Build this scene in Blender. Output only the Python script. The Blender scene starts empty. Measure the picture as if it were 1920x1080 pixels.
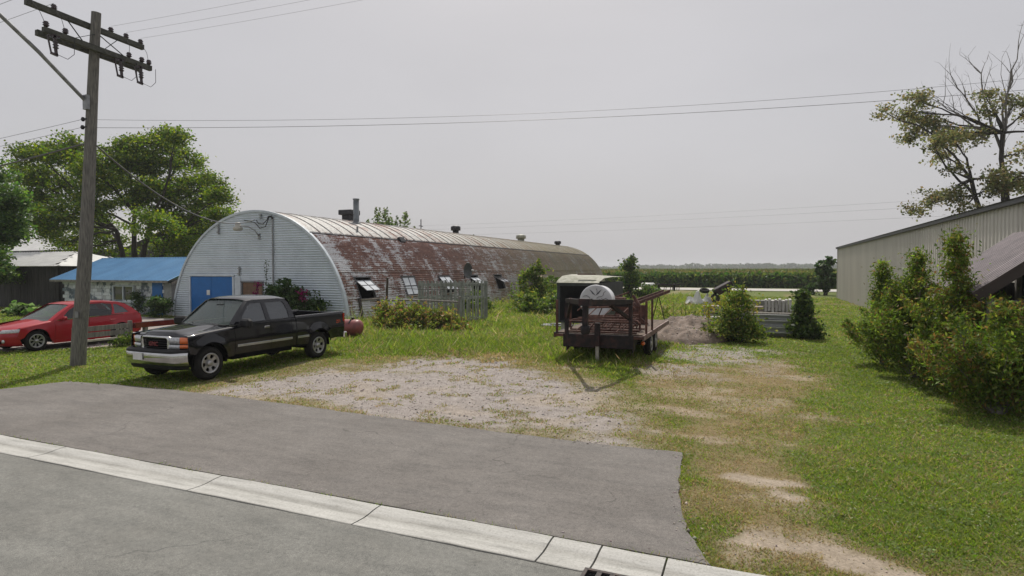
import bpy, bmesh, math, random
import numpy as np
from mathutils import Vector, Matrix
from mathutils.geometry import delaunay_2d_cdt

random.seed(7)
rng = np.random.default_rng(7)
PI = math.pi
scene = bpy.context.scene
COL = scene.collection

# ------------------------------------------------------------------ camera, sky, sun, exposure
YAW = math.radians(23.0)
cam_data = bpy.data.cameras.new('camera')
cam_data.sensor_width = 36.0
cam_data.lens = 36.0 * 1120.0 / 1920.0
cam_data.clip_start = 0.1
cam_data.clip_end = 6000.0
cam = bpy.data.objects.new('camera', cam_data)
cam.location = (0.0, 0.0, 2.5)
cam.rotation_euler = (math.radians(90.0 - 1.74), 0.0, YAW)
COL.objects.link(cam)
scene.camera = cam

SUN_EL = math.radians(56.0)
SUN_AZ = math.radians(23.0)            # to the left of +Y
world = bpy.data.worlds.new('World')
scene.world = world
world.use_nodes = True
wn = world.node_tree.nodes
wl = world.node_tree.links
wn.clear()
sky = wn.new('ShaderNodeTexSky')
sky.sky_type = 'NISHITA'
sky.sun_disc = False
sky.sun_elevation = SUN_EL
sky.sun_rotation = -SUN_AZ
sky.air_density = 1.0
sky.dust_density = 6.0
sky.ozone_density = 1.0
veil = wn.new('ShaderNodeMix')          # thin even overcast veil over the clear sky
veil.data_type = 'RGBA'
veil.inputs[0].default_value = 0.86
veil.inputs[7].default_value = (5.45, 5.42, 5.5, 1.0)
bgn = wn.new('ShaderNodeBackground')
bgn.inputs['Strength'].default_value = 0.1
won = wn.new('ShaderNodeOutputWorld')
# faint unevenness of the veil
wtc = wn.new('ShaderNodeTexCoord'); wmp = wn.new('ShaderNodeMapping'); wmp.inputs['Scale'].default_value = (1.0, 1.0, 2.6)
wno = wn.new('ShaderNodeTexNoise'); wno.inputs['Scale'].default_value = 1.7; wno.inputs['Detail'].default_value = 5.0
wmr = wn.new('ShaderNodeMapRange'); wmr.inputs['From Min'].default_value = 0.3; wmr.inputs['From Max'].default_value = 0.7
wmr.inputs['To Min'].default_value = 0.95; wmr.inputs['To Max'].default_value = 1.06
wvm = wn.new('ShaderNodeVectorMath'); wvm.operation = 'SCALE'; wvm.inputs[0].default_value = (5.15, 5.08, 5.24)
wl.new(wtc.outputs['Generated'], wmp.inputs['Vector']); wl.new(wmp.outputs[0], wno.inputs['Vector'])
wl.new(wno.outputs['Fac'], wmr.inputs['Value']); wl.new(wmr.outputs[0], wvm.inputs['Scale']); wl.new(wvm.outputs[0], veil.inputs[7])
wl.new(sky.outputs[0], veil.inputs[6])
wl.new(veil.outputs[2], bgn.inputs['Color'])
wl.new(bgn.outputs[0], won.inputs['Surface'])

sun_data = bpy.data.lights.new('sun', 'SUN')
sun_data.energy = 3.4
sun_data.angle = math.radians(0.8)
sun_data.color = (1.0, 0.95, 0.86)
sun = bpy.data.objects.new('sun', sun_data)
to_sun = Vector((-math.sin(SUN_AZ) * math.cos(SUN_EL), math.cos(SUN_AZ) * math.cos(SUN_EL), math.sin(SUN_EL)))
sun.rotation_euler = to_sun.to_track_quat('Z', 'Y').to_euler()
sun.location = (0, 0, 30)
COL.objects.link(sun)

vs = scene.view_settings
vs.view_transform = 'Standard'
vs.look = 'None'
vs.exposure = 0.12
vs.gamma = 1.0
vs.use_curve_mapping = False
scene.render.engine = 'CYCLES'
scene.cycles.max_bounces = 8
scene.cycles.diffuse_bounces = 3
scene.cycles.glossy_bounces = 3
scene.cycles.transmission_bounces = 4
scene.cycles.transparent_max_bounces = 8
scene.cycles.volume_bounces = 0
scene.cycles.caustics_reflective = False
scene.cycles.caustics_refractive = False

# ------------------------------------------------------------------ helpers: noise
def _hash(ix, iy, seed):
    h = (ix * 374761393 + iy * 668265263 + seed * 982451653) & 0x7fffffff
    h = ((h ^ (h >> 13)) * 1274126177) & 0x7fffffff
    return ((h ^ (h >> 16)) & 0xffff) / 65535.0

def vnoise(x, y, seed=0):
    x = np.asarray(x, float); y = np.asarray(y, float)
    ix = np.floor(x).astype(np.int64); iy = np.floor(y).astype(np.int64)
    fx = x - ix; fy = y - iy
    fx = fx * fx * (3 - 2 * fx); fy = fy * fy * (3 - 2 * fy)
    a = _hash(ix, iy, seed); b = _hash(ix + 1, iy, seed)
    c = _hash(ix, iy + 1, seed); d = _hash(ix + 1, iy + 1, seed)
    return (a * (1 - fx) + b * fx) * (1 - fy) + (c * (1 - fx) + d * fx) * fy

def fbm(x, y, seed=0, oct=4):
    v = 0.0; a = 0.5; n = 0.0
    for o in range(oct):
        v = v + a * vnoise(np.asarray(x) * 2 ** o + 17.3 * o, np.asarray(y) * 2 ** o + 9.1 * o, seed + o)
        n += a; a *= 0.5
    return v / n

def sstep(a, b, x):
    t = np.clip((np.asarray(x, float) - a) / (b - a), 0, 1)
    return t * t * (3 - 2 * t)

def sdf(x, y, poly):
    """signed distance to a polygon, negative inside"""
    x = np.asarray(x, float); y = np.asarray(y, float)
    d = np.full(x.shape, 1e9); ins = np.zeros(x.shape, bool)
    n = len(poly)
    for i in range(n):
        ax, ay = poly[i]; bx, by = poly[(i + 1) % n]
        ex, ey = bx - ax, by - ay
        t = np.clip(((x - ax) * ex + (y - ay) * ey) / (ex * ex + ey * ey + 1e-12), 0, 1)
        d = np.minimum(d, (x - ax - t * ex) ** 2 + (y - ay - t * ey) ** 2)
        if ay != by:
            c = ((ay > y) != (by > y)) & (x < (bx - ax) * (y - ay) / (by - ay) + ax)
            ins ^= c
    d = np.sqrt(d)
    return np.where(ins, -d, d)

# ------------------------------------------------------------------ helpers: materials
MATS = {}
def _new(name):
    m = bpy.data.materials.new(name); m.use_nodes = True
    nt = m.node_tree; nt.nodes.clear()
    out = nt.nodes.new('ShaderNodeOutputMaterial')
    b = nt.nodes.new('ShaderNodeBsdfPrincipled')
    nt.links.new(b.outputs[0], out.inputs['Surface'])
    MATS[name] = m
    return m, nt, b, out

def rgba(c): return (c[0], c[1], c[2], 1.0)

def coords(nt, mode, stretch):
    if mode == 'object':
        o = nt.nodes.new('ShaderNodeTexCoord').outputs['Object']
    else:
        o = nt.nodes.new('ShaderNodeNewGeometry').outputs['Position']
    mp = nt.nodes.new('ShaderNodeMapping')
    mp.inputs['Scale'].default_value = stretch
    nt.links.new(o, mp.inputs['Vector'])
    return mp.outputs[0]

def noise(nt, vec, scale, detail=6.0, rough=0.6):
    n = nt.nodes.new('ShaderNodeTexNoise')
    n.inputs['Scale'].default_value = scale
    n.inputs['Detail'].default_value = detail
    n.inputs['Roughness'].default_value = rough
    nt.links.new(vec, n.inputs['Vector'])
    return n.outputs['Fac']

def ramp(nt, fac, stops):
    r = nt.nodes.new('ShaderNodeValToRGB')
    el = r.color_ramp.elements
    while len(el) < len(stops): el.new(0.5)
    for e, (p, c) in zip(el, stops):
        e.position = p; e.color = rgba(c) if len(c) == 3 else c
    nt.links.new(fac, r.inputs['Fac'])
    return r.outputs['Color']

def mixc(nt, fac, a, b, blend='MIX'):
    m = nt.nodes.new('ShaderNodeMix'); m.data_type = 'RGBA'; m.blend_type = blend
    for sock, v in ((m.inputs[0], fac), (m.inputs[6], a), (m.inputs[7], b)):
        if isinstance(v, (int, float)): sock.default_value = v
        elif isinstance(v, tuple): sock.default_value = rgba(v)
        else: nt.links.new(v, sock)
    return m.outputs[2]

def bump(nt, b, fac, strength, dist=0.02):
    bp = nt.nodes.new('ShaderNodeBump')
    bp.inputs['Strength'].default_value = strength
    bp.inputs['Distance'].default_value = dist
    nt.links.new(fac, bp.inputs['Height'])
    nt.links.new(bp.outputs[0], b.inputs['Normal'])

def M(name, c1, c2=None, scale=6.0, rough=0.7, metal=0.0, bmp=0.0, bscale=None, mode='pos',
      stretch=(1, 1, 1), lo=0.35, hi=0.65, coat=0.0, spec=0.5, c3=None, rnd=0.0):
    if name in MATS: return MATS[name]
    m, nt, b, out = _new(name)
    b.inputs['Roughness'].default_value = rough
    b.inputs['Metallic'].default_value = metal
    b.inputs['Coat Weight'].default_value = coat
    b.inputs['Coat Roughness'].default_value = 0.06
    b.inputs['Specular IOR Level'].default_value = spec
    c2 = c2 or tuple(x * 0.8 for x in c1)
    vec = coords(nt, mode, stretch)
    f = noise(nt, vec, scale)
    stops = [(lo, c2), (hi, c1)] if c3 is None else [(lo, c2), ((lo + hi) / 2, c1), (hi, c3)]
    col = ramp(nt, f, stops)
    if rnd > 0:
        oi = nt.nodes.new('ShaderNodeObjectInfo')
        mr = nt.nodes.new('ShaderNodeMapRange')
        mr.inputs['To Min'].default_value = 1.0 - rnd; mr.inputs['To Max'].default_value = 1.0 + rnd * 0.6
        nt.links.new(oi.outputs['Random'], mr.inputs['Value'])
        cc = nt.nodes.new('ShaderNodeCombineColor')
        for i in range(3): nt.links.new(mr.outputs[0], cc.inputs[i])
        col = mixc(nt, 1.0, col, cc.outputs[0], 'MULTIPLY')
    nt.links.new(col, b.inputs['Base Color'])
    if bmp > 0:
        bump(nt, b, noise(nt, vec, bscale or scale * 4, 4.0), bmp)
    return m

def leaf_mat(name, trans=0.4, rough=0.55):
    m, nt, b, out = _new(name)
    at = nt.nodes.new('ShaderNodeAttribute'); at.attribute_name = 'Col'
    nt.links.new(at.outputs['Color'], b.inputs['Base Color'])
    b.inputs['Roughness'].default_value = rough
    b.inputs['Specular IOR Level'].default_value = 0.3
    tr = nt.nodes.new('ShaderNodeBsdfTranslucent')
    hs = nt.nodes.new('ShaderNodeHueSaturation')
    hs.inputs['Saturation'].default_value = 1.15; hs.inputs['Value'].default_value = 1.25
    nt.links.new(at.outputs['Color'], hs.inputs['Color'])
    nt.links.new(hs.outputs[0], tr.inputs['Color'])
    mx = nt.nodes.new('ShaderNodeMixShader'); mx.inputs[0].default_value = trans
    nt.links.new(b.outputs[0], mx.inputs[1]); nt.links.new(tr.outputs[0], mx.inputs[2])
    nt.links.new(mx.outputs[0], out.inputs['Surface'])
    return m

def glass_mat(name, tint, transp, rough=0.02):
    """car glass: tinted see-through layer under a mirror-like coat"""
    m, nt, b, out = _new(name)
    b.inputs['Base Color'].default_value = rgba(tint)
    b.inputs['Roughness'].default_value = rough
    b.inputs['Specular IOR Level'].default_value = 0.9
    b.inputs['IOR'].default_value = 1.6
    tp = nt.nodes.new('ShaderNodeBsdfTransparent')
    tp.inputs['Color'].default_value = (0.75, 0.82, 0.78, 1)
    mx = nt.nodes.new('ShaderNodeMixShader'); mx.inputs[0].default_value = transp
    nt.links.new(b.outputs[0], mx.inputs[1]); nt.links.new(tp.outputs[0], mx.inputs[2])
    nt.links.new(mx.outputs[0], out.inputs['Surface'])
    return m

# ------------------------------------------------------------------ helpers: objects
def tag(o, label=None, cat=None, group=None, kind=None):
    if label: o['label'] = label
    if cat: o['category'] = cat
    if group: o['group'] = group
    if kind: o['kind'] = kind
    return o

def thing(name, label, cat, loc=(0, 0, 0), rz=0.0, group=None):
    o = bpy.data.objects.new(name, None)
    o.empty_display_size = 0.2
    COL.objects.link(o)
    o.location = loc; o.rotation_euler = (0, 0, rz)
    return tag(o, label, cat, group)

def link(name, me, parent=None, mat=None):
    o = bpy.data.objects.new(name, me)
    COL.objects.link(o)
    if parent is not None: o.parent = parent
    if mat is not None and len(me.materials) == 0: me.materials.append(mat)
    return o

def np_mesh(name, V, faces_flat, sizes, col=None, smooth=False):
    """fast mesh from numpy: V (n,3), flat loop indices, loop count per face"""
    me = bpy.data.meshes.new(name)
    V = np.asarray(V, np.float32); L = np.asarray(faces_flat, np.int32)
    nf = len(L) // sizes
    me.vertices.add(len(V)); me.vertices.foreach_set('co', V.ravel())
    me.loops.add(len(L)); me.loops.foreach_set('vertex_index', L)
    me.polygons.add(nf)
    me.polygons.foreach_set('loop_start', np.arange(0, nf * sizes, sizes, dtype=np.int32))
    if smooth: me.polygons.foreach_set('use_smooth', np.ones(nf, bool))
    if col is not None:
        ca = me.color_attributes.new('Col', 'FLOAT_COLOR', 'POINT')
        c4 = np.ones((len(V), 4), np.float32); c4[:, :3] = col
        ca.data.foreach_set('color', c4.ravel())
    me.update(calc_edges=True)
    return me

class MB:
    """collects boxes, tubes, sheets and links them as one mesh"""
    def __init__(s): s.v = []; s.f = []; s.sm = []
    def add(s, vs, fs, smooth=False):
        n = len(s.v)
        s.v += [tuple(p) for p in vs]
        s.f += [tuple(i + n for i in f) for f in fs]
        s.sm += [smooth] * len(fs)
        return s
    def box(s, c, d, rot=None, bev=0.0):
        x, y, z = d[0] / 2, d[1] / 2, d[2] / 2
        if bev <= 0:
            P = [(-x, -y, -z), (x, -y, -z), (x, y, -z), (-x, y, -z), (-x, -y, z), (x, -y, z), (x, y, z), (-x, y, z)]
            F = [(0, 3, 2, 1), (4, 5, 6, 7), (0, 1, 5, 4), (1, 2, 6, 5), (2, 3, 7, 6), (3, 0, 4, 7)]
        else:
            b = bev; P = []
            for zz, q in ((-z, b), (-z + b, 0), (z - b, 0), (z, b)):
                P += [(-x + q + b * (q == 0), -y + q, zz), (x - q - b * (q == 0), -y + q, zz), (x - q, -y + q + b * (q == 0), zz), (x - q, y - q - b * (q == 0), zz),
                      (x - q - b * (q == 0), y - q, zz), (-x + q + b * (q == 0), y - q, zz), (-x + q, y - q - b * (q == 0), zz), (-x + q, -y + q + b * (q == 0), zz)]
            F = [tuple(range(7, -1, -1)), tuple(range(24, 32))]
            for k in range(3):
                for i in range(8):
                    j = (i + 1) % 8
                    F.append((k * 8 + i, k * 8 + j, k * 8 + 8 + j, k * 8 + 8 + i))
        R = rot if rot is not None else Matrix.Identity(3)
        if not isinstance(R, Matrix): R = Matrix.Rotation(R, 3, 'Z')
        C = Vector(c)
        return s.add([C + R @ Vector(p) for p in P], F)
    def bar(s, p0, p1, w, h, up=(0, 0, 1)):
        """square bar from p0 to p1, w across and h along up"""
        p0 = Vector(p0); p1 = Vector(p1); d = p1 - p0
        X = d.normalized(); Z = Vector(up)
        if abs(X.dot(Z)) > 0.98: Z = Vector((1, 0, 0))
        Y = Z.cross(X).normalized(); Z = X.cross(Y)
        R = Matrix((X, Y, Z)).transposed()
        return s.box((p0 + p1) / 2, (d.length, w, h), R)
    def tube(s, pts, r, n=8, cap=True, smooth=True):
        pts = [Vector(p) for p in pts]
        if not hasattr(r, '__len__'): r = [r] * len(pts)
        V = []; F = []; up = None
        for i, p in enumerate(pts):
            a = pts[max(i - 1, 0)]; b = pts[min(i + 1, len(pts) - 1)]
            t = (b - a).normalized()
            if up is None:
                up = Vector((0, 0, 1)) if abs(t.z) < 0.9 else Vector((1, 0, 0))
            x = t.cross(up)
            if x.length < 1e-5: x = t.cross(Vector((1, 0.3, 0)))
            x.normalize(); y = x.cross(t).normalized(); up = y
            for k in range(n):
                a2 = 2 * PI * k / n
                V.append(p + x * (r[i] * math.cos(a2)) + y * (r[i] * math.sin(a2)))
        for i in range(len(pts) - 1):
            for k in range(n):
                k2 = (k + 1) % n
                F.append((i * n + k, i * n + k2, i * n + n + k2, i * n + n + k))
        s.add(V, F, smooth)
        if cap:
            m = len(pts) - 1
            s.add(V[:n], [tuple(range(n - 1, -1, -1))])
            s.add(V[m * n:], [tuple(range(n))])
        return s
    def lathe(s, prof, origin=(0, 0, 0), axis='Z', n=24, smooth=True):
        """profile of (radius, height) spun about an axis"""
        V = []; F = []; O = Vector(origin)
        for (r, h) in prof:
            for k in range(n):
                a = 2 * PI * k / n
                c, d = r * math.cos(a), r * math.sin(a)
                p = {'Z': (c, d, h), 'Y': (c, h, d), 'X': (h, c, d)}[axis]
                V.append(O + Vector(p))
        for i in range(len(prof) - 1):
            for k in range(n):
                k2 = (k + 1) % n
                q = (i * n + k, i * n + k2, i * n + n + k2, i * n + n + k)
                F.append(q if axis != 'Y' else q[::-1])
        return s.add(V, F, smooth)
    def grid(s, rows, smooth=True, flip=False):
        n = len(rows[0]); V = [p for r in rows for p in r]; F = []
        for i in range(len(rows) - 1):
            for k in range(n - 1):
                q = (i * n + k, i * n + k + 1, i * n + n + k + 1, i * n + n + k)
                F.append(q[::-1] if flip else q)
        return s.add(V, F, smooth)
    def prism(s, poly, f, t):
        """polygon (list of 2D) mapped by f(u,v,depth) and extruded from depth 0 to t"""
        n = len(poly)
        V = [f(u, v, 0) for u, v in poly] + [f(u, v, t) for u, v in poly]
        F = [tuple(range(n - 1, -1, -1)), tuple(range(n, 2 * n))]
        F += [(i, (i + 1) % n, n + (i + 1) % n, n + i) for i in range(n)]
        return s.add(V, F)
    def mesh(s, name, mat=None):
        me = bpy.data.meshes.new(name)
        me.from_pydata(s.v, [], s.f)
        if any(s.sm): me.polygons.foreach_set('use_smooth', np.array(s.sm, bool))
        if mat: me.materials.append(mat)
        me.update()
        return me
    def build(s, name, mat, parent=None):
        return link(name, s.mesh(name, mat), parent)

def box_obj(name, c, d, mat, parent=None, rot=None, bev=0.0):
    return MB().box(c, d, rot, bev).build(name, mat, parent)

def pip(p, poly):
    x, y = p; ins = False; n = len(poly)
    for i in range(n):
        ax, ay = poly[i]; bx, by = poly[(i + 1) % n]
        if (ay > y) != (by > y) and x < (bx - ax) * (y - ay) / (by - ay) + ax: ins = not ins
    return ins

def resample(poly, step):
    out = []
    n = len(poly)
    for i in range(n):
        a = poly[i]; b = poly[(i + 1) % n]
        L = math.hypot(b[0] - a[0], b[1] - a[1]); k = max(1, int(math.ceil(L / step)))
        for j in range(k): out.append((a[0] + (b[0] - a[0]) * j / k, a[1] + (b[1] - a[1]) * j / k))
    return out

def panel_mb(mb, outline, holes, f, res=0.08, rim=0.02, sgn=1):
    """a sheet cut to a 2D outline with holes and bent by f(u,v)->(x,y,z); its rim goes inwards by rim; sgn -1 mirrors y"""
    loops = [resample(outline, res)] + [resample(h, res) for h in holes]
    V = []; E = []
    for lp in loops:
        n0 = len(V); V += lp
        E += [(n0 + i, n0 + (i + 1) % len(lp)) for i in range(len(lp))]
    us = [p[0] for p in outline]; vs_ = [p[1] for p in outline]
    u = min(us) + res / 2
    pts = []
    while u < max(us):
        v = min(vs_) + res / 2
        while v < max(vs_):
            pts.append((u, v)); v += res
        u += res
    if pts:
        P = np.array(pts); d = sdf(P[:, 0], P[:, 1], outline)
        ok = d < -res * 0.35
        for h in holes: ok &= sdf(P[:, 0], P[:, 1], h) > res * 0.35
        V += [tuple(p) for p in P[ok]]
    r = delaunay_2d_cdt([Vector(p) for p in V], E, [], 1, 1e-6)
    ov = [tuple(p) for p in r[0]]; F = []
    for t in r[2]:
        c = (sum(ov[i][0] for i in t) / 3, sum(ov[i][1] for i in t) / 3)
        if pip(c, outline) and not any(pip(c, h) for h in holes):
            F.append(tuple(t) if sgn > 0 else tuple(reversed(t)))
    def g(p, dd=0.0):
        x, y, z = f(p[0], p[1])
        return (x, sgn * (y - dd), z)
    mb.add([g(p) for p in ov], F, True)
    if rim > 0:
        for lp in loops:
            n = len(lp)
            W = [g(p) for p in lp] + [g(p, rim) for p in lp]
            mb.add(W, [(i, (i + 1) % n, n + (i + 1) % n, n + i) for i in range(n)])
    return mb

def arc(cx, cz, r, a0, a1, n):
    return [(cx + r * math.cos(math.radians(a0 + (a1 - a0) * i / n)), cz + r * math.sin(math.radians(a0 + (a1 - a0) * i / n))) for i in range(n + 1)]

def text_mesh(body, size, depth):
    cu = bpy.data.curves.new('lettering', 'FONT')
    cu.body = body; cu.size = size; cu.extrude = depth; cu.align_x = 'CENTER'; cu.align_y = 'CENTER'
    cu.offset = size * 0.02
    o = bpy.data.objects.new('lettering_tmp', cu); COL.objects.link(o)
    me = bpy.data.meshes.new_from_object(o)
    bpy.data.objects.remove(o); bpy.data.curves.remove(cu)
    return me

# ------------------------------------------------------------------ materials
LEAF = leaf_mat('leaves', 0.5)
BLADE = leaf_mat('grass_blades', 0.5, 0.6)
WOOD_GREY = M('weathered_wood', (0.27, 0.25, 0.22), (0.13, 0.12, 0.11), 3, 0.85, bmp=0.4, bscale=30, stretch=(6, 6, 0.6), mode='object')
WOOD_POLE = M('pole_wood', (0.24, 0.225, 0.205), (0.10, 0.095, 0.09), 5, 0.9, bmp=0.6, bscale=24, stretch=(9, 9, 0.5), mode='object')
WOOD_ARM = M('arm_wood', (0.10, 0.10, 0.085), (0.05, 0.05, 0.045), 8, 0.9, bmp=0.3)
DARK_METAL = M('dark_metal', (0.035, 0.035, 0.04), (0.02, 0.02, 0.024), 8, 0.5, 0.3)
GREY_METAL = M('grey_metal', (0.33, 0.34, 0.35), (0.2, 0.2, 0.21), 5, 0.5, 0.6)
PORCELAIN = M('brown_porcelain', (0.035, 0.02, 0.022), None, 6, 0.25)
CONCRETE = M('concrete', (0.44, 0.43, 0.395), (0.33, 0.32, 0.30), 2.6, 0.85, bmp=0.3, bscale=60, lo=0.28, hi=0.66, c3=(0.50, 0.49, 0.46))
BLACK = M('black_void', (0.004, 0.004, 0.005), None, 5, 0.95, spec=0.05)
RUBBER = M('rubber', (0.012, 0.012, 0.012), (0.022, 0.021, 0.02), 14, 0.85, bmp=0.2, spec=0.2)
ALLOY = M('alloy', (0.42, 0.42, 0.43), (0.33, 0.33, 0.33), 10, 0.35, 0.7)
CHROME = M('chrome', (0.62, 0.62, 0.62), (0.5, 0.5, 0.5), 5, 0.10, 1.0)
PLASTIC = M('black_plastic', (0.012, 0.012, 0.014), (0.018, 0.018, 0.02), 10, 0.55, spec=0.25)
TRUCK_PAINT = M('truck_paint', (0.002, 0.0026, 0.007), (0.0015, 0.002, 0.0045), 2, 0.4, 0.0, coat=1.0, spec=0.05)
RED_PAINT = M('red_paint', (0.36, 0.008, 0.02), (0.32, 0.007, 0.016), 2, 0.4, 0.0, coat=0.6, spec=0.2)
WINDSHIELD = glass_mat('windshield_glass', (0.11, 0.14, 0.135), 0.45)
TINTED = glass_mat('tinted_glass', (0.034, 0.042, 0.052), 0.10)
CAR_GLASS = glass_mat('car_glass', (0.03, 0.035, 0.04), 0.5)
LAMP_CLEAR = M('clear_lamp', (0.55, 0.57, 0.58), (0.3, 0.3, 0.32), 22, 0.08, 0.3, coat=1.0)
LAMP_AMBER = M('amber_lamp', (0.75, 0.16, 0.025), (0.6, 0.12, 0.02), 20, 0.12, coat=1.0)
LAMP_RED = M('red_lamp', (0.45, 0.015, 0.012), None, 20, 0.12, coat=1.0)
INTERIOR = M('car_interior', (0.07, 0.065, 0.06), None, 5, 0.9)
RED_SIGN = M('red_emblem', (0.20, 0.03, 0.035), None, 5, 0.5)
WHITE_PAINT = M('white_paint', (0.7, 0.7, 0.68), (0.58, 0.58, 0.56), 4, 0.5)
MAROON = M('maroon_paint', (0.24, 0.06, 0.06), (0.15, 0.045, 0.042), 5, 0.45, lo=0.3, hi=0.6)
RUST = M('rusted_steel', (0.10, 0.043, 0.034), (0.05, 0.026, 0.023), 7, 0.85, 0.1, bmp=0.3, c3=(0.16, 0.08, 0.06))
RUST_DARK = M('dark_trailer_steel', (0.022, 0.017, 0.019), (0.012, 0.011, 0.013), 5, 0.6, 0.1, c3=(0.055, 0.027, 0.026), spec=0.25)

# corrugated steel with rust growing over worn white paint, moss towards the far end
def shell_mat(name, paint1, paint2, rust_amt, panel):
    m, nt, b, out = _new(name)
    vec = coords(nt, 'pos', (1, 1, 1))
    sep = nt.nodes.new('ShaderNodeSeparateXYZ')
    nt.links.new(vec, sep.inputs[0])
    run = coords(nt, 'pos', (0.5, 1.1, 0.5))
    lvl = coords(nt, 'pos', (9.0, 0.55, 9.0))        # paint left in level streaks along the corrugations
    f1a = noise(nt, run, 1.3, 9.0, 0.72)
    f1b = noise(nt, lvl, 1.5, 4.0, 0.6)
    f1m = nt.nodes.new('ShaderNodeMix'); f1m.data_type = 'FLOAT'; f1m.inputs[0].default_value = 0.42
    nt.links.new(f1a, f1m.inputs[2]); nt.links.new(f1b, f1m.inputs[3])
    f1 = f1m.outputs[0]
    f2 = noise(nt, vec, 7.0, 6.0, 0.7)
    add = nt.nodes.new('ShaderNodeMath'); add.operation = 'MULTIPLY_ADD'
    nt.links.new(f2, add.inputs[0]); add.inputs[1].default_value = 0.46; nt.links.new(f1, add.inputs[2])
    # rust is heaviest on the upper and middle sheets
    zr = nt.nodes.new('ShaderNodeMapRange')
    zr.inputs['From Min'].default_value = 0.6; zr.inputs['From Max'].default_value = 2.6
    zr.inputs['To Min'].default_value = -0.07; zr.inputs['To Max'].default_value = 0.0
    nt.links.new(sep.outputs['Z'], zr.inputs['Value'])
    yr = nt.nodes.new('ShaderNodeMapRange')
    yr.inputs['From Min'].default_value = 22.0; yr.inputs['From Max'].default_value = 31.0
    yr.inputs['To Min'].default_value = -0.025; yr.inputs['To Max'].default_value = 0.02
    nt.links.new(sep.outputs['Y'], yr.inputs['Value'])
    s1 = nt.nodes.new('ShaderNodeMath'); nt.links.new(add.outputs[0], s1.inputs[0]); nt.links.new(zr.outputs[0], s1.inputs[1])
    s2 = nt.nodes.new('ShaderNodeMath'); nt.links.new(s1.outputs[0], s2.inputs[0]); nt.links.new(yr.outputs[0], s2.inputs[1])
    oi = nt.nodes.new('ShaderNodeObjectInfo')
    s3 = nt.nodes.new('ShaderNodeMath'); s3.operation = 'MULTIPLY_ADD'
    nt.links.new(oi.outputs['Random'], s3.inputs[0]); s3.inputs[1].default_value = 0.07; nt.links.new(s2.outputs[0], s3.inputs[2])
    rmask = ramp(nt, s3.outputs[0], [(0.795 - rust_amt, (0, 0, 0)), (0.83 - rust_amt, (1, 1, 1))])
    paint = ramp(nt, f2, [(0.3, paint2), (0.62, paint1)])
    rustc = ramp(nt, noise(nt, vec, 3.0), [(0.3, (0.14, 0.074, 0.06)), (0.55, (0.235, 0.125, 0.10)), (0.72, (0.34, 0.21, 0.165))])
    base = mixc(nt, rmask, paint, rustc)
    my = nt.nodes.new('ShaderNodeMapRange')
    my.inputs['From Min'].default_value = 33.0; my.inputs['From Max'].default_value = 56.0
    nt.links.new(sep.outputs['Y'], my.inputs['Value'])
    mm = nt.nodes.new('ShaderNodeMath'); mm.operation = 'MULTIPLY'
    mr = ramp(nt, noise(nt, run, 1.6, 6.0), [(0.25, (0.35, 0.35, 0.35)), (0.6, (1, 1, 1))])
    nt.links.new(my.outputs[0], mm.inputs[0]); nt.links.new(mr, mm.inputs[1])
    moss = ramp(nt, f1, [(0.36, (0.10, 0.085, 0.045)), (0.5, (0.20, 0.175, 0.10)), (0.64, (0.34, 0.31, 0.21))])
    col = mixc(nt, mm.outputs[0], base, moss)
    nt.links.new(col, b.inputs['Base Color'])
    b.inputs['Roughness'].default_value = 0.55
    b.inputs['Specular IOR Level'].default_value = 0.35
    bump(nt, b, f2, 0.15)
    return m

SHELL = shell_mat('rusted_corrugated_steel', (0.78, 0.78, 0.80), (0.42, 0.42, 0.44), 0.076, False)
RIDGE = shell_mat('galvanised_ridge_steel', (0.52, 0.515, 0.495), (0.20, 0.19, 0.18), -0.005, True)
FRONT_WHITE = M('white_siding_paint', (0.64, 0.70, 0.76), (0.55, 0.605, 0.66), 1.4, 0.5, bmp=0.05, lo=0.3, hi=0.6)
TRIM_WHITE = M('white_trim_paint', (0.58, 0.64, 0.70), (0.47, 0.52, 0.57), 3, 0.5)
BLUE_DOOR = M('blue_door_paint', (0.006, 0.13, 0.42), (0.005, 0.11, 0.35), 2.5, 0.5)
BLUE_ROOF = M('blue_roof_metal', (0.13, 0.31, 0.52), (0.10, 0.26, 0.46), 1.2, 0.35, 0.1, rnd=0.08)
BROWN_BOARD = M('brown_boarding', (0.20, 0.12, 0.075), (0.12, 0.075, 0.05), 5, 0.85)
PANE = M('window_pane', (0.62, 0.66, 0.70), (0.52, 0.56, 0.6), 3, 0.12, 0.0, coat=1.0)
PANE_DARK = M('dark_window_pane', (0.02, 0.024, 0.026), None, 3, 0.06, 0.0, coat=1.0)
SASH = M('sash_metal', (0.11, 0.11, 0.12), None, 5, 0.6)
BEIGE_SIDING = M('beige_steel_siding', (0.60, 0.57, 0.53), (0.53, 0.50, 0.47), 0.7, 0.45, stretch=(1, 1, 0.3), lo=0.3, hi=0.65, rnd=0.05)
DARK_TRIM = M('dark_roof_trim', (0.05, 0.05, 0.058), None, 4, 0.5)
PURPLE_ROOF = M('brown_purple_roof_metal', (0.20, 0.165, 0.175), (0.13, 0.11, 0.12), 3, 0.45, 0.1, rnd=0.12)
BARN_WOOD = M('barn_board', (0.06, 0.058, 0.056), (0.028, 0.027, 0.027), 2.5, 0.9, bmp=0.4, bscale=22, stretch=(5, 5, 0.5), rnd=0.3)
BARN_ROOF = M('pale_roof_metal', (0.70, 0.70, 0.68), (0.58, 0.58, 0.57), 1.5, 0.4, 0.1, rnd=0.05)

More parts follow.
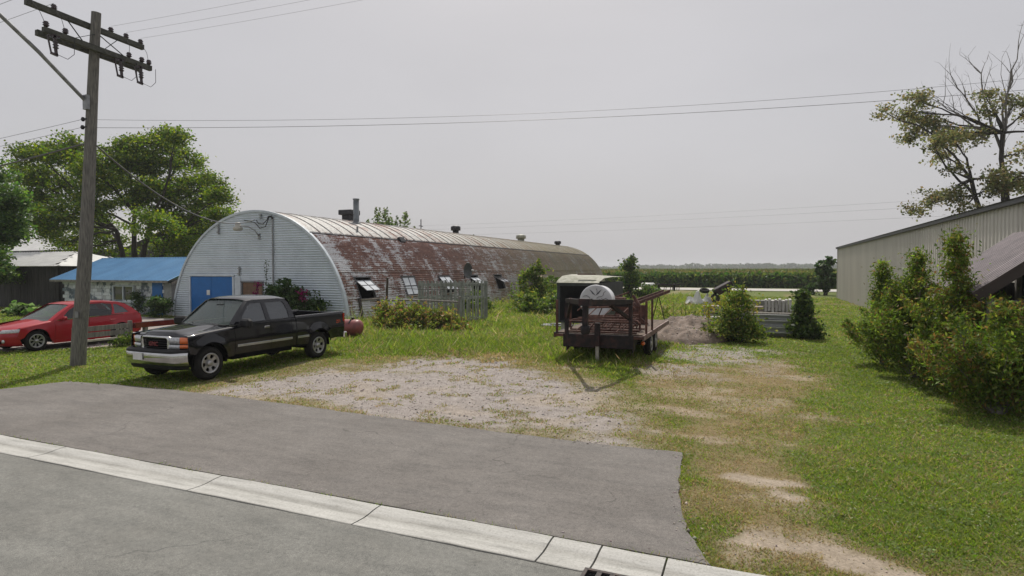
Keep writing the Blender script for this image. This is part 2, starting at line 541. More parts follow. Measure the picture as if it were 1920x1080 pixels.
# ------------------------------------------------------------------ ground
APRON = [(-15.3, 5.215), (-14.7, 7.0), (-14.30, 8.28), (-13.1, 8.47), (-11.2, 8.58), (-7.85, 8.48), (-5.45, 8.33), (-3.5, 8.28), (-2.1, 8.25),
         (-1.02, 8.33), (-0.88, 6.9), (-0.67, 5.85), (-0.40, 5.215)]
GRAVEL_PAD = [(-11.0, 8.3), (-11.1, 10.7), (-10.7, 12.6), (-8.8, 13.1), (-8.1, 15.3), (-6.4, 15.1), (-4.6, 13.9), (-2.9, 12.4), (-1.9, 9.9), (-1.5, 8.2)]
GRAVEL_TRACK = [(-2.6, 14.6), (-3.4, 19.6), (-2.4, 21.8), (-0.4, 21.0), (0.7, 19.4), (0.2, 16.6), (-1.2, 14.8)]
LEFT_DRIVE = [(-23.6, 5.2), (-21.2, 10.3), (-20.1, 12.3), (-19.7, 14.2), (-20.0, 17.5), (-22, 21), (-31, 21.5), (-31, 19), (-27, 15.5), (-25.5, 11), (-27, 5.2)]
DRY = [(-2.7, 12.4), (-2.4, 16.5), (-0.5, 17.5), (0.9, 20.2), (0.9, 14.6), (0.35, 10.4), (0.0, 8.6), (0.35, 7.4), (0.9, 6.2), (2.4, 5.1), (-0.6, 5.1), (-1.0, 8.3), (-1.7, 9.8)]
DIRT_SPOTS = [(-0.05, 7.6, 0.42, 0.15), (0.28, 7.22, 0.22, 0.14), (-0.02, 5.88, 0.36, 0.22), (0.46, 5.92, 0.26, 0.10), (1.05, 5.72, 0.55, 0.12)]

def ground_weights(x, y):
    n1 = fbm(x * 0.9, y * 0.9, 3, 4) - 0.5
    n2 = fbm(x * 3.0, y * 3.0, 11, 3) - 0.5
    wob = n1 * 1.6 + n2 * 0.7
    grav = 1 - sstep(-0.9, 0.45, sdf(x, y, GRAVEL_PAD) + wob * 1.7 + 0.0)
    grav = np.maximum(grav, (1 - sstep(-1.1, 0.7, sdf(x, y, GRAVEL_TRACK) + wob * 2.0)) * 0.8)
    grav = np.maximum(grav, 1 - sstep(-0.25, 0.25, sdf(x, y, LEFT_DRIVE) + wob * 0.5))
    dry = (1 - sstep(-0.7, 0.8, sdf(x, y, DRY) + wob * 1.5)) * (0.72 + 0.28 * sstep(0.40, 0.55, fbm(x * 1.3, y * 1.3, 36, 4)))
    dry = np.maximum(dry, 0.75 * (1 - sstep(0.1, 1.3, sdf(x, y, GRAVEL_PAD) + wob)))
    dry = np.maximum(dry, 0.6 * sstep(0.60, 0.72, fbm(x * 0.35, y * 0.35, 31, 4)))
    dirt = np.zeros_like(grav)
    for (cx, cy, rx, ry) in DIRT_SPOTS:
        d = np.sqrt(((x - cx) / rx) ** 2 + ((y - cy) / ry) ** 2) + n2 * 2.6 + n1 * 1.2
        dirt = np.maximum(dirt, 1 - sstep(0.75, 1.15, d))
    dirt = np.maximum(dirt, 0.55 * dry * sstep(0.57, 0.66, fbm(x * 0.95, y * 1.3, 123, 4)) * (1 - sstep(0.8, 1.6, x)))
    return grav, dry, dirt

def hard_zone(x, y):
    """positive inside road, kerb and apron"""
    d = np.minimum(sdf(x, y, APRON), y - 5.2)
    return -d

def axis_pts(lo, hi, step, far_lo, far_hi, k=1.25):
    a = list(np.arange(lo, hi + 1e-6, step))
    s = step; v = lo; L = []
    while v > far_lo:
        s *= k; v -= s; L.append(max(v, far_lo))
    s = step; v = hi; Rr = []
    while v < far_hi:
        s *= k; v += s; Rr.append(min(v, far_hi))
    return np.array(L[::-1] + a + Rr)

gx = axis_pts(-26, 7, 0.13, -1600, 1600)
gy = axis_pts(4.6, 27, 0.13, -70, 2000)
GX, GY = np.meshgrid(gx, gy, indexing='xy')
hz = hard_zone(GX, GY)
def ground_z(x, y):
    lump = (fbm(x * 0.7, y * 0.7, 5, 4) - 0.5) * 0.09 + (fbm(x * 4, y * 4, 8, 3) - 0.5) * 0.03
    z = lump * sstep(0.0, 0.8, -hard_zone(x, y))
    return z - 0.06 * sstep(0.0, 0.25, hard_zone(x, y))
GZ = ground_z(GX, GY)
grav, dry, dirt = ground_weights(GX, GY)
far = sstep(25, 45, GY)
tone = fbm(GX * 0.25, GY * 0.25, 21, 4)
def C(*c): return np.array(c)[None, None, :]
green = C(0.13, 0.165, 0.05) * (0.75 + 0.5 * tone[..., None])
gcol = green * (1 - dry[..., None]) + C(0.26, 0.205, 0.115) * dry[..., None]
gcol = gcol * (1 - grav[..., None]) + C(0.355, 0.32, 0.302) * grav[..., None]
gcol = gcol * (1 - dirt[..., None]) + C(0.41, 0.345, 0.275) * dirt[..., None]
ny, nx = GX.shape
idx = np.arange(nx * ny).reshape(ny, nx)
quads = np.stack([idx[:-1, :-1], idx[:-1, 1:], idx[1:, 1:], idx[1:, :-1]], -1).reshape(-1)
V = np.stack([GX, GY, GZ], -1).reshape(-1, 3)
# ground material: vertex albedo broken up by stones and crumbs
gm, nt, b, out = _new('ground_soil')
at = nt.nodes.new('ShaderNodeAttribute'); at.attribute_name = 'Col'
vec = coords(nt, 'pos', (1, 1, 1))
f1 = noise(nt, vec, 38.0, 6.0, 0.75)
f2 = noise(nt, vec, 5.0, 5.0, 0.65)
k1 = ramp(nt, f1, [(0.3, (0.62, 0.61, 0.6)), (0.5, (0.97, 0.97, 0.97)), (0.72, (1.28, 1.27, 1.25))])
k2 = ramp(nt, f2, [(0.3, (0.75, 0.74, 0.72)), (0.7, (1.15, 1.15, 1.15))])
nt.links.new(mixc(nt, 1.0, mixc(nt, 1.0, at.outputs['Color'], k1, 'MULTIPLY'), k2, 'MULTIPLY'), b.inputs['Base Color'])
b.inputs['Roughness'].default_value = 0.95
b.inputs['Specular IOR Level'].default_value = 0.1
bump(nt, b, f1, 0.8, 0.03)
ground = link('ground', np_mesh('ground', V, quads, 4, gcol.reshape(-1, 3), True), None, gm)
tag(ground, kind='structure')

def asphalt(name, c, tint):
    m, nt, b, out = _new(name)
    vec = coords(nt, 'pos', (1, 1, 1))
    agg = noise(nt, vec, 130.0, 3.0, 0.8)
    big = noise(nt, vec, 0.7, 5.0, 0.6)
    mid = noise(nt, coords(nt, 'pos', (1, 3.5, 1)), 1.6, 6.0, 0.6)
    c1 = ramp(nt, agg, [(0.32, tuple(x * 0.55 for x in c)), (0.5, c), (0.68, tuple(x * 1.55 for x in c))])
    c2 = ramp(nt, big, [(0.3, (0.84, 0.83, 0.82)), (0.7, (1.12, 1.12, 1.12))])
    c3 = ramp(nt, mid, [(0.32, (0.86, 0.86, 0.86)), (0.6, (1.06, 1.05, 1.04))])
    c4 = ramp(nt, noise(nt, vec, 22.0, 5.0, 0.75), [(0.3, (0.76, 0.76, 0.76)), (0.5, (1.0, 1.0, 1.0)), (0.7, (1.2, 1.19, 1.18))])
    col = mixc(nt, 1.0, mixc(nt, 1.0, mixc(nt, 1.0, c1, c2, 'MULTIPLY'), c3, 'MULTIPLY'), c4, 'MULTIPLY')
    # sparse dark specks and pale stones
    vo = nt.nodes.new('ShaderNodeTexVoronoi'); vo.inputs['Scale'].default_value = 3.2
    nt.links.new(vec, vo.inputs['Vector'])
    sp = ramp(nt, vo.outputs['Distance'], [(0.018, (1, 1, 1)), (0.03, (0, 0, 0))])
    col = mixc(nt, sp, col, tint)
    # a few wandering cracks and old stains
    wv = nt.nodes.new('ShaderNodeTexNoise'); wv.inputs['Scale'].default_value = 1.3; wv.inputs['Detail'].default_value = 5.0
    nt.links.new(vec, wv.inputs['Vector'])
    va = nt.nodes.new('ShaderNodeVectorMath'); va.operation = 'MULTIPLY_ADD'; va.inputs[1].default_value = (0.9, 0.9, 0.9)
    nt.links.new(wv.outputs['Color'], va.inputs[0]); nt.links.new(vec, va.inputs[2])
    ve = nt.nodes.new('ShaderNodeTexVoronoi'); ve.feature = 'DISTANCE_TO_EDGE'; ve.inputs['Scale'].default_value = 0.23
    nt.links.new(va.outputs[0], ve.inputs['Vector'])
    ck = ramp(nt, ve.outputs['Distance'], [(0.0008, (1, 1, 1)), (0.0026, (0, 0, 0))])
    cm = nt.nodes.new('ShaderNodeMath'); cm.operation = 'MULTIPLY'
    nt.links.new(ck, cm.inputs[0]); nt.links.new(ramp(nt, noise(nt, vec, 0.9, 3.0), [(0.48, (0, 0, 0)), (0.6, (0.55, 0.55, 0.55))]), cm.inputs[1])
    col = mixc(nt, cm.outputs[0], col, tint)
    st = ramp(nt, noise(nt, vec, 1.9, 4.0, 0.5), [(0.68, (1, 1, 1)), (0.80, (0.72, 0.71, 0.70))])
    col = mixc(nt, 1.0, col, st, 'MULTIPLY')
    nt.links.new(col, b.inputs['Base Color'])
    b.inputs['Roughness'].default_value = 0.85
    b.inputs['Specular IOR Level'].default_value = 0.3
    bump(nt, b, agg, 0.5, 0.006)
    return m
KERB_M, nt, b, out = _new('kerb_concrete')
vec = coords(nt, 'pos', (1, 1, 1))
kc = ramp(nt, noise(nt, coords(nt, 'pos', (0.8, 6.0, 4.0)), 1.6, 7.0, 0.7), [(0.30, (0.28, 0.277, 0.262)), (0.48, (0.405, 0.40, 0.38)), (0.70, (0.48, 0.475, 0.455))])
kg = ramp(nt, noise(nt, vec, 45.0, 5.0, 0.75), [(0.30, (0.72, 0.71, 0.69)), (0.5, (1, 1, 1)), (0.72, (1.14, 1.14, 1.13))])
ks = ramp(nt, noise(nt, vec, 6.5, 6.0, 0.7), [(0.62, (1, 1, 1)), (0.76, (0.66, 0.63, 0.58))])
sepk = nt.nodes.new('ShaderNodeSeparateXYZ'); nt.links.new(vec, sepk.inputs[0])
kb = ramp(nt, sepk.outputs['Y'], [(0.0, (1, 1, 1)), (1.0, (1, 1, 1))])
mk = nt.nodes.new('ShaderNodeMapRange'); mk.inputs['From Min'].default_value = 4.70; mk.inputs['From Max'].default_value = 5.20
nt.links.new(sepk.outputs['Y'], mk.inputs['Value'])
# gutter-line shading painted in with the silt, dark grime at both asphalt edges
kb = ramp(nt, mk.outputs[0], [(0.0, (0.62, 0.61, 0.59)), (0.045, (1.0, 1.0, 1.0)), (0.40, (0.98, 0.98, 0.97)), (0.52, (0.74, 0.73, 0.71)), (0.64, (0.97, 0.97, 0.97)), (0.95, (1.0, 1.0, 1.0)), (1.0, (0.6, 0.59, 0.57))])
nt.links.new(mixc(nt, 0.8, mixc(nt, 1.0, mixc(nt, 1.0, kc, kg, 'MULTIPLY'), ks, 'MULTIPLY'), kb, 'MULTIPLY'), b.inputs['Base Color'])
b.inputs['Roughness'].default_value = 0.9
bump(nt, b, noise(nt, vec, 60.0, 4.0), 0.5, 0.006)
GRATE_M = M('grate_iron', (0.07, 0.062, 0.06), (0.04, 0.037, 0.036), 20, 0.8, 0.2, c3=(0.11, 0.08, 0.07))

ROAD_M = asphalt('road_asphalt', (0.176, 0.177, 0.166), (0.05, 0.05, 0.05))
APRON_M = asphalt('apron_asphalt', (0.158, 0.148, 0.140), (0.035, 0.033, 0.032))

mb = MB()
xs = list(np.linspace(-160, -14, 40)) + list(np.linspace(-13, 6, 40)) + list(np.linspace(8, 160, 40))
mb.grid([[(x, y, 0.004 + 0.03 * (1 - ((y + 0.2) / 5.0) ** 2) * (1 if y > -5 else 1)) for x in xs] for y in (-5.1, -3, -1, 1, 3, 4.0, 4.705)], True)
tag(mb.build('road', ROAD_M), kind='structure')

ap = resample(APRON, 0.12)
ap2 = []
for (x, y) in ap:
    k = 0.0 if y < 5.23 else 0.035
    ap2.append((x + k * float(fbm(x * 5, y * 5, 71, 3) - 0.5) * 2, y + k * float(fbm(x * 5, y * 5, 91, 3) - 0.5) * 2))
mb = MB()
tri = delaunay_2d_cdt([Vector(p) for p in ap2], [(i, (i + 1) % len(ap2)) for i in range(len(ap2))], [], 1, 1e-6)
mb.add([(p[0], p[1], 0.02) for p in tri[0]], [tuple(t) for t in tri[2]])
n = len(ap2)
mb.add([(p[0], p[1], 0.02) for p in ap2] + [(p[0], p[1], -0.05) for p in ap2], [(i, n + i, n + (i + 1) % n, (i + 1) % n) for i in range(n)])
tag(mb.build('driveway', APRON_M), kind='structure')

# rolled concrete kerb: separate slabs with open joints
kerb = bpy.data.objects.new('kerb', None); COL.objects.link(kerb); tag(kerb, kind='structure')
prof = [(4.70, -0.04), (4.70, 0.012), (4.71, 0.016), (4.80, 0.010), (4.90, 0.006), (4.98, 0.012), (5.04, 0.022), (5.12, 0.028), (5.18, 0.028), (5.19, 0.02), (5.195, -0.04)]
joints = [-26.97, -23.97, -20.97, -17.97, -14.97, -11.97, -8.97, -5.98, -3.70, -1.78, -1.32, -0.75, 0.75, 3.7, 6.7, 9.7, 12.7]
for a, c in zip(joints[:-1], joints[1:]):
    mb = MB(); k = max(2, int((c - a) / 0.25))
    rows = []
    for i in range(k + 1):
        x = a + 0.009 + (c - a - 0.018) * i / k
        dz = 0.004 * math.sin(x * 2.1) ; up = 1.0
        rows.append([(x, y + 0.004 * math.sin(x * 9 + z * 40), z * (up if z > 0.015 else 1) + dz * (z > -0.03)) for y, z in prof])
    mb.grid(rows, False)
    for r in (rows[0], rows[-1]): mb.add(r, [tuple(range(len(r)))])
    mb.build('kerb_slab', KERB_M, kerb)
# storm drain grate set in the gutter
dr = thing('storm_drain', 'dark iron storm drain grate against the concrete kerb', 'drain', (-1.05, 4.56, 0.0))
box_obj('pit', (0, 0, 0.028), (0.52, 0.25, 0.012), BLACK, dr)
f = MB()
for y in (-0.13, 0.13): f.box((0, y, 0.04), (0.58, 0.03, 0.02))
for x in (-0.275, 0.275): f.box((x, 0, 0.0395), (0.03, 0.228, 0.02))
f.build('frame', GRATE_M, dr)
bar_me = MB().box((0, 0, 0), (0.04, 0.225, 0.014)).mesh('grate_bar', GRATE_M)
for i in range(4):
    o = link('grate_bar', bar_me, dr); o.location = (-0.16 + i * 0.107, 0, 0.042)

# far gravel road, corn field, woodland
FAR_ROAD = M('far_gravel_road', (0.47, 0.45, 0.42), (0.40, 0.38, 0.36), 0.5, 0.9)
mb = MB()
mb.grid([[(x, y, 0.06) for x in np.linspace(-260, 260, 60)] for y in (75.6, 80, 84.2)], False)
tag(mb.build('gravel_road', FAR_ROAD), kind='structure')

def leaf_arrays(P, size, col, aspect=1.5, flat=0.0, up=None):
    """diamond leaf faces: two triangles each, at points P"""
    n = len(P)
    a = rng.normal(size=(n, 3)); a[:, 2] *= (1.0 - flat)
    if up is not None: a = a * (1 - up) + np.array([0, 0, 1.0]) * up * 1.6
    a /= np.linalg.norm(a, axis=1)[:, None] + 1e-9
    r = rng.normal(size=(n, 3))
    if flat > 0: r[:, 2] += flat * 2.2
    bvec = np.cross(a, r); bvec /= np.linalg.norm(bvec, axis=1)[:, None] + 1e-9
    s = np.asarray(size).reshape(-1, 1) * np.ones((n, 1))
    A = a * s * 0.5 * aspect; B = bvec * s * 0.5
    nrm = np.cross(a, bvec) * s * 0.12
    Vv = np.stack([P - A, P + B * 1 + nrm, P + A, P - B + nrm], 1).reshape(-1, 3)
    c = np.repeat(col, 4, axis=0)
    return Vv, c

def leaves_obj(name, P, size, col, parent=None, mat=None, **k):
    Vv, c = leaf_arrays(np.asarray(P, float), size, np.asarray(col, float), **k)
    me = np_mesh(name, Vv, np.arange(len(Vv)), 4, c)
    return link(name, me, parent, mat or LEAF)

def palette(n, cols, jit=0.25, w=None):
    cols = np.array(cols, float)
    i = rng.choice(len(cols), n, p=w)
    c = cols[i] * (1 + rng.normal(size=(n, 1)) * jit * 0.6)
    return np.clip(c * (1 + rng.normal(size=(n, 3)) * 0.06), 0.004, 0.9)

# corn: a wall of single plants along the road, then the closed tassel canopy
P = []; S = []; Cc = []
for row in range(14):
    y0 = 89.0 + row * 0.8
    xs = np.arange(-40, 26, 0.24 + 0.02 * row)
    xs = xs + rng.normal(size=len(xs)) * 0.06
    for k in range(7 if row < 4 else 3):
        h = (0.25 + 0.29 * k if row < 4 else 1.5 + 0.25 * k) + rng.normal(size=len(xs)) * 0.12
        P.append(np.stack([xs + rng.normal(size=len(xs)) * 0.14, y0 + rng.normal(size=len(xs)) * 0.14, h], 1))
        S.append(np.full(len(xs), 0.34))
        Cc.append(palette(len(xs), [(0.06, 0.13, 0.025), (0.095, 0.165, 0.035), (0.14, 0.18, 0.045)], 0.3))
    P.append(np.stack([xs, np.full(len(xs), y0), 2.22 + rng.normal(size=len(xs)) * 0.09], 1)); S.append(np.full(len(xs), 0.2))
    Cc.append(palette(len(xs), [(0.20, 0.17, 0.07), (0.16, 0.16, 0.06)], 0.2))
nfar = 60000
yy = 100 * (900 / 100) ** rng.random(nfar)
xx = -0.42 * yy + rng.uniform(-0.75, 0.75, nfar) * yy
P.append(np.stack([xx, yy, 1.95 + rng.random(nfar) * 0.3], 1)); S.append(0.12 + yy * 0.0032)
Cc.append(palette(nfar, [(0.11, 0.14, 0.04), (0.17, 0.155, 0.06), (0.08, 0.125, 0.03)], 0.2))
P = np.concatenate(P); S = np.concatenate(S); Cc = np.concatenate(Cc)
Vv, c = leaf_arrays(P, S, Cc, 2.2, 0.0)
nV = len(Vv)
bx = np.array([(-900, 89.4, 0.0), (900, 89.4, 0.0), (900, 940, 0.0), (-900, 940, 0.0), (-900, 89.4, 1.75), (900, 89.4, 1.75), (900, 940, 1.75), (-900, 940, 1.75)])
bq = np.array([4, 5, 6, 7, 0, 1, 5, 4, 1, 2, 6, 5, 2, 3, 7, 6, 3, 0, 4, 7]) + nV
me = np_mesh('corn_field', np.concatenate([Vv, bx]), np.concatenate([np.arange(nV), bq]), 4, np.concatenate([c, np.tile([0.05, 0.075, 0.02], (8, 1))]))
tag(link('corn_field', me, None, LEAF), 'tall green corn with tan tassels beyond the gravel road', 'corn field', kind='stuff')

P = []; Cc = []; S = []
for i in range(950):
    x = rng.uniform(-1150, 700); y = 960 + rng.uniform(0, 130) + 0.0002 * x * x
    hgt = 4.5 + 8.0 * float(fbm(np.array(x * 0.006), np.array(3.0), 44, 3)) + rng.normal() * 1.0
    if x < -430: hgt += 2.5
    r = 6.0 + rng.random() * 5
    k = 46
    q = rng.normal(size=(k, 3)); q /= np.linalg.norm(q, axis=1)[:, None]
    P.append(np.array([x, y, hgt * 0.5]) + q * np.array([r, r, hgt * 0.52]))
    S.append(np.full(k, 3.4)); Cc.append(palette(k, [(0.035, 0.06, 0.02), (0.05, 0.075, 0.028)], 0.25))
P = np.concatenate(P)
P[:, 2] = np.abs(P[:, 2])
tag(leaves_obj('woodland', P, np.concatenate(S), np.concatenate(Cc), aspect=1.2), 'hazy blue-green line of far trees along the horizon', 'woodland', kind='stuff')

# ------------------------------------------------------------------ quonset hut
QX, QY, QL = -23.6, 22.5, 49.0
QR, QZ0 = 5.8, -0.37
hut = thing('quonset_hut', 'long arched hut with white front and rusty corrugated steel side', 'hut', (QX, QY, 0))
def q_pt(phi, y, off=0.0, side=1):
    a = math.radians(phi)
    return (side * (QR + off) * math.cos(a), y, QZ0 + (QR + off) * math.sin(a))
PH0, PHM, PHS = 3.7, 29.0, 53.8
PITCH = math.degrees(0.125 / QR)
def corr_sheet(p0, p1, length, side, name='corrugated_sheet', mat=None, lift=0.0):
    """corrugations run along the hut, so they show as level lines"""
    mb = MB(); rows = []
    k = int(round((p1 - p0) / PITCH)) * 4
    ks = max(2, k)
    for i in range(ks + 1):
        ph = p0 + (p1 - p0) * i / ks
        off = 0.036 * math.cos(2 * PI * (ph - p0) / ((p1 - p0) / max(1, k // 4))) + lift
        rows.append([q_pt(ph, 0.0, off, side), q_pt(ph, length / 2, off, side), q_pt(ph, length, off, side)])
    mb.grid(rows, True, flip=(side > 0))
    return mb.mesh(name, mat or SHELL)
wins = [(1.15, 1.25), (5.2, 1.3), (9.2, 1.4), (13.3, 1.25), (17.3, 1.3)]
segs = []; y = 0.06
for (w0, wl_) in wins:
    while w0 - y > 2.6:
        segs.append((y, 2.0, False)); y += 2.0
    segs.append((y, w0 - y, False)); segs.append((w0, wl_, True)); y = w0 + wl_
while y < QL - 0.2:
    L = min(2.05, QL - y); segs.append((y, L, False)); y += L
W0, W1 = 14.6, 25.4
cache = {}
def sheet(p0, p1, L, side, y, lift=0.0):
    key = (round(p0, 2), round(p1, 2), round(L, 2), side, lift)
    if key not in cache: cache[key] = corr_sheet(p0, p1, L + 0.03, side, lift=lift)
    o = link('corrugated_sheet', cache[key], hut); o.location = (0, y, 0)
for i, (y, L, win) in enumerate(segs):
    lf = 0.006 * (i % 2)
    sheet(PHM - 0.6, PHS, L, 1, y, 0.012 + lf)
    if win:
        sheet(PH0, W0, L, 1, y, lf); sheet(W1, PHM, L, 1, y, lf)
    else:
        sheet(PH0, PHM, L, 1, y, lf)
for k in range(8):
    sheet(PH0, PHS, 6.1, -1, 0.06 + k * 6.1, 0.006 * (k % 2))
# ridge sheets laid over the curve, with a standing lap on each edge
def ridge_sheet(side):
    mb = MB(); rows = []
    W = 0.86
    for i in range(13):
        ph = PHS - 1.0 + (90 - PHS + 1.0) * i / 12
        rows.append([q_pt(ph, 0.0, 0.03, side), q_pt(ph, 0.03, 0.06, side), q_pt(ph, 0.07, 0.06, side), q_pt(ph, 0.10, 0.025, side), q_pt(ph, 0.45, 0.02, side), q_pt(ph, 0.48, 0.032, side), q_pt(ph, 0.51, 0.02, side), q_pt(ph, W + 0.02, 0.02, side)])
    mb.grid(rows, False, flip=(side > 0))
    e = rows[0]
    mb.grid([e, [(p[0] - side * 0.02, p[1], p[2] - 0.06) for p in e]], False)
    return mb.mesh('ridge_sheet', RIDGE)
rm = {1: ridge_sheet(1), -1: ridge_sheet(-1)}
for side in (1, -1):
    for k in range(57):
        o = link('ridge_sheet', rm[side], hut); o.location = (0, 0.0 + k * 0.86, 0.0 + 0.004 * (k % 3))
mb = MB()
mb.tube([q_pt(PHS - 1.2, y, 0.045) for y in (0.02, QL)], 0.03, 6)
mb.build('seam_strip', DARK_TRIM, hut)

# front wall: level corrugated siding cut to the arch, openings left out
open_rects = [(-4.42, -1.40, 0.0, 2.17), (-0.76, 0.59, 1.2, 1.88)]
mb = MB()
pz = 0.115; nrow = int(5.4 / pz) + 1
for r in range(nrow):
    for s in range(4):
        z0 = r * pz + s * pz / 4; z1 = z0 + pz / 4
        zt = min(z1, 5.40)
        if z0 >= 5.40: continue
        hw = math.sqrt(max(0.0, (QR - 0.02) ** 2 - ((z0 + zt) / 2 - QZ0) ** 2))
        d0 = 0.030 * math.cos(2 * PI * s / 4); d1 = 0.030 * math.cos(2 * PI * (s + 1) / 4)
        spans = [(-hw, hw)]
        for (a, c, e, f_) in open_rects:
            if e - 1e-6 <= (z0 + zt) / 2 <= f_:
                ns = []
                for (u, v) in spans:
                    if c <= u or a >= v: ns.append((u, v)); continue
                    if a > u: ns.append((u, a))
                    if c < v: ns.append((c, v))
                spans = ns
        for (u, v) in spans:
            kx = max(1, int((v - u) / 3.0))
            for i in range(kx):
                xa = u + (v - u) * i / kx; xb = u + (v - u) * (i + 1) / kx
                mb.add([(xa, d0, z0), (xb, d0, z0), (xb, d1, zt), (xa, d1, zt)], [(0, 1, 2, 3)])
mb.build('front_wall', FRONT_WHITE, hut)
mb = MB()   # backing so that nothing shows through, and far end wall
for yy in (0.25, QL - 0.05):
    pts = [q_pt(p, yy, -0.05) for p in np.linspace(3.7, 176.3, 40)]
    mb.add(pts + [(0, yy, 0)], [(i, i + 1, 40) for i in range(39)] + [(39, 0, 40)])
mb.build('end_wall', FRONT_WHITE, hut)
rim = MB(); ro = []
for p in np.linspace(3.7, 176.3, 72):
    ro.append([q_pt(p, -0.035, -0.07), q_pt(p, -0.06, -0.06), q_pt(p, -0.065, 0.03), q_pt(p, -0.05, 0.055), q_pt(p, 0.10, 0.06)])
rim.grid(ro, False)
rim.build('arch_rim', TRIM_WHITE, hut)

# blue double doors, boarded window and its neighbours on the front
for x0, x1 in ((-4.40, -2.93), (-2.91, -1.42)):
    d = box_obj('door', ((x0 + x1) / 2, 0.0, 1.08), (x1 - x0, 0.06, 2.14), BLUE_DOOR, hut)
    box_obj('brace', ((x0 + x1) / 2, -0.04, 1.05), (x1 - x0 - 0.1, 0.025, 0.11), BLUE_DOOR, d)
box_obj('notice', (-3.12, -0.05, 1.32), (0.22, 0.012, 0.26), WHITE_PAINT, hut)
mb = MB()
mb.box((-2.91, -0.055, 2.215), (3.24, 0.06, 0.09)).box((-1.35, -0.05, 1.075), (0.10, 0.055, 2.15)).box((-4.47, -0.05, 1.075), (0.10, 0.055, 2.15))
mb.build('door_frame', TRIM_WHITE, hut)
box_obj('flashing_panel', (-1.08, -0.028, 1.06), (0.40, 0.02, 2.12), TRIM_WHITE, hut)
bw = box_obj('boarded_window', (-0.085, 0.02, 1.54), (1.33, 0.04, 0.67), BROWN_BOARD, hut)
mb = MB()
mb.box((-0.085, -0.04, 1.905), (1.55, 0.05, 0.05)).box((-0.785, -0.03, 1.54), (0.05, 0.04, 0.68)).box((0.615, -0.03, 1.54), (0.05, 0.04, 0.68)).box((-0.085, -0.045, 1.18), (1.5, 0.07, 0.05))
mb.build('window_frame', SASH, bw)
mb = MB().tube([(1.32, -0.06, 0.3), (1.32, -0.06, 5.0)], 0.035, 8)
mb.build('conduit_pipe', GREY_METAL, hut)
mb = MB().tube([(1.32, -0.06, 5.0), (1.30, -0.10, 5.12), (1.15, -0.14, 5.10), (1.1, -0.14, 4.98)], 0.05, 8)
mb.build('service_head', DARK_METAL, hut)
mb = MB()
for pts in ([(1.15, -0.12, 5.05), (0.95, -0.15, 4.62), (0.6, -0.16, 4.55), (0.25, -0.14, 4.85), (-0.5, -0.10, 4.98)], [(1.1, -0.12, 5.0), (0.85, -0.2, 4.75), (0.55, -0.2, 4.78), (0.3, -0.1, 4.98)]):
    mb.tube(pts, 0.022, 5)
mb.build('drip_loop', DARK_METAL, hut)
for (x, z, h) in ((-2.33, 4.58, 0.5), (-0.93, 2.43, 0.46), (0.55, 5.15, 0.24)):
    m2 = MB().box((x, -0.05, z), (0.07, 0.05, h)).box((x, -0.09, z + h * 0.3), (0.16, 0.03, 0.05)).box((x, -0.09, z - h * 0.3), (0.16, 0.03, 0.05))
    m2.build('wall_bracket', GREY_METAL, hut)
fl = MB().tube([(0.42, -0.04, 4.15), (0.40, -0.25, 4.42), (0.2, -0.5, 4.62), (-0.25, -0.6, 4.66)], 0.025, 6)
fl.box((0.42, -0.05, 4.15), (0.12, 0.04, 0.28)).build('lamp_arm', GREY_METAL, hut)
lm = MB().lathe([(0.0, 0.22), (0.10, 0.22), (0.13, 0.16), (0.13, 0.02), (0.22, -0.02), (0.225, -0.16), (0.15, -0.20), (0.0, -0.20)], (-0.38, -0.6, 4.62), 'Z', 16)
lm.build('lamp_head', M('lamp_housing', (0.45, 0.43, 0.38), None, 6, 0.5), hut)

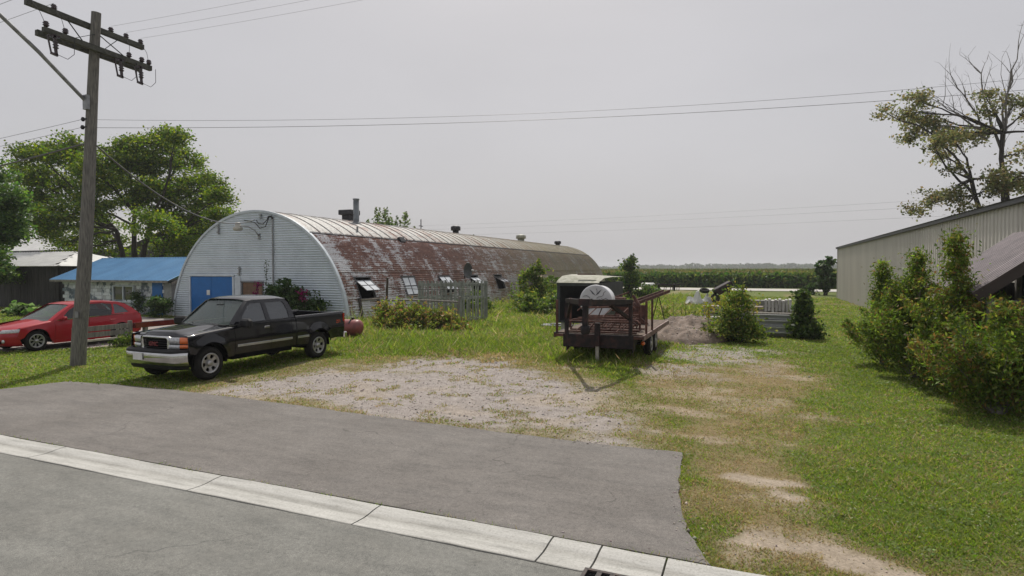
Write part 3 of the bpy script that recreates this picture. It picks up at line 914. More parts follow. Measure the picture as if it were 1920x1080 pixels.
# side windows: top-hung sashes of four panes, some swung open
pane_me = {}
def window(y, w, open_deg, bright):
    zt = QZ0 + QR * math.sin(math.radians(W1)); zb = QZ0 + QR * math.sin(math.radians(W0))
    xt = QR * math.cos(math.radians(W1)); xb = QR * math.cos(math.radians(W0))
    root = MB()
    root.bar((xt - 0.02, y, zt), (xb - 0.0, y, zb), 0.07, 0.12).bar((xt - 0.02, y + w, zt), (xb, y + w, zb), 0.07, 0.12)
    root.bar((xt + 0.0, y - 0.05, zt + 0.02), (xt + 0.0, y + w + 0.05, zt + 0.02), 0.14, 0.05)
    wo = root.build('window', SASH, hut)
    box_obj('sill', ((xb + 0.05), y + w / 2, zb - 0.03), (0.20, w + 0.16, 0.06), M('sill_board', (0.42, 0.36, 0.30), (0.2, 0.17, 0.15), 8, 0.85), wo)
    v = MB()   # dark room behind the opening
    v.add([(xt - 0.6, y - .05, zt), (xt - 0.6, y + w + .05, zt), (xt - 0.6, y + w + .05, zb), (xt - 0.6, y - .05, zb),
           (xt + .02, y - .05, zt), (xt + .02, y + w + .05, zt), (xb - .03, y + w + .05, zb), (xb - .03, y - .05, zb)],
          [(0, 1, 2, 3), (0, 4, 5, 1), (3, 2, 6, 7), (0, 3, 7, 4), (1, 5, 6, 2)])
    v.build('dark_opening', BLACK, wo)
    # sash hinged at the top
    L = math.hypot(xt - xb, zt - zb) * (0.78 if open_deg > 20 else 0.95)
    base = math.atan2(xb - xt, zt - zb)
    a = base + math.radians(open_deg)
    hx, hz_ = xt + 0.04, zt - (0.12 if open_deg > 20 else 0.02)
    def sp(u, v_, off=0.0):   # u along hut, v down the sash
        return (hx + v_ * math.sin(a) + off * math.cos(a), y + 0.04 + u, hz_ - v_ * math.cos(a) + off * math.sin(a))
    ww = w - 0.08
    fr = MB()
    for u in (0.015, ww / 2, ww - 0.015): fr.bar(sp(u, 0), sp(u, L), 0.035, 0.035)
    for v_ in (0.015, L * 0.5, L - 0.015): fr.bar(sp(0, v_), sp(ww, v_), 0.034, 0.034)
    so = fr.build('sash', SASH, wo)
    for i in range(2):
        for j in range(2):
            u0, u1 = i * ww / 2 + 0.03, (i + 1) * ww / 2 - 0.03
            v0, v1 = j * L / 2 + 0.03, (j + 1) * L / 2 - 0.03
            p = MB(); ps = [sp(u0, v0), sp(u1, v0), sp(u1, v1), sp(u0, v1)]
            qs = [sp(u0, v0, -0.008), sp(u1, v0, -0.008), sp(u1, v1, -0.008), sp(u0, v1, -0.008)]
            p.add(ps + qs, [(0, 3, 2, 1), (4, 5, 6, 7), (0, 1, 5, 4), (1, 2, 6, 5), (2, 3, 7, 6), (3, 0, 4, 7)])
            p.build('pane', PANE if bright else PANE_DARK, wo)
    return wo
opens = [(34, True), (2, True), (20, True), (40, True), (44, False)]
for (w0, wl_), (dg, br) in zip(wins, opens): window(w0, wl_, dg, br)
mb = MB()   # dark battens that run down beside the nearest window
for yy in (1.0, 2.5):
    mb2 = MB()
    for p0, p1 in zip(np.linspace(4, 15, 5)[:-1], np.linspace(4, 15, 5)[1:]):
        mb2.bar(q_pt(p0, yy, 0.05), q_pt(p1, yy, 0.05), 0.16, 0.05)
    mb2.build('batten', M('dark_batten', (0.075, 0.06, 0.05), (0.04, 0.035, 0.03), 6, 0.9), hut)

# things on the ridge
def roof_vent(x, y, zb, zt, w, cap, mat, capmat, label=None):
    m2 = MB().lathe([(w, zb - 0.25), (w, zt - (zt - zb) * 0.45), (0, zt - (zt - zb) * 0.45)], (x, y, 0), 'Z', 14)
    o = m2.build('roof_vent', mat, hut)
    MB().lathe([(w * 0.6, zt - (zt - zb) * 0.5), (cap, zt - (zt - zb) * 0.45), (cap, zt - 0.06), (cap * 0.55, zt + 0.02), (0, zt + 0.03)], (x, y, 0), 'Z', 14).build('vent_cap', capmat, o)
    return o
PIPE_GREY = M('stovepipe_steel', (0.20, 0.22, 0.23), (0.12, 0.13, 0.14), 3, 0.45, 0.4)
VENT_PALE = M('pale_vent_steel', (0.42, 0.42, 0.36), (0.25, 0.25, 0.2), 5, 0.5, 0.3)
rv = box_obj('roof_vent', (0.0, 7.5, 5.62), (0.62, 0.62, 0.5), DARK_METAL, hut)
box_obj('vent_cap', (0.0, 7.5, 6.01), (0.98, 0.9, 0.30), DARK_METAL, rv, bev=0.03)
sp_ = MB().lathe([(0.17, 4.9), (0.17, 6.50), (0.155, 6.50), (0.155, 6.54), (0.19, 6.56), (0.19, 6.64), (0.0, 6.66)], (1.6, 6.1, 0), 'Z', 16)
so = sp_.build('stovepipe', PIPE_GREY, hut)
MB().lathe([(0.30, 5.05), (0.30, 5.14), (0.2, 5.30), (0.17, 5.30)], (1.6, 6.1, 0), 'Z', 16).build('collar', PIPE_GREY, so)
MB().tube([(3.05, 4.3, 4.2), (3.05, 4.3, 4.86)], 0.055, 8).build('vent_pipe', GREY_METAL, hut)
MB().box((3.55, 7.75, 4.22), (0.34, 0.5, 0.34), Matrix.Rotation(math.radians(-35), 3, 'Y')).build('vent_hood', DARK_METAL, hut)
roof_vent(0.0, 21.2, 5.3, 6.12, 0.25, 0.40, DARK_METAL, DARK_METAL)
roof_vent(0.0, 35.5, 5.3, 6.15, 0.36, 0.52, VENT_PALE, VENT_PALE)
roof_vent(0.0, 47.5, 5.3, 6.05, 0.28, 0.42, DARK_METAL, DARK_METAL)
MB().tube([(0.0, 15.8, 5.3), (0.0, 15.8, 6.25)], 0.035, 6).box((0.0, 15.8, 5.75), (0.05, 0.5, 0.05)).build('mast', DARK_METAL, hut)

# grey boarded lean-to porch further along the side
dh = thing('side_porch', 'small weathered plywood porch half hidden in weeds beside the hut', 'porch', (-17.35, 45.2, 0))
for i in range(6): box_obj('plank', (0.5, -0.5 + i * 0.2, 0.98), (0.04, 0.185, 1.96), WOOD_GREY, dh)
for i in range(5): box_obj('plank', (-0.45 + i * 0.2, -0.63, 0.95), (0.185, 0.04, 1.9), WOOD_GREY, dh)
MB().box((0, 0, 2.05), (1.4, 1.6, 0.08), Matrix.Rotation(math.radians(10), 3, 'Y')).build('roof_board', M('tan_board', (0.42, 0.34, 0.2), (0.3, 0.24, 0.15), 4, 0.9), dh)

# satellite dish fixed to the curved side
sd = thing('satellite_dish', 'grey satellite dish on a bent arm against the rusty side', 'satellite dish', (-17.62, 34.0, 2.45), math.radians(-96))
dm = MB(); rows = []
for i in range(7):
    r = 0.5 * i / 6
    rows.append([(r * math.cos(t), 0.16 * (r / 0.5) ** 2 - 0.0, r * math.sin(t)) for t in np.linspace(0, 2 * PI, 25)])
for rr in (rows,): dm.grid(rr, True)
rows2 = [[(x, y - 0.015, z) for (x, y, z) in r] for r in rows]
dm.grid(rows2, True, flip=True)
dsh = dm.build('dish', M('dish_grey', (0.075, 0.08, 0.085), (0.05, 0.053, 0.056), 5, 0.5), sd)
MB().tube([(0, 0.1, -0.4), (0, 0.42, -0.12), (0, 0.48, 0.0)], 0.018, 6).build('feed_arm', GREY_METAL, sd)
MB().lathe([(0, -0.06), (0.05, -0.06), (0.06, 0.06), (0, 0.06)], (0, 0.48, 0.02), 'Y', 10).build('receiver', WHITE_PAINT, sd)
MB().tube([(0, -0.02, -0.05), (-0.05, -0.15, -0.1), (-0.22, -0.25, -0.5)], 0.03, 7).build('bracket', DARK_METAL, sd)

# ------------------------------------------------------------------ block house with the blue roof
house = thing('block_house', 'low peeling white block house with blue metal roof beside the hut', 'house', (-34.6, 22.6, 0))
BLOCK = M('painted_block', (0.62, 0.65, 0.67), (0.15, 0.19, 0.22), 1.6, 0.8, lo=0.45, hi=0.5, bmp=0.2, bscale=30, rnd=0.3)
MORTAR = M('mortar', (0.33, 0.34, 0.34), None, 8, 0.9)
wall = box_obj('wall', (0.15, 1.55, 0.9), (9.3, 2.9, 1.8), MORTAR, house)
bm_full = MB().box((0, 0, 0), (0.38, 0.06, 0.185)).mesh('concrete_block', BLOCK)
for r in range(9):
    x = -4.5 + (0.2 if r % 2 else 0.0)
    while x < 4.0:
        z = 0.1 + r * 0.202
        if not (0.05 < x + 0.2 and x - 0.2 < 1.85 and 0.72 < z < 1.58):
            o = link('concrete_block', bm_full, wall); o.location = (x + 0.1, 0.085 - 0.004 * ((r * 7 + int(x * 5)) % 3), z)
        x += 0.402
hw_ = MB()
hw_.box((0.95, 0.05, 1.58), (1.78, 0.10, 0.06)).box((0.95, 0.04, 0.68), (1.86, 0.14, 0.06)).box((0.09, 0.05, 1.13), (0.06, 0.10, 0.84)).box((1.81, 0.05, 1.13), (0.06, 0.10, 0.84)).box((0.95, 0.05, 1.13), (0.07, 0.10, 0.84))
wo = hw_.build('window', TRIM_WHITE, house)
for x in (0.515, 1.38): box_obj('pane', (x, 0.075, 1.13), (0.78, 0.02, 0.83), PANE_DARK, wo)
d = box_obj('door', (3.75, 0.06, 0.92), (0.8, 0.06, 1.84), BLUE_DOOR, house)
MB().lathe([(0, -0.05), (0.035, -0.05), (0.03, 0), (0, 0)], (4.06, 0.03, 0.95), 'Y', 8).build('handle', GREY_METAL, d)
box_obj('fascia', (0.0, -0.36, 1.86), (10.2, 0.04, 0.12), M('old_fascia', (0.30, 0.28, 0.24), (0.14, 0.13, 0.12), 5, 0.9), house)
# ribbed roof sheets, front and back slope
def rib_sheet(name, w, length, mat, ribs=3, rh=0.025):
    mb = MB(); pts = []
    for i in range(ribs):
        x0 = w * i / ribs; x1 = w * (i + 1) / ribs
        pts += [(x0, 0), (x0 + 0.025, rh), (x0 + 0.055, rh), (x0 + 0.08, 0), (x0 + (x1 - x0) * 0.5, 0.0), (x0 + (x1 - x0) * 0.5 + 0.02, rh * 0.35), (x0 + (x1 - x0) * 0.5 + 0.045, 0)]
    pts.append((w, 0))
    mb.grid([[(x, 0, z) for x, z in pts], [(x, length, z) for x, z in pts]], False)
    return mb.mesh(name, mat)
rl = math.hypot(3.15, 1.32)
rs = rib_sheet('roof_sheet', 0.93, rl, BLUE_ROOF, 4, 0.04)
for i in range(11):
    o = link('roof_sheet', rs, house); o.location = (-5.1 + i * 0.93, -0.38, 1.90 + 0.003 * (i % 2)); o.rotation_euler = (math.atan2(1.32, 3.15), 0, 0)
    o = link('roof_sheet', rs, house); o.location = (-5.1 + (i + 1) * 0.93, 5.92, 1.90 + 0.003 * (i % 2)); o.rotation_euler = (math.atan2(1.32, 3.15), 0, PI)
MB().tube([(-5.12, 2.77, 3.22), (5.15, 2.77, 3.22)], 0.06, 6).build('ridge_cap', BLUE_ROOF, house)
mb = MB()
for x in (-5.0, 5.0): MB().prism([(-0.2, 1.75), (5.7, 1.75), (2.77, 3.15)], lambda u, v, t, x=x: (x + t, u, v), 0.05).build('gable_wall', WOOD_GREY, house)

# ------------------------------------------------------------------ dark board barn and the big pale barn behind it
barn = thing('board_barn', 'dark grey vertical board shed with pale metal roof', 'barn', (-41.3, 23.6, 0))
box_obj('wall', (-8, 3.0, 1.36), (15.9, 5.8, 2.72), M('barn_inside', (0.02, 0.02, 0.02), None, 5, 0.9), barn)
pk = [MB().box((0, 0, 1.36), (0.235, 0.03, 2.72 - 0.05 * (i % 2))).mesh('plank', BARN_WOOD) for i in range(2)]
for i in range(62):
    o = link('plank', pk[i % 2], barn); o.location = (-0.15 - i * 0.25, 0.05 - 0.008 * (i % 3), 0)
for i in range(22):
    o = link('plank', pk[i % 2], barn); o.location = (-0.01, 0.3 + i * 0.25, 0); o.rotation_euler = (0, 0, PI / 2)
hip = {}
for i in range(18):      # hipped at the near end: sheets shorten towards the corner
    L = min(3.55, 0.35 + (17 - i) * 0.93 * 1.05)
    L = round(L, 2)
    if L not in hip: hip[L] = rib_sheet('roof_sheet', 0.93, L, BARN_ROOF, 3, 0.035)
    o = link('roof_sheet', hip[L], barn); o.location = (-16.3 + i * 0.93, -0.35, 2.74 + 0.003 * (i % 2)); o.rotation_euler = (math.radians(17), 0, 0)
    o = link('roof_sheet', hip[L], barn); o.location = (-15.37 + i * 0.93, 6.42, 2.74 + 0.003 * (i % 2)); o.rotation_euler = (math.radians(17), 0, PI)
MB().add([(0.44, -0.35, 2.75), (0.44, 6.42, 2.75), (-2.9, 3.03, 3.78)], [(0, 1, 2)]).build('hip_sheet', BARN_ROOF, barn)
big = thing('big_pale_barn', 'large barn with pale metal roof seen between the leafy trees', 'barn', (-66, 44, 0))
box_obj('wall', (-13, 9, 2.4), (26, 17, 4.8), M('big_barn_wall', (0.12, 0.115, 0.11), (0.08, 0.08, 0.08), 2, 0.9), big)
rs3 = rib_sheet('roof_sheet', 1.86, 10.6, BARN_ROOF, 4, 0.03)
for i in range(15):
    o = link('roof_sheet', rs3, big); o.location = (-26.6 + i * 1.86, -0.5, 4.8 + 0.004 * (i % 2)); o.rotation_euler = (math.radians(26), 0, 0)
    o = link('roof_sheet', rs3, big); o.location = (-24.74 + i * 1.86, 18.5, 4.8 + 0.004 * (i % 2)); o.rotation_euler = (math.radians(26), 0, PI)
box_obj('eave_shadow_strip', (-13, -0.54, 4.7), (28.0, 0.06, 0.22), DARK_TRIM, big)  # dark strip put in for the shadow under the eave

# ------------------------------------------------------------------ beige steel shed on the east side
shed = thing('steel_shed', 'long beige ribbed steel shed with dark roof edge', 'shed', (5.85, 59.5, 0), math.radians(0.9))
SH_L, SH_H, SH_W = 45.0, 4.36, 16.0
box_obj('core_wall', (SH_W / 2 + 0.05, -SH_L / 2, SH_H / 2), (SH_W - 0.1, SH_L - 0.1, SH_H - 0.06), BEIGE_SIDING, shed)
def siding(w, h):
    mb = MB(); pts = [(0, 0)]
    n = int(round(w / 0.3))
    for i in range(n):
        x0 = 0.3 * i
        pts += [(x0 + 0.03, 0.0), (x0 + 0.05, 0.035), (x0 + 0.085, 0.035), (x0 + 0.105, 0.0), (x0 + 0.19, 0.0), (x0 + 0.2, 0.007), (x0 + 0.215, 0.007), (x0 + 0.225, 0)]
    pts.append((w, 0))
    mb.grid([[(-d, x, 0.0) for x, d in pts], [(-d, x, h) for x, d in pts]], False, flip=True)
    return mb.mesh('siding_panel', BEIGE_SIDING)
sm_ = siding(0.9, SH_H)
for i in range(50):
    o = link('siding_panel', sm_, shed); o.location = (-0.005 - 0.003 * (i % 2), -SH_L + i * 0.9, 0)
for i in range(17):
    for yy, rz in ((-SH_L, -PI / 2), (0.0, PI / 2)):
        o = link('siding_panel', sm_, shed); o.location = (0.03 + (i + (1 if rz < 0 else 0)) * 0.935, yy, 0); o.rotation_euler = (0, 0, PI / 2 if rz < 0 else -PI / 2)
mb = MB()
mb.box((-0.10, -SH_L / 2, SH_H + 0.04), (0.16, SH_L + 0.5, 0.15)).build('eave_gutter', DARK_TRIM, shed)
box_obj('corner_trim', (-0.035, -0.05, SH_H / 2), (0.1, 0.14, SH_H), M('corner_trim', (0.45, 0.42, 0.39), None, 5, 0.5), shed)
rr = MB()
rr.add([(-0.25, 0.3, SH_H + 0.1), (-0.25, -SH_L - 0.3, SH_H + 0.1), (SH_W / 2, -SH_L - 0.3, SH_H + 1.3), (SH_W / 2, 0.3, SH_H + 1.3), (SH_W + 0.2, 0.3, SH_H + 0.1), (SH_W + 0.2, -SH_L - 0.3, SH_H + 0.1)],
       [(0, 1, 2, 3), (3, 2, 5, 4)])
rr.build('roof', M('dark_shed_roof', (0.11, 0.11, 0.12), None, 3, 0.5), shed)

# open lean-to with the brown-purple metal roof
lean = thing('open_lean_to', 'open lean-to with purple-brown ribbed metal roof behind the cedars', 'lean-to', (4.0, 14.0, 0))
rs4 = rib_sheet('roof_sheet', 0.9, 2.1, PURPLE_ROOF, 6, 0.022)
sl = math.radians(38)
for i in range(4):
    o = link('roof_sheet', rs4, lean); o.location = (-0.28, 0.9 + i * 0.9, 2.06 + 0.003 * (i % 2))
    o.rotation_euler = Matrix(((0, math.cos(sl), -math.sin(sl)), (-1, 0, 0), (0, math.sin(sl), math.cos(sl)))).to_euler()
mb = MB()
mb.bar((-0.3, -0.03, 1.97), (1.40, -0.03, 1.97 + 1.70 * math.tan(sl)), 0.05, 0.2)
mb.build('rake_board', M('dark_brown_board', (0.045, 0.032, 0.03), None, 5, 0.8), lean)
for x, z in ((-0.05, 1.98), (1.45, 3.1)):
    for y in (0.1, 3.5): box_obj('post', (x, y, z / 2), (0.11, 0.11, z), WOOD_GREY, lean)
box_obj('back_wall', (0.75, 3.62, 1.1), (1.6, 0.05, 2.2), BARN_WOOD, lean)
box_obj('side_wall', (1.55, 1.8, 1.5), (0.05, 3.6, 3.0), BARN_WOOD, lean)
ORD = ['first', 'second', 'third', 'fourth', 'fifth', 'sixth', 'seventh', 'eighth', 'ninth', 'tenth', 'eleventh', 'twelfth']
bd = MB().box((0, 0, 0), (1.1, 0.3, 0.05)).mesh('stored_board', M('stored_grey_board', (0.33, 0.33, 0.34), (0.2, 0.2, 0.21), 4, 0.8))
for i in range(9):
    o = link('stored_board', bd); o.location = (4.75 + 0.03 * (i % 3), 15.3, 1.05 + i * 0.1)
    tag(o, ORD[i] + ' grey board from the bottom of the pile under the purple-brown roof', 'board', 'grey boards stored under the lean-to')
rk = thing('timber_rack', 'dark timber rack carrying grey boards under the lean-to', 'rack', (4.75, 15.3, 0))
for x in (-0.45, 0.45):
    box_obj('leg', (x, 0, 0.5), (0.1, 0.28, 1.0), WOOD_GREY, rk)
box_obj('shelf', (0, 0, 1.01), (1.15, 0.3, 0.03), WOOD_GREY, rk)
bb = MB().lathe([(0, 0), (0.27, 0), (0.29, 0.03), (0.285, 0.28), (0.295, 0.3), (0.285, 0.32), (0.285, 0.58), (0.295, 0.6), (0.285, 0.62), (0.29, 0.88), (0.27, 0.9), (0, 0.89)], (4.05, 14.75, 0), 'Z', 20)
tag(bb.build('barrel', M('blue_barrel', (0.16, 0.30, 0.42), None, 5, 0.5)), 'pale blue drum standing beneath the lean-to roof', 'barrel')

# ------------------------------------------------------------------ vehicles
def make_wheel(parent, x, ysgn, yout, r, rim_r, w, holes, style, name='wheel'):
    """wheel with its outer face at y = ysgn*yout; rim face has cut windows (truck) or spokes (car)"""
    o = bpy.data.objects.new(name, None); COL.objects.link(o); o.parent = parent; o.location = (x, ysgn * yout, r)
    if ysgn < 0: o.rotation_euler = (0, 0, 0)
    s = -ysgn      # inwards
    ty = MB().lathe([(rim_r, s * 0.02), (rim_r + 0.03, s * 0.0), (r - 0.07, s * -0.008), (r - 0.025, s * 0.015), (r - 0.004, s * 0.05), (r, s * 0.09),
                     (r, s * (w - 0.09)), (r - 0.02, s * (w - 0.03)), (r - 0.07, s * w), (rim_r, s * w)], (0, 0, 0), 'Y', 36)
    tr = [(r + 0.006, 0)]
    ty.build('tyre', RUBBER, o)
    MB().lathe([(0.0, s * 0.13), (rim_r - 0.02, s * 0.13), (rim_r - 0.02, s * 0.02)], (0, 0, 0), 'Y', 28).build('brake_drum', BLACK, o)
    rimb = MB()
    out_r = rim_r + 0.004
    face = lambda rad: 0.03 + 0.045 * (1 - (rad / out_r)) * (1 if style == 'truck' else 0.6)
    hs = []
    for k in range(holes):
        a = 360.0 / holes * k + 8
        if style == 'truck': da, r0, r1 = 17, 0.50 * rim_r, 0.86 * rim_r
        else: da, r0, r1 = 360.0 / holes * 0.30, 0.36 * rim_r, 0.86 * rim_r
        p = [(rr * math.cos(math.radians(t)), rr * math.sin(math.radians(t))) for rr, t in ((r0, a - da * 0.8), (r0, a + da * 0.8), ((r0 + r1) / 2, a + da), (r1, a + da * 0.85), (r1 * 1.02, a), (r1, a - da * 0.85), ((r0 + r1) / 2, a - da))]
        hs.append(p)
    outl = [(out_r * math.cos(2 * PI * k / 32), out_r * math.sin(2 * PI * k / 32)) for k in range(32)]
    panel_mb(rimb, outl, hs, lambda u, v: (u, -face(math.hypot(u, v)) + 0.02, v), 0.06, 0.03, sgn=-s)
    rimb.lathe([(out_r, s * 0.012), (out_r + 0.012, s * -0.004), (out_r - 0.012, s * -0.012), (out_r - 0.03, s * 0.006)], (0, 0, 0), 'Y', 32)
    ro = rimb.build('rim', ALLOY, o)
    MB().lathe([(0.075 * r / 0.38, s * 0.06), (0.07 * r / 0.38, s * 0.005), (0.045 * r / 0.38, s * -0.012), (0.0, s * -0.014)], (0, 0, 0), 'Y', 16).build('hub_cap', ALLOY, o)
    return o

def mirror2(fn):
    for s in (1, -1): fn(s)

# ---- black pickup: x runs rearwards from the front bumper, z up
def make_truck():
    T = thing('pickup_truck', 'black extended-cab pickup truck parked on the grass edge', 'pickup truck', (-12.50, 8.90, 0), PI / 2)
    FA, RA, WR = 0.88, 4.50, 0.385
    AR = 0.475
    def wid(x, z):
        w = 0.945 - 0.10 * max(0, (0.62 - z)) ** 1.0 - 0.22 * max(0, z - 0.98) ** 1.5
        w += 0.022 * math.exp(-((z - 0.82) / 0.12) ** 2)
        w -= 0.30 * max(0, 0.42 - x) ** 1.6
        for a in (FA, RA):
            d = math.hypot(x - a, z - 0.40)
            w += 0.028 * math.exp(-((d - AR) / 0.09) ** 2)
        return w
    side = lambda u, v: (u, wid(u, v), v)
    def hz(x): return 1.055 + 0.115 * min(1, max(0, (x - 0.25) / 1.3)) ** 0.8       # fender top line
    # fenders
    fo = [(0.30, 0.78), (0.34, 0.66)] + [(p[0], p[1]) for p in arc(FA, 0.40, AR, 150, 180 - 172, 14)] + [(1.40, 0.47), (1.555, 0.47), (1.555, hz(1.55) - 0.05)] + [(x, hz(x) - 0.05) for x in (1.3, 1.0, 0.7, 0.45, 0.30)]
    fo = [(0.30, 0.76)] + [q for q in fo[1:] if q[1] > 0.44]
    def fender(s):
        mb = MB(); panel_mb(mb, fo, [], side, 0.07, 0.02, s)
        rows = []
        for x in np.linspace(0.30, 1.555, 12):
            zt = hz(x); w = wid(x, zt - 0.05); inn = 0.80 - 0.25 * max(0, 0.42 - x) ** 1.3
            rows.append([(x, s * w, zt - 0.05), (x, s * (w - 0.012), zt - 0.02), (x, s * (w - 0.04), zt - 0.002), (x, s * (w - 0.09), zt + 0.008), (x, s * inn, zt + 0.012)])
        mb.grid(rows, True, flip=(s < 0))
        mb.build('fender', TRUCK_PAINT, T)
    mirror2(fender)
    # doors: front door, short rear door
    def bel(x): return 1.215 + 0.015 * (x - 1.6)
    for (x0, x1, nm) in ((1.57, 2.70, 'front'), (2.71, 3.44, 'rear')):
        oul = [(x0, 0.50), (x1, 0.50), (x1, bel(x1)), (x0, bel(x0) - (0.03 if nm == 'front' else 0))]
        for s in (1, -1):
            mb = MB(); panel_mb(mb, oul, [], side, 0.08, 0.02, s)
            do = mb.build('door', TRUCK_PAINT, T)
            if nm == 'front':
                hb = MB().box((2.56, s * (wid(2.56, 1.05) + 0.012), 1.08), (0.17, 0.03, 0.055), None, 0.008)
                hb.build('handle', CHROME, do)
            tm = MB()
            rows = [[(x, s * (wid(x, z) + o), z) for x in np.linspace(x0 + (0.0 if nm == 'rear' else 0.05), x1, 6)] for z, o in ((0.665, 0.0), (0.675, 0.016), (0.725, 0.016), (0.735, 0.0))]
            tm.grid(rows, False, flip=(s < 0)).build('side_moulding', M('side_moulding', (0.40, 0.42, 0.45), None, 8, 0.2, 0.6, coat=0.6), do)
    # cab corner behind the rear door
    def cabc(s):
        mb = MB(); panel_mb(mb, [(3.45, 0.50), (3.60, 0.50), (3.60, 1.235), (3.45, 1.235)], [], side, 0.08, 0.02, s)
        mb.build('cab_corner', TRUCK_PAINT, T)
    mirror2(cabc)
    # greenhouse
    gw = lambda z: 0.905 - 0.36 * (z - 1.22) - 0.10 * max(0, z - 1.68)
    gs = lambda u, v: (u, gw(v), v)
    gout = [(1.57, 1.222), (3.585, 1.252), (3.57, 1.45), (3.50, 1.66), (3.40, 1.755), (3.2, 1.785), (2.30, 1.785), (2.14, 1.74), (1.86, 1.50)]
    w1 = [(1.78, 1.25), (2.60, 1.25), (2.57, 1.70), (2.24, 1.70), (2.10, 1.62), (1.90, 1.42)]
    w2 = [(2.74, 1.255), (3.40, 1.26), (3.40, 1.44), (3.35, 1.62), (3.29, 1.70), (2.70, 1.70)]
    cab = MB()
    for s in (1, -1): panel_mb(cab, gout, [w1, w2], gs, 0.07, 0.025, s)
    # roof skin
    rows = []
    for x, dz in ((2.13, -0.055), (2.2, -0.025), (2.32, 0.0), (2.6, 0.012), (2.95, 0.012), (3.25, 0.0), (3.38, -0.02), (3.46, -0.05)):
        r = []
        for t in np.linspace(-1, 1, 17):
            yy = t * 0.706
            r.append((x - 0.05 * (1 - t * t) * (1 if x < 2.4 else 0), yy, 1.775 + dz * (0.4 + 0.6 * (1 - t * t)) + 0.085 * (1 - abs(t) ** 3.2)))
        rows.append(r)
    cab.grid(rows, True)
    # A pillars between windshield and side frame
    for s in (1, -1):
        a = [(1.57, 1.222), (1.86, 1.50), (2.14, 1.74), (2.2, 1.765)]
        rows = []
        for (x, z) in a:
            wi = 0.80 - 0.30 * (z - 1.222)
            xi = x - 0.05
            rows.append([(x, s * gw(z), z), (x - 0.025, s * (gw(z) * 0.5 + wi * 0.5 + 0.012), z + 0.008), (xi, s * wi, z + 0.004)])
        cab.grid(rows, True, flip=(s > 0))
    # back of the cab
    rows = []
    for (x, z) in ((3.60, 0.55), (3.60, 1.25)):
        rows.append([(x, t * 0.90, z) for t in np.linspace(-1, 1, 9)])
    cab.grid(rows, True)
    cab.build('cab', TRUCK_PAINT, T)
    bo = [(-0.88, 1.25), (0.88, 1.25), (0.80, 1.45), (0.72, 1.70), (0.66, 1.76), (-0.66, 1.76), (-0.72, 1.70), (-0.80, 1.45)]
    bh = [(-0.62, 1.30), (0.62, 1.30), (0.58, 1.64), (-0.58, 1.64)]
    bk = lambda u, v: (3.60 - 0.10 * max(0, v - 1.30) - 0.2 * max(0, v - 1.6), u, v)
    mb = MB(); panel_mb(mb, bo, [bh], bk, 0.12, 0.0, 1); mb.build('cab_back', TRUCK_PAINT, T)
    mb = MB(); panel_mb(mb, bh, [], lambda u, v: (3.585 - 0.10 * (v - 1.30), u, v), 0.3, 0.0, 1); mb.build('rear_window', TINTED, T)
    for s in (1, -1):
        for w in (w1, w2):
            mb = MB(); panel_mb(mb, w, [], lambda u, v: (u, gw(v) - 0.012, v), 0.2, 0.0, s); mb.build('side_window', TINTED, T)
    # windshield
    rows = []
    for t in np.linspace(0, 1, 7):
        z = 1.215 + 0.56 * t; xb = 1.47 + (2.10 - 1.47) * t; hw2 = 0.80 - 0.17 * t
        rows.append([(xb + 0.055 * u * u, hw2 * u, z - 0.01 * u * u) for u in np.linspace(-1, 1, 11)])
    MB().grid(rows, True, flip=True).build('windshield', WINDSHIELD, T)
    # hood with raised centre
    rows = []
    for t in np.linspace(0, 1, 15):
        x = 0.20 + 1.30 * t
        r = []
        for u in np.linspace(-1, 1, 17):
            hw2 = 0.795 - 0.25 * max(0, 0.42 - x) ** 1.3
            base = hz(max(x, 0.25)) + 0.012
            rise = 0.045 * (1 - sstep(0.45, 0.75, abs(u))) + 0.02 * (1 - u * u)
            nose = -0.10 * (1 - min(1, t / 0.10)) ** 2
            r.append((x + 0.10 * u * u * (1 - t) - 0.0, hw2 * u, float(base + rise * min(1, t * 6 + 0.25) + nose)))
        rows.append(r)
    MB().grid(rows, True).build('hood', TRUCK_PAINT, T)
    box_obj('cowl', (1.50, 0, 1.195), (0.12, 1.5, 0.03), PLASTIC, T)
    for s in (0.30, -0.35):
        MB().tube([(1.47, s, 1.225), (1.60, s + 0.28, 1.27), (1.66, s + 0.55, 1.30)], 0.011, 5).build('wiper', PLASTIC, T)
    # front face: shell behind the lamps
    rows = []
    for z in (0.70, 0.76, 0.86, 1.0, 1.045):
        rows.append([(0.24 + 0.09 * abs(t) ** 3 + 0.11 * max(0, abs(t) - 0.9) * 10 + 0.02 * (z > 1.02), t * 0.915, z) for t in np.linspace(-1, 1, 41)])
    MB().grid(rows, True, flip=True).build('front_panel', TRUCK_PAINT, T)
    # grille: chrome ring, dark bars, red letters
    def rr(cx, cz, w, h, rad, n=5):
        p = []
        for (sx, sz, a0) in ((1, -1, -90), (1, 1, 0), (-1, 1, 90), (-1, -1, 180)):
            for i in range(n + 1):
                a = math.radians(a0 + 90 * i / n)
                p.append((cx + sx * (w / 2 - rad) + rad * math.cos(a), cz + sz * (h / 2 - rad) + rad * math.sin(a)))
        return p
    ring = MB()
    fy = lambda u, v: (0.165 + 0.05 * (u / 0.45) ** 2, u, v)
    O_ = rr(0, 0.865, 0.90, 0.36, 0.07); I_ = rr(0, 0.868, 0.79, 0.265, 0.05)
    n_ = len(O_)
    def f3(p, d): x, yv, z = fy(*p); return (x + d, yv, z)
    Mi = [((a[0] + b_[0]) / 2, (a[1] + b_[1]) / 2) for a, b_ in zip(O_, I_)]
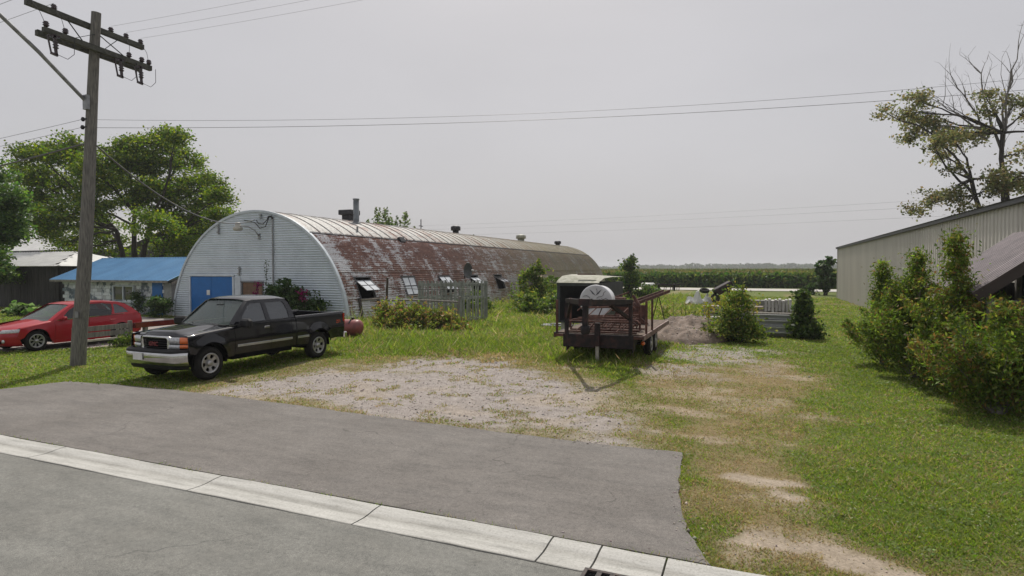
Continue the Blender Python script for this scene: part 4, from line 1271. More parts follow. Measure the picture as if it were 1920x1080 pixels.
    VV = [f3(p, 0.06) for p in O_] + [f3(p, 0.0) for p in O_] + [f3(p, -0.025) for p in Mi] + [f3(p, 0.0) for p in I_] + [f3(p, 0.06) for p in I_]
    ring.add(VV, [(k * n_ + i, k * n_ + (i + 1) % n_, (k + 1) * n_ + (i + 1) % n_, (k + 1) * n_ + i) for k in range(4) for i in range(n_)], True)
    gr = ring.build('grille', CHROME, T)
    mb = MB(); panel_mb(mb, I_, [], lambda u, v: (0.215 + 0.05 * (u / 0.45) ** 2, u, v), 0.2, 0.0, 1); mb.build('grille_back', BLACK, gr)
    for k in range(4):
        z = 0.79 + 0.05 * k
        mb = MB().grid([[(0.19 + dx + 0.05 * (u / 0.45) ** 2, u, z + dz) for u in np.linspace(-0.385, 0.385, 9)] for dx, dz in ((0.02, -0.008), (-0.004, -0.006), (-0.004, 0.006), (0.02, 0.008))], False)
        mb.build('grille_bar', PLASTIC, gr)
    tm = text_mesh('GMC', 0.13, 0.01)
    tm.materials.clear(); tm.materials.append(RED_SIGN)
    to = link('emblem', tm, gr); to.matrix_local = Matrix(((0, 0, -1, 0.165), (-1, 0, 0, 0), (0, 1, 0, 0.868), (0, 0, 0, 1)))
    # lamps
    for s in (1, -1):
        def lamp(nm, y0, y1, z0, z1, mat):
            rows = []
            for z, dx in ((z0, 0.03), (z0 + 0.008, 0.0), (z1 - 0.008, 0.0), (z1, 0.03)):
                rows.append([(0.180 + 0.13 * (max(0, yv) / 0.88) ** 4 + dx, s * yv, z) for yv in np.linspace(y0, y1, 6)])
            e0 = [(r[0][0] + 0.05, r[0][1], r[0][2]) for r in rows]
            MB().grid(rows, True, flip=(s > 0)).build(nm, mat, T)
        lamp('headlight', 0.455, 0.735, 0.885, 1.030, LAMP_CLEAR)
        lamp('marker_lamp', 0.74, 0.90, 0.885, 1.030, LAMP_AMBER)
        lamp('running_lamp', 0.455, 0.735, 0.765, 0.870, LAMP_CLEAR)
        lamp('turn_signal', 0.74, 0.90, 0.785, 0.868, LAMP_AMBER)
    # chrome bumper wrapped round the corners, dark top pad, air dam
    def bump_x(t): return 0.0 + 0.05 * t * t + 0.26 * max(0, abs(t) - 0.72) ** 1.6 * 6
    bp = [(0.06, 0.712), (0.012, 0.70), (0.0, 0.665), (0.002, 0.58), (0.012, 0.50), (0.04, 0.43), (0.08, 0.405), (0.14, 0.40)]
    ts = np.linspace(-1, 1, 33)
    def yb(t): return t * 0.97
    MB().grid([[(bump_x(t) + dx * (1), yb(t), z - 0.0 * t) for t in ts] for dx, z in bp], True, flip=True).build('front_bumper', CHROME, T)
    MB().grid([[(bump_x(t) + dx, yb(t) * 0.992, z) for t in ts] for dx, z in ((0.005, 0.698), (0.0, 0.73), (0.03, 0.758), (0.16, 0.77))], True, flip=True).build('bumper_pad', PLASTIC, T)
    MB().grid([[(bump_x(t) + dx, yb(t) * 0.94, z) for t in ts] for dx, z in ((0.07, 0.43), (0.08, 0.36), (0.14, 0.31))], True, flip=True).build('air_dam', PLASTIC, T)
    box_obj('licence_plate', (-0.012, 0.28, 0.60), (0.015, 0.30, 0.155), WHITE_PAINT, T)
    # bed sides
    zb = 1.255
    bo_ = [(3.62, 0.50), (4.02, 0.47)] + arc(RA, 0.40, AR, 172, 8, 14) + [(5.0, 0.52), (5.58, 0.56), (5.60, 0.98), (5.60, zb), (3.62, zb - 0.01)]
    for s in (1, -1):
        mb = MB(); panel_mb(mb, bo_, [], side, 0.08, 0.02, s)
        rows = []
        for x in np.linspace(3.62, 5.60, 12):
            w = wid(x, zb); z = zb - 0.01 + 0.01 * (x - 3.62) / 2
            rows.append([(x, s * w, z), (x, s * (w - 0.01), z + 0.025), (x, s * (w - 0.03), z + 0.036), (x, s * (w - 0.085), z + 0.036), (x, s * (w - 0.095), z - 0.02), (x, s * (w - 0.095), 0.72)])
        mb.grid(rows, True, flip=(s < 0))
        bs = mb.build('bed_side', TRUCK_PAINT, T)
        rows = [[(x, s * (wid(x, z) + o), z) for x in np.linspace(3.64, 4.06, 5)] for z, o in ((0.665, 0.0), (0.675, 0.016), (0.725, 0.016), (0.735, 0.0))]
        MB().grid(rows, False, flip=(s < 0)).build('side_moulding', MATS['side_moulding'], bs)
        # decal Z71 4x4 patch near the tail lamp
        tz = text_mesh('Z71', 0.12, 0.002); tz.materials.clear(); tz.materials.append(M('orange_red_decal', (0.62, 0.09, 0.03), None, 20, 0.5))
        o = link('decal', tz, bs)
        yv = wid(5.30, 1.02) + 0.006
        if s < 0: o.matrix_local = Matrix(((1, 0, 0, 5.34), (0, 0, -1, -yv), (0, 1, 0, 1.0), (0, 0, 0, 1)))
        else: o.matrix_local = Matrix(((-1, 0, 0, 5.34), (0, 0, 1, yv), (0, 1, 0, 1.0), (0, 0, 0, 1)))
        mb = MB()
        rows = [[(x, s * yy2, z) for z in (0.90, 0.93, 1.20, 1.23)] for x, yy2 in ((5.55, 0.945), (5.60, 0.95), (5.655, 0.93), (5.675, 0.86))]
        mb.grid(rows, True, flip=(s < 0)).build('tail_lamp', LAMP_RED, T)
    # tailgate, bed floor, rear bumper
    MB().box((5.63, 0, 0.95), (0.06, 1.72, 0.62), None, 0.012).build('tailgate', TRUCK_PAINT, T)
    MB().box((4.62, 0, 0.70), (1.95, 1.66, 0.04)).box((3.66, 0, 0.95), (0.05, 1.66, 0.5)).build('bed_floor', DARK_METAL, T)
    MB().box((5.72, 0, 0.57), (0.16, 1.84, 0.19), None, 0.03).build('rear_bumper', CHROME, T)
    # underbody, arch liners, exhaust, steps
    ub = MB().box((2.5, 0, 0.445), (1.95, 1.80, 0.13)).box((3.85, 0, 0.47), (0.42, 1.76, 0.1)).box((2.9, 0, 0.52), (5.2, 0.9, 0.16)).box((0.75, 0, 0.62), (0.9, 1.3, 0.3)).box((2.6, 0, 0.56), (1.95, 1.72, 0.10)).box((5.2, 0, 0.6), (0.75, 1.6, 0.14))
    for a in (FA, RA):
        for s in (1, -1):
            ub.grid([[(a + (AR + 0.005) * math.cos(t), s * yv, 0.40 + (AR + 0.005) * math.sin(t)) for t in np.linspace(-0.1, PI + 0.1, 16)] for yv in (0.91, 0.55)], True)
            ub.add([(a + (AR) * math.cos(t), s * 0.55, 0.40 + AR * math.sin(t)) for t in np.linspace(-0.1, PI + 0.1, 16)], [tuple(range(16))])
        ub.tube([(a, -0.8, WR), (a, 0.8, WR)], 0.06, 8)
    ub.build('underbody', BLACK, T)
    # cabin
    it = MB().box((1.85, 0, 1.10), (0.45, 1.55, 0.16)).box((2.75, 0, 0.80), (1.7, 1.6, 0.2))
    for yv in (0.40, -0.40):
        it.box((2.45, yv, 0.95), (0.5, 0.5, 0.16), None, 0.04).box((2.74, yv, 1.24), (0.16, 0.5, 0.6), Matrix.Rotation(math.radians(14), 3, 'Y'), 0.05).box((2.83, yv, 1.60), (0.1, 0.28, 0.18), None, 0.03)
    it.box((3.35, 0, 1.15), (0.16, 1.4, 0.55), None, 0.05)
    it.build('seats', INTERIOR, T)
    MB().tube([(2.08 + 0.06 * math.cos(t), -0.40 + 0.19 * math.sin(t), 1.20 + 0.17 * math.cos(t)) for t in np.linspace(0, 2 * PI, 17)], 0.016, 6, False).build('steering_wheel', PLASTIC, T)
    box_obj('rear_mirror', (1.98, 0, 1.64), (0.03, 0.24, 0.07), PLASTIC, T)
    for s in (1, -1):
        mb = MB().box((1.74, s * 1.12, 1.245), (0.16, 0.36, 0.215), Matrix.Rotation(s * math.radians(12), 3, 'Z'), 0.045).bar((1.70, s * 0.90, 1.19), (1.73, s * 1.0, 1.21), 0.10, 0.08)
        mo = mb.build('side_mirror', PLASTIC, T)
    for (x, s) in ((FA, 1), (FA, -1), (RA, 1), (RA, -1)):
        make_wheel(T, x, s, 0.925, WR, 0.226, 0.24, 6, 'truck')
    T.scale = (0.985, 0.985, 0.985)
    return T
truck = make_truck()

# ---- red hatchback
def make_car():
    T = thing('hatchback_car', 'red five-door hatchback parked behind the plank barrier', 'car', (-21.42, 10.28, 0), PI / 2)
    FA, RA, WR = 0.86, 3.46, 0.315
    AR = 0.365
    def wid(x, z):
        w = 0.855 - 0.12 * max(0, 0.55 - z) - 0.18 * max(0, z - 0.80)
        w += 0.012 * math.exp(-((z - 0.66) / 0.10) ** 2)
        w -= 0.55 * max(0, 0.55 - x) ** 2.0 + 0.30 * max(0, x - 3.75) ** 2
        for a in (FA, RA):
            d = math.hypot(x - a, z - 0.33); w += 0.018 * math.exp(-((d - AR) / 0.07) ** 2)
        return w
    side = lambda u, v: (u, wid(u, v), v)
    def belt(x): return 0.885 + 0.035 * (x - 1.2) * 0.9
    def ft(x): return 0.70 + 0.20 * min(1, max(0, (x - 0.2) / 1.1)) ** 0.75
    fo = [(0.34, 0.50), (0.42, 0.40)] + arc(FA, 0.33, AR, 160, 10, 14) + [(1.30, 0.26), (1.36, 0.26), (1.36, ft(1.3) - 0.04)] + [(x, ft(x) - 0.04) for x in (1.1, 0.85, 0.6, 0.42)]
    for s in (1, -1):
        mb = MB(); panel_mb(mb, fo, [], side, 0.07, 0.02, s)
        rows = []
        for x in np.linspace(0.42, 1.36, 10):
            w = wid(x, ft(x) - 0.04); z = ft(x)
            rows.append([(x, s * w, z - 0.04), (x, s * (w - 0.015), z - 0.012), (x, s * (w - 0.05), z + 0.006), (x, s * (w - 0.13), z + 0.018)])
        mb.grid(rows, True, flip=(s < 0)); mb.build('fender', RED_PAINT, T)
        for (x0, x1) in ((1.37, 2.40), (2.41, 3.12)):
            ol = [(x0, 0.26), (x1, 0.26), (x1, belt(x1)), (x0, belt(x0))]
            if x0 > 2: ol = [(2.41, 0.26), (3.0, 0.26), (3.05, 0.34), (3.12, 0.55), (3.30, 0.72), (3.30, belt(3.3)), (2.41, belt(2.4))]
            mb = MB(); panel_mb(mb, ol, [], side, 0.07, 0.02, s)
            d = mb.build('door', RED_PAINT, T)
            hx = x1 - 0.12 if x0 < 2 else 3.17
            MB().box((hx, s * (wid(hx, 0.79) + 0.012), 0.80), (0.19, 0.03, 0.035), None, 0.008).build('handle', RED_PAINT, d)
        q = [(3.01, 0.26), (3.09, 0.33), (3.13, 0.55), (3.31, 0.72)][:0] + arc(RA, 0.33, AR, 150, 5, 14) + [(3.9, 0.30), (4.22, 0.34), (4.27, 0.55), (4.25, 0.80), (4.12, belt(4.1) + 0.02), (3.31, belt(3.31))]
        mb = MB(); panel_mb(mb, q, [], side, 0.07, 0.02, s); mb.build('quarter_panel', RED_PAINT, T)
        MB().box((2.2, s * 0.80, 0.25), (1.75, 0.10, 0.10)).build('sill_trim', RED_PAINT, T)
    # greenhouse
    gw = lambda z: 0.83 - 0.36 * (z - 0.90)
    gs = lambda u, v: (u, gw(v), v)
    go = [(1.28, 0.893), (3.3, 0.955), (4.12, 0.99), (3.92, 1.18), (3.70, 1.32), (3.45, 1.395), (2.9, 1.425), (2.3, 1.415), (2.02, 1.375), (1.62, 1.14)]
    w1 = [(1.56, 0.925), (2.36, 0.945), (2.38, 1.36), (2.12, 1.345), (1.85, 1.20)]
    w2 = [(2.44, 0.948), (3.17, 0.972), (3.24, 1.16), (3.24, 1.34), (2.9, 1.37), (2.45, 1.362)]
    w3 = [(3.28, 1.0), (3.78, 1.03), (3.62, 1.20), (3.42, 1.315), (3.30, 1.325)]
    cab = MB()
    for s in (1, -1): panel_mb(cab, go, [w1, w2, w3], gs, 0.06, 0.02, s)
    rows = []
    for x, z in ((1.98, 1.36), (2.06, 1.40), (2.3, 1.43), (2.9, 1.44), (3.4, 1.415), (3.62, 1.375), (3.74, 1.33)):
        hw2 = gw(min(z, 1.42) - 0.02)
        rows.append([(x - 0.06 * (1 - t * t) * (x < 2.2), hw2 * t, z - 0.02 + 0.04 * (1 - abs(t) ** 2.6)) for t in np.linspace(-1, 1, 13)])
    cab.grid(rows, True)
    for s in (1, -1):
        rows = []
        for (x, z) in ((1.28, 0.893), (1.62, 1.14), (2.02, 1.375)):
            wi = 0.72 - 0.28 * (z - 0.893)
            rows.append([(x, s * gw(z), z), (x - 0.03, s * (gw(z) + wi) / 2, z + 0.01), (x - 0.06, s * wi, z + 0.006)])
        cab.grid(rows, True, flip=(s > 0))
    cab.build('cabin_frame', RED_PAINT, T)
    for s in (1, -1):
        for w in (w1, w2, w3):
            mb = MB(); panel_mb(mb, w, [], lambda u, v: (u, gw(v) - 0.01, v), 0.2, 0.0, s); mb.build('side_window', CAR_GLASS if w is not w3 else TINTED, T)
        MB().bar((1.45, s * (gw(0.92) + 0.012), 0.912), (3.6, s * (gw(0.98) + 0.012), 0.982), 0.012, 0.02).build('belt_trim', CHROME, T)
        MB().bar((2.41, s * (gw(0.95) + 0.004), 0.945), (2.42, s * (gw(1.37) + 0.004), 1.37), 0.02, 0.07, (0, 1, 0)).build('pillar_cover', PLASTIC, T)
        MB().box((1.60, s * 0.93, 0.96), (0.11, 0.19, 0.12), Matrix.Rotation(s * math.radians(10), 3, 'Z'), 0.03).bar((1.56, s * 0.80, 0.925), (1.6, s * 0.88, 0.94), 0.06, 0.05).build('side_mirror', RED_PAINT, T)
    rows = []
    for t in np.linspace(0, 1, 7):
        z = 0.895 + 0.49 * t; xb = 1.10 + 0.86 * t; hw2 = 0.73 - 0.14 * t
        rows.append([(xb + 0.11 * u * u, hw2 * u, z) for u in np.linspace(-1, 1, 11)])
    MB().grid(rows, True, flip=True).build('windshield', WINDSHIELD, T)
    rows = []
    for t in np.linspace(0, 1, 12):
        x = 0.16 + 1.0 * t
        rows.append([(x + 0.16 * u * u, (0.735 - 0.12 * (1 - t) ** 2) * u, 0.645 + 0.245 * t ** 0.62 + 0.03 * (1 - u * u) + 0.012 * (1 - sstep(0.5, 0.7, abs(u))) * t) for u in np.linspace(-1, 1, 13)])
    MB().grid(rows, True).build('hood', RED_PAINT, T)
    # front bumper, grille, lamps
    def fx(t): return 0.03 + 0.10 * t * t + 0.30 * max(0, abs(t) - 0.6) ** 2 * 6
    ts = np.linspace(-1, 1, 25)
    MB().grid([[(fx(t) + dx, t * 0.80, z) for t in ts] for dx, z in ((0.12, 0.655), (0.05, 0.63), (0.01, 0.56), (0.0, 0.46), (0.02, 0.36), (0.05, 0.27), (0.10, 0.21), (0.2, 0.19))], True, flip=True).build('front_bumper', RED_PAINT, T)
    MB().grid([[(fx(t) - 0.004 + dx, t * 0.8, z) for t in np.linspace(-0.48, 0.48, 9)] for dx, z in ((0.03, 0.545), (0.0, 0.56), (0.03, 0.625), (0.06, 0.64))], True, flip=True).build('grille', BLACK, T)
    MB().grid([[(fx(t) - 0.004 + dx, t * 0.8, z) for t in np.linspace(-0.62, 0.62, 9)] for dx, z in ((0.06, 0.275), (0.02, 0.295), (0.012, 0.355), (0.03, 0.365))], True, flip=True).build('lower_grille', BLACK, T)
    for s in (1, -1):
        rows = []
        for z, dx in ((0.575, 0.05), (0.59, 0.03), (0.67, 0.085), (0.695, 0.13)):
            rows.append([(fx(t) + dx - 0.015 + 0.06 * (t - 0.5), s * t * 0.805, z + 0.035 * (t - 0.5)) for t in np.linspace(0.52, 0.98, 7)])
        MB().grid(rows, True, flip=(s > 0)).build('headlight', LAMP_CLEAR, T)
        MB().lathe([(0.0, -0.012), (0.05, -0.01), (0.058, 0.02)], (fx(0.7), s * 0.56, 0.36), 'X', 14).build('fog_lamp', LAMP_CLEAR, T)
    # tail
    rows = []
    for x, z, hw2 in ((3.74, 1.335, 0.60), (3.95, 1.20, 0.64), (4.15, 1.0, 0.70), (4.24, 0.92, 0.74), (4.27, 0.7, 0.77)):
        rows.append([(x + 0.05 * (1 - t * t), hw2 * t, z) for t in np.linspace(-1, 1, 11)])
    MB().grid(rows, True).build('tailgate', RED_PAINT, T)
    MB().grid([[(x + 0.03 * (1 - t * t), hw2 * t, z) for t in np.linspace(-1, 1, 11)] for x, z, hw2 in ((3.82, 1.305, 0.52), (3.99, 1.19, 0.56), (4.15, 1.04, 0.60))], True).build('rear_window', TINTED, T)
    MB().grid([[(4.20 + dx - 0.14 * abs(t) ** 4, 0.80 * t, z) for t in ts] for dx, z in ((0.05, 0.72), (0.10, 0.66), (0.11, 0.5), (0.09, 0.35), (0.04, 0.25))], True).build('rear_bumper', RED_PAINT, T)
    for s in (1, -1):
        MB().grid([[(x, s * yv, z) for z in (0.76, 0.80, 0.92, 0.96)] for x, yv in ((4.02, 0.795), (4.13, 0.79), (4.22, 0.755), (4.27, 0.68))], True, flip=(s < 0)).build('tail_lamp', LAMP_RED, T)
    ub = MB().box((2.2, 0, 0.30), (3.7, 1.0, 0.16)).box((2.2, 0, 0.26), (1.7, 1.5, 0.08))
    for a in (FA, RA):
        for s in (1, -1):
            ub.grid([[(a + (AR + 0.004) * math.cos(t), s * yv, 0.33 + (AR + 0.004) * math.sin(t)) for t in np.linspace(-0.1, PI + 0.1, 16)] for yv in (0.82, 0.5)], True)
            ub.add([(a + AR * math.cos(t), s * 0.5, 0.33 + AR * math.sin(t)) for t in np.linspace(-0.1, PI + 0.1, 16)], [tuple(range(16))])
    ub.build('underbody', BLACK, T)
    it = MB().box((1.6, 0, 0.82), (0.4, 1.3, 0.12)).box((2.5, 0, 0.5), (2.0, 1.35, 0.16))
    for yv in (0.36, -0.36):
        it.box((2.1, yv, 0.66), (0.5, 0.46, 0.16), None, 0.04).box((2.42, yv, 0.92), (0.14, 0.46, 0.55), Matrix.Rotation(math.radians(16), 3, 'Y'), 0.05).box((2.53, yv, 1.24), (0.09, 0.24, 0.15), None, 0.03)
    it.box((3.25, 0, 0.88), (0.15, 1.25, 0.5), None, 0.05)
    it.build('seats', INTERIOR, T)
    MB().tube([(1.83 + 0.06 * math.cos(t), -0.36 + 0.18 * math.sin(t), 0.94 + 0.16 * math.cos(t)) for t in np.linspace(0, 2 * PI, 17)], 0.014, 6, False).build('steering_wheel', PLASTIC, T)
    for (x, s) in ((FA, 1), (FA, -1), (RA, 1), (RA, -1)):
        make_wheel(T, x, s, 0.845, WR, 0.205, 0.20, 8, 'car')
    return T
car = make_car()

# ------------------------------------------------------------------ utility pole and wires
PB = Vector((-16.57, 9.89, 0)); PT = Vector((-15.55, 9.95, 8.97))
pole = thing('utility_pole', 'tall leaning wooden utility pole with two crossarms and street lamp arm', 'utility pole', PB)
LEAN = PT - PB
def on_pole(z): return LEAN * (z / LEAN.z)
mb = MB(); pts = []; rad = []
for i in range(13):
    t = i / 12; p = LEAN * t + Vector((0.03 * math.sin(t * 5), 0.02 * math.sin(t * 4), 0)); pts.append(p); rad.append(0.182 - 0.075 * t)
pts[0] = pts[0] - Vector((0, 0, 0.3))
mb.tube(pts, rad, 18)
mb.build('shaft', WOOD_POLE, pole)
ax = LEAN.normalized()
ad = Vector((0.0, 1.0, -0.035)).normalized()     # crossarms run out towards and away from the road
for (zc, off, L0, L1, nm) in ((8.62, -0.16, 1.50, 1.32, 'crossarm'), (8.03, 0.17, 1.28, 1.36, 'crossarm')):
    c0 = on_pole(zc) + Vector((off * 0.95, 0, 0))
    MB().bar(c0 - ad * L0, c0 + ad * L1, 0.11, 0.13).build(nm, WOOD_ARM, pole)
c0 = on_pole(8.03) + Vector((-0.17, 0, 0))
MB().bar(c0 - ad * 1.24, c0 + ad * 1.32, 0.11, 0.13).build('crossarm', WOOD_ARM, pole)
up_c = on_pole(8.62) + Vector((-0.15, 0, 0)); lo_c = on_pole(8.03) + Vector((0.19, 0, 0))
for s in (1, -1):
    MB().bar(up_c + ad * 0.62 * s + Vector((0.02, 0, -0.06)), on_pole(7.95) + Vector((-0.05, 0.05 * s, 0)), 0.03, 0.012).build('brace', DARK_METAL, pole)
    MB().bar(lo_c + ad * 0.62 * s + Vector((0, 0, 0.05)), on_pole(8.42) + Vector((0.05, 0.05 * s, 0)), 0.03, 0.012).build('brace', DARK_METAL, pole)
def insulator(p):
    return MB().lathe([(0.02, -0.05), (0.04, -0.03), (0.07, 0.0), (0.04, 0.02), (0.07, 0.045), (0.045, 0.065), (0.05, 0.085), (0.0, 0.10)], p, 'Z', 12).build('insulator', PORCELAIN, pole)
ins_top = []
for t in (-1.42, -0.9, 0.45, 0.85, 1.25):
    p = up_c + ad * t + Vector((0, 0, 0.10)); insulator(p); ins_top.append(p)
ins_low = []
for t in (-1.22, -0.8, 0.75, 1.1, 1.30):
    p = lo_c + ad * t + Vector((-0.02, 0, 0.12)); insulator(p); ins_low.append(p)
for t in (-1.1, 0.45, 0.98):       # fuse cutouts hung under the lower arm
    p = lo_c + ad * t + Vector((0.10, 0, -0.12))
    m2 = MB().bar(p + Vector((0, -0.02, 0.05)), p + Vector((0.0, 0.02, -0.42)), 0.05, 0.05).bar(p + Vector((0, -0.16, -0.02)), p + Vector((0, 0.10, 0.02)), 0.05, 0.05)
    m2.bar(p + Vector((0, -0.16, -0.02)), p + Vector((0, -0.09, -0.40)), 0.028, 0.028).bar(p + Vector((0, -0.10, -0.40)), p + Vector((0, 0.05, -0.42)), 0.05, 0.05)
    m2.lathe([(0.03, 0), (0.065, 0.03), (0.03, 0.06), (0.065, 0.09), (0.03, 0.12), (0.065, 0.15), (0.03, 0.18)], p + Vector((0, 0.01, -0.28)), 'Z', 10)
    m2.build('fuse_cutout', PORCELAIN, pole)
    q = p + Vector((0, 0.06, -0.4))
    MB().tube([q, q + Vector((0.05, 0.18, -0.05)), q + Vector((0.03, 0.34, 0.12)), q + Vector((-0.05, 0.40, 0.5))], 0.007, 5).build('jumper_wire', DARK_METAL, pole)
for a_, b_ in ((0, 0), (1, 1), (3, 2), (4, 4)):
    MB().tube([ins_top[a_], (ins_top[a_] + ins_low[b_]) / 2 + Vector((0.08, 0, 0)), ins_low[b_]], 0.006, 5).build('jumper_wire', DARK_METAL, pole)
MB().tube([on_pole(6.75) + Vector((-0.05, -0.12, 0)), on_pole(7.6) + Vector((-0.1, -1.2, 0.02)), on_pole(8.6) + Vector((-0.2, -2.6, 0.05)), on_pole(9.0) + Vector((-0.25, -3.6, 0.05))], 0.045, 8).build('lamp_arm', GREY_METAL, pole)
MB().box(on_pole(6.72) + Vector((0, -0.15, 0)), (0.16, 0.08, 0.36)).build('lamp_arm_bracket', GREY_METAL, pole)
for z in (6.32, 6.12):
    MB().lathe([(0.03, -0.05), (0.05, 0), (0.03, 0.05)], on_pole(z) + Vector((-0.14, -0.12, 0)), 'Z', 8).box(on_pole(z) + Vector((-0.06, -0.1, 0)), (0.16, 0.05, 0.04)).build('bracket', DARK_METAL, pole)
MB().box(on_pole(1.35) + Vector((0.12, -0.16, 0)), (0.12, 0.02, 0.16)).build('tag_plate', GREY_METAL, pole)

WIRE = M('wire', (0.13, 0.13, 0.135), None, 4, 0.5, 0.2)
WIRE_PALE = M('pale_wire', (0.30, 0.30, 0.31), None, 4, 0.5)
def wire(name, a, b, sag, r, label, cat='wire', mat=None, n=28, group=None):
    a = Vector(a); b = Vector(b); pts = []
    for i in range(n + 1):
        t = i / n; p = a.lerp(b, t); p.z -= 4 * sag * t * (1 - t); pts.append(p)
    return tag(MB().tube(pts, r, 5).build(name, mat or WIRE), label, cat, group)
W = lambda z, dx=0.0, dy=0.0: PB + on_pole(z) + Vector((dx, dy, 0))
g1 = 'overhead wires on the utility pole'
wire('overhead_wire', W(6.32, 0.13, 0.05), (14.0, 20.8, 7.95), 0.62, 0.004, 'upper of the two long wires crossing the middle of the sky', group=g1)
wire('overhead_wire', W(6.12, 0.13, 0.05), (14.0, 20.8, 7.50), 0.48, 0.0055, 'lower knobbly cable of the two long wires crossing the sky', group=g1)
for i, (k, lb) in enumerate(((2, 'inner'), (3, 'middle'), (4, 'outer'))):
    p = PB + ins_top[k] + Vector((0, 0, 0.12))
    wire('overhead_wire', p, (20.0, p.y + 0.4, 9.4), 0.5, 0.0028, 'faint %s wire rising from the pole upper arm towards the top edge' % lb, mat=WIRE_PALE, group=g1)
for i, (k, lb) in enumerate(((0, 'front'), (1, 'second'))):
    p = PB + ins_top[k] + Vector((0, 0, 0.12))
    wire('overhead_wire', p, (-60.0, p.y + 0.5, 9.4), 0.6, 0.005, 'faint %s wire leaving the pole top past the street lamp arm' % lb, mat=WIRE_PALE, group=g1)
wire('overhead_wire', W(6.32, -0.15, -0.12), (-60, 9.6, 6.6), 0.7, 0.005, 'upper thin wire leaving the pole over the leftmost tree', group=g1)
wire('overhead_wire', W(6.12, -0.15, -0.12), (-60, 9.6, 6.2), 0.7, 0.005, 'lower thin wire leaving the pole over the leftmost tree', group=g1)
wire('service_cable', W(5.75, -0.12, 0.0), (-60, 9.6, 5.5), 1.0, 0.022, 'thick dark cable sagging from the pole across the leftmost tree', 'cable', group=g1)
wire('service_cable', W(5.70, 0.12, 0.05), (QX + 0.25, QY - 0.14, 4.98), 0.85, 0.022, 'thick twisted service cable sagging from the pole to the arched hut', 'cable', group=g1)
g2 = 'far power lines above the corn'
for i, (z, lb) in enumerate(((15.2, 'top'), (14.0, 'middle'), (12.2, 'bottom'))):
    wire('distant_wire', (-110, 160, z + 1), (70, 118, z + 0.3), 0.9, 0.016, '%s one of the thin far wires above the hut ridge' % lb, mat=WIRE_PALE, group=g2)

# ------------------------------------------------------------------ plank barrier by the red car
bar_ = thing('plank_barrier', 'low weathered plank barrier on stub posts beside the red car', 'barrier', (-19.65, 11.9, 0))
for y, h in ((-0.15, 0.62), (1.52, 0.80)):
    MB().tube([(0, y, -0.2), (0.01, y, h * 0.5), (0, y, h)], [0.075, 0.075, 0.07], 10).build('post', WOOD_GREY, bar_)
for z in (0.635, 0.44):
    MB().bar((0.08, -0.35, z), (0.08, 1.46, z + 0.01), 0.04, 0.155).build('plank', WOOD_GREY, bar_)
MB().bar((0.10, -0.35, 0.27), (0.10, 1.4, 0.27), 0.16, 0.05).build('plank', M('pale_board', (0.5, 0.46, 0.38), (0.36, 0.33, 0.28), 6, 0.8), bar_)
rb_ = thing('red_beam', 'long dark red painted beam with sunlit top behind the black pickup', 'beam', (-19.6, 13.5, 0))
MB().bar((0, 0.02, 0.63), (0.1, 2.6, 0.63), 0.20, 0.18).build('beam', M('dark_red_paint', (0.17, 0.012, 0.02), (0.11, 0.01, 0.015), 5, 0.18, 0.0, coat=0.8), rb_)
for y in (0.4, 2.3): box_obj('stub_post', (0.03, y, 0.27), (0.12, 0.12, 0.54), WOOD_GREY, rb_)

# ------------------------------------------------------------------ maroon tank behind the pickup
tk = thing('steel_tank', 'maroon cylindrical steel tank lying in the grass behind the pickup', 'tank', (-14.3, 17.75, 0.40), math.radians(5))
R_ = 0.29
MB().lathe([(0.0, -1.02), (0.10, -1.01), (0.2, -0.96), (R_ - 0.02, -0.9), (R_, -0.82), (R_, 0.62), (R_ - 0.02, 0.70), (0.2, 0.76), (0.10, 0.80), (0, 0.81)], (0, 0, 0), 'X', 28).build('shell', MAROON, tk)
MB().lathe([(0.045, 0.25), (0.045, 0.33), (0.06, 0.33), (0.06, 0.36), (0, 0.36)], (0.42, 0, 0), 'Z', 10).tube([(0.42, -0.12, 0.29), (0.42, -0.25, 0.17)], 0.028, 6).build('valve', DARK_METAL, tk)
for x in (-0.6, 0.4): MB().box((x, 0, -0.33), (0.1, 0.42, 0.16)).build('foot', MAROON, tk)

# ------------------------------------------------------------------ slatted crate and broken fence
cr = thing('slatted_crate', 'large open crate of upright grey slats standing beside the hut', 'crate', (-14.2, 26.0, 0), math.radians(-8))
SL = M('grey_green_slat', (0.31, 0.33, 0.30), (0.20, 0.21, 0.19), 4, 0.85, rnd=0.2)
cw, cd, ch = 2.7, 2.2, 1.95
slm = MB().box((0, 0, ch / 2), (0.08, 0.025, ch)).mesh('slat', SL)
slm2 = MB().box((0, 0, ch / 2), (0.055, 0.03, ch)).mesh('slat', SL)
n = 10
for i in range(n):
    for y in (-cd / 2, cd / 2):
        o = link('slat', slm if (i * 3) % 5 else slm2, cr); o.location = (-cw / 2 + 0.08 + i * (cw - 0.16) / (n - 1), y, 0.02 * ((i * 7) % 3))
for i in range(9):
    for x in (-cw / 2, cw / 2):
        o = link('slat', slm2, cr); o.location = (x, -cd / 2 + 0.14 + i * (cd - 0.28) / 8, 0.0); o.rotation_euler = (0, 0, PI / 2)
for z in (0.12, 1.15, 1.78):
    for y in (-cd / 2 + 0.04, cd / 2 - 0.04): box_obj('rail', (0, y, z), (cw - 0.05, 0.045, 0.09 if z < 1.7 else 0.14), SL, cr)
    for x in (-cw / 2 + 0.045, cw / 2 - 0.045): box_obj('rail', (x, 0, z), (0.04, cd - 0.13, 0.10), SL, cr)
for x in (-1, 1):
    for y in (-1, 1): box_obj('corner_post', (x * (cw / 2 - 0.11), y * (cd / 2 - 0.1), ch / 2 + 0.02), (0.08, 0.07, ch), SL, cr)
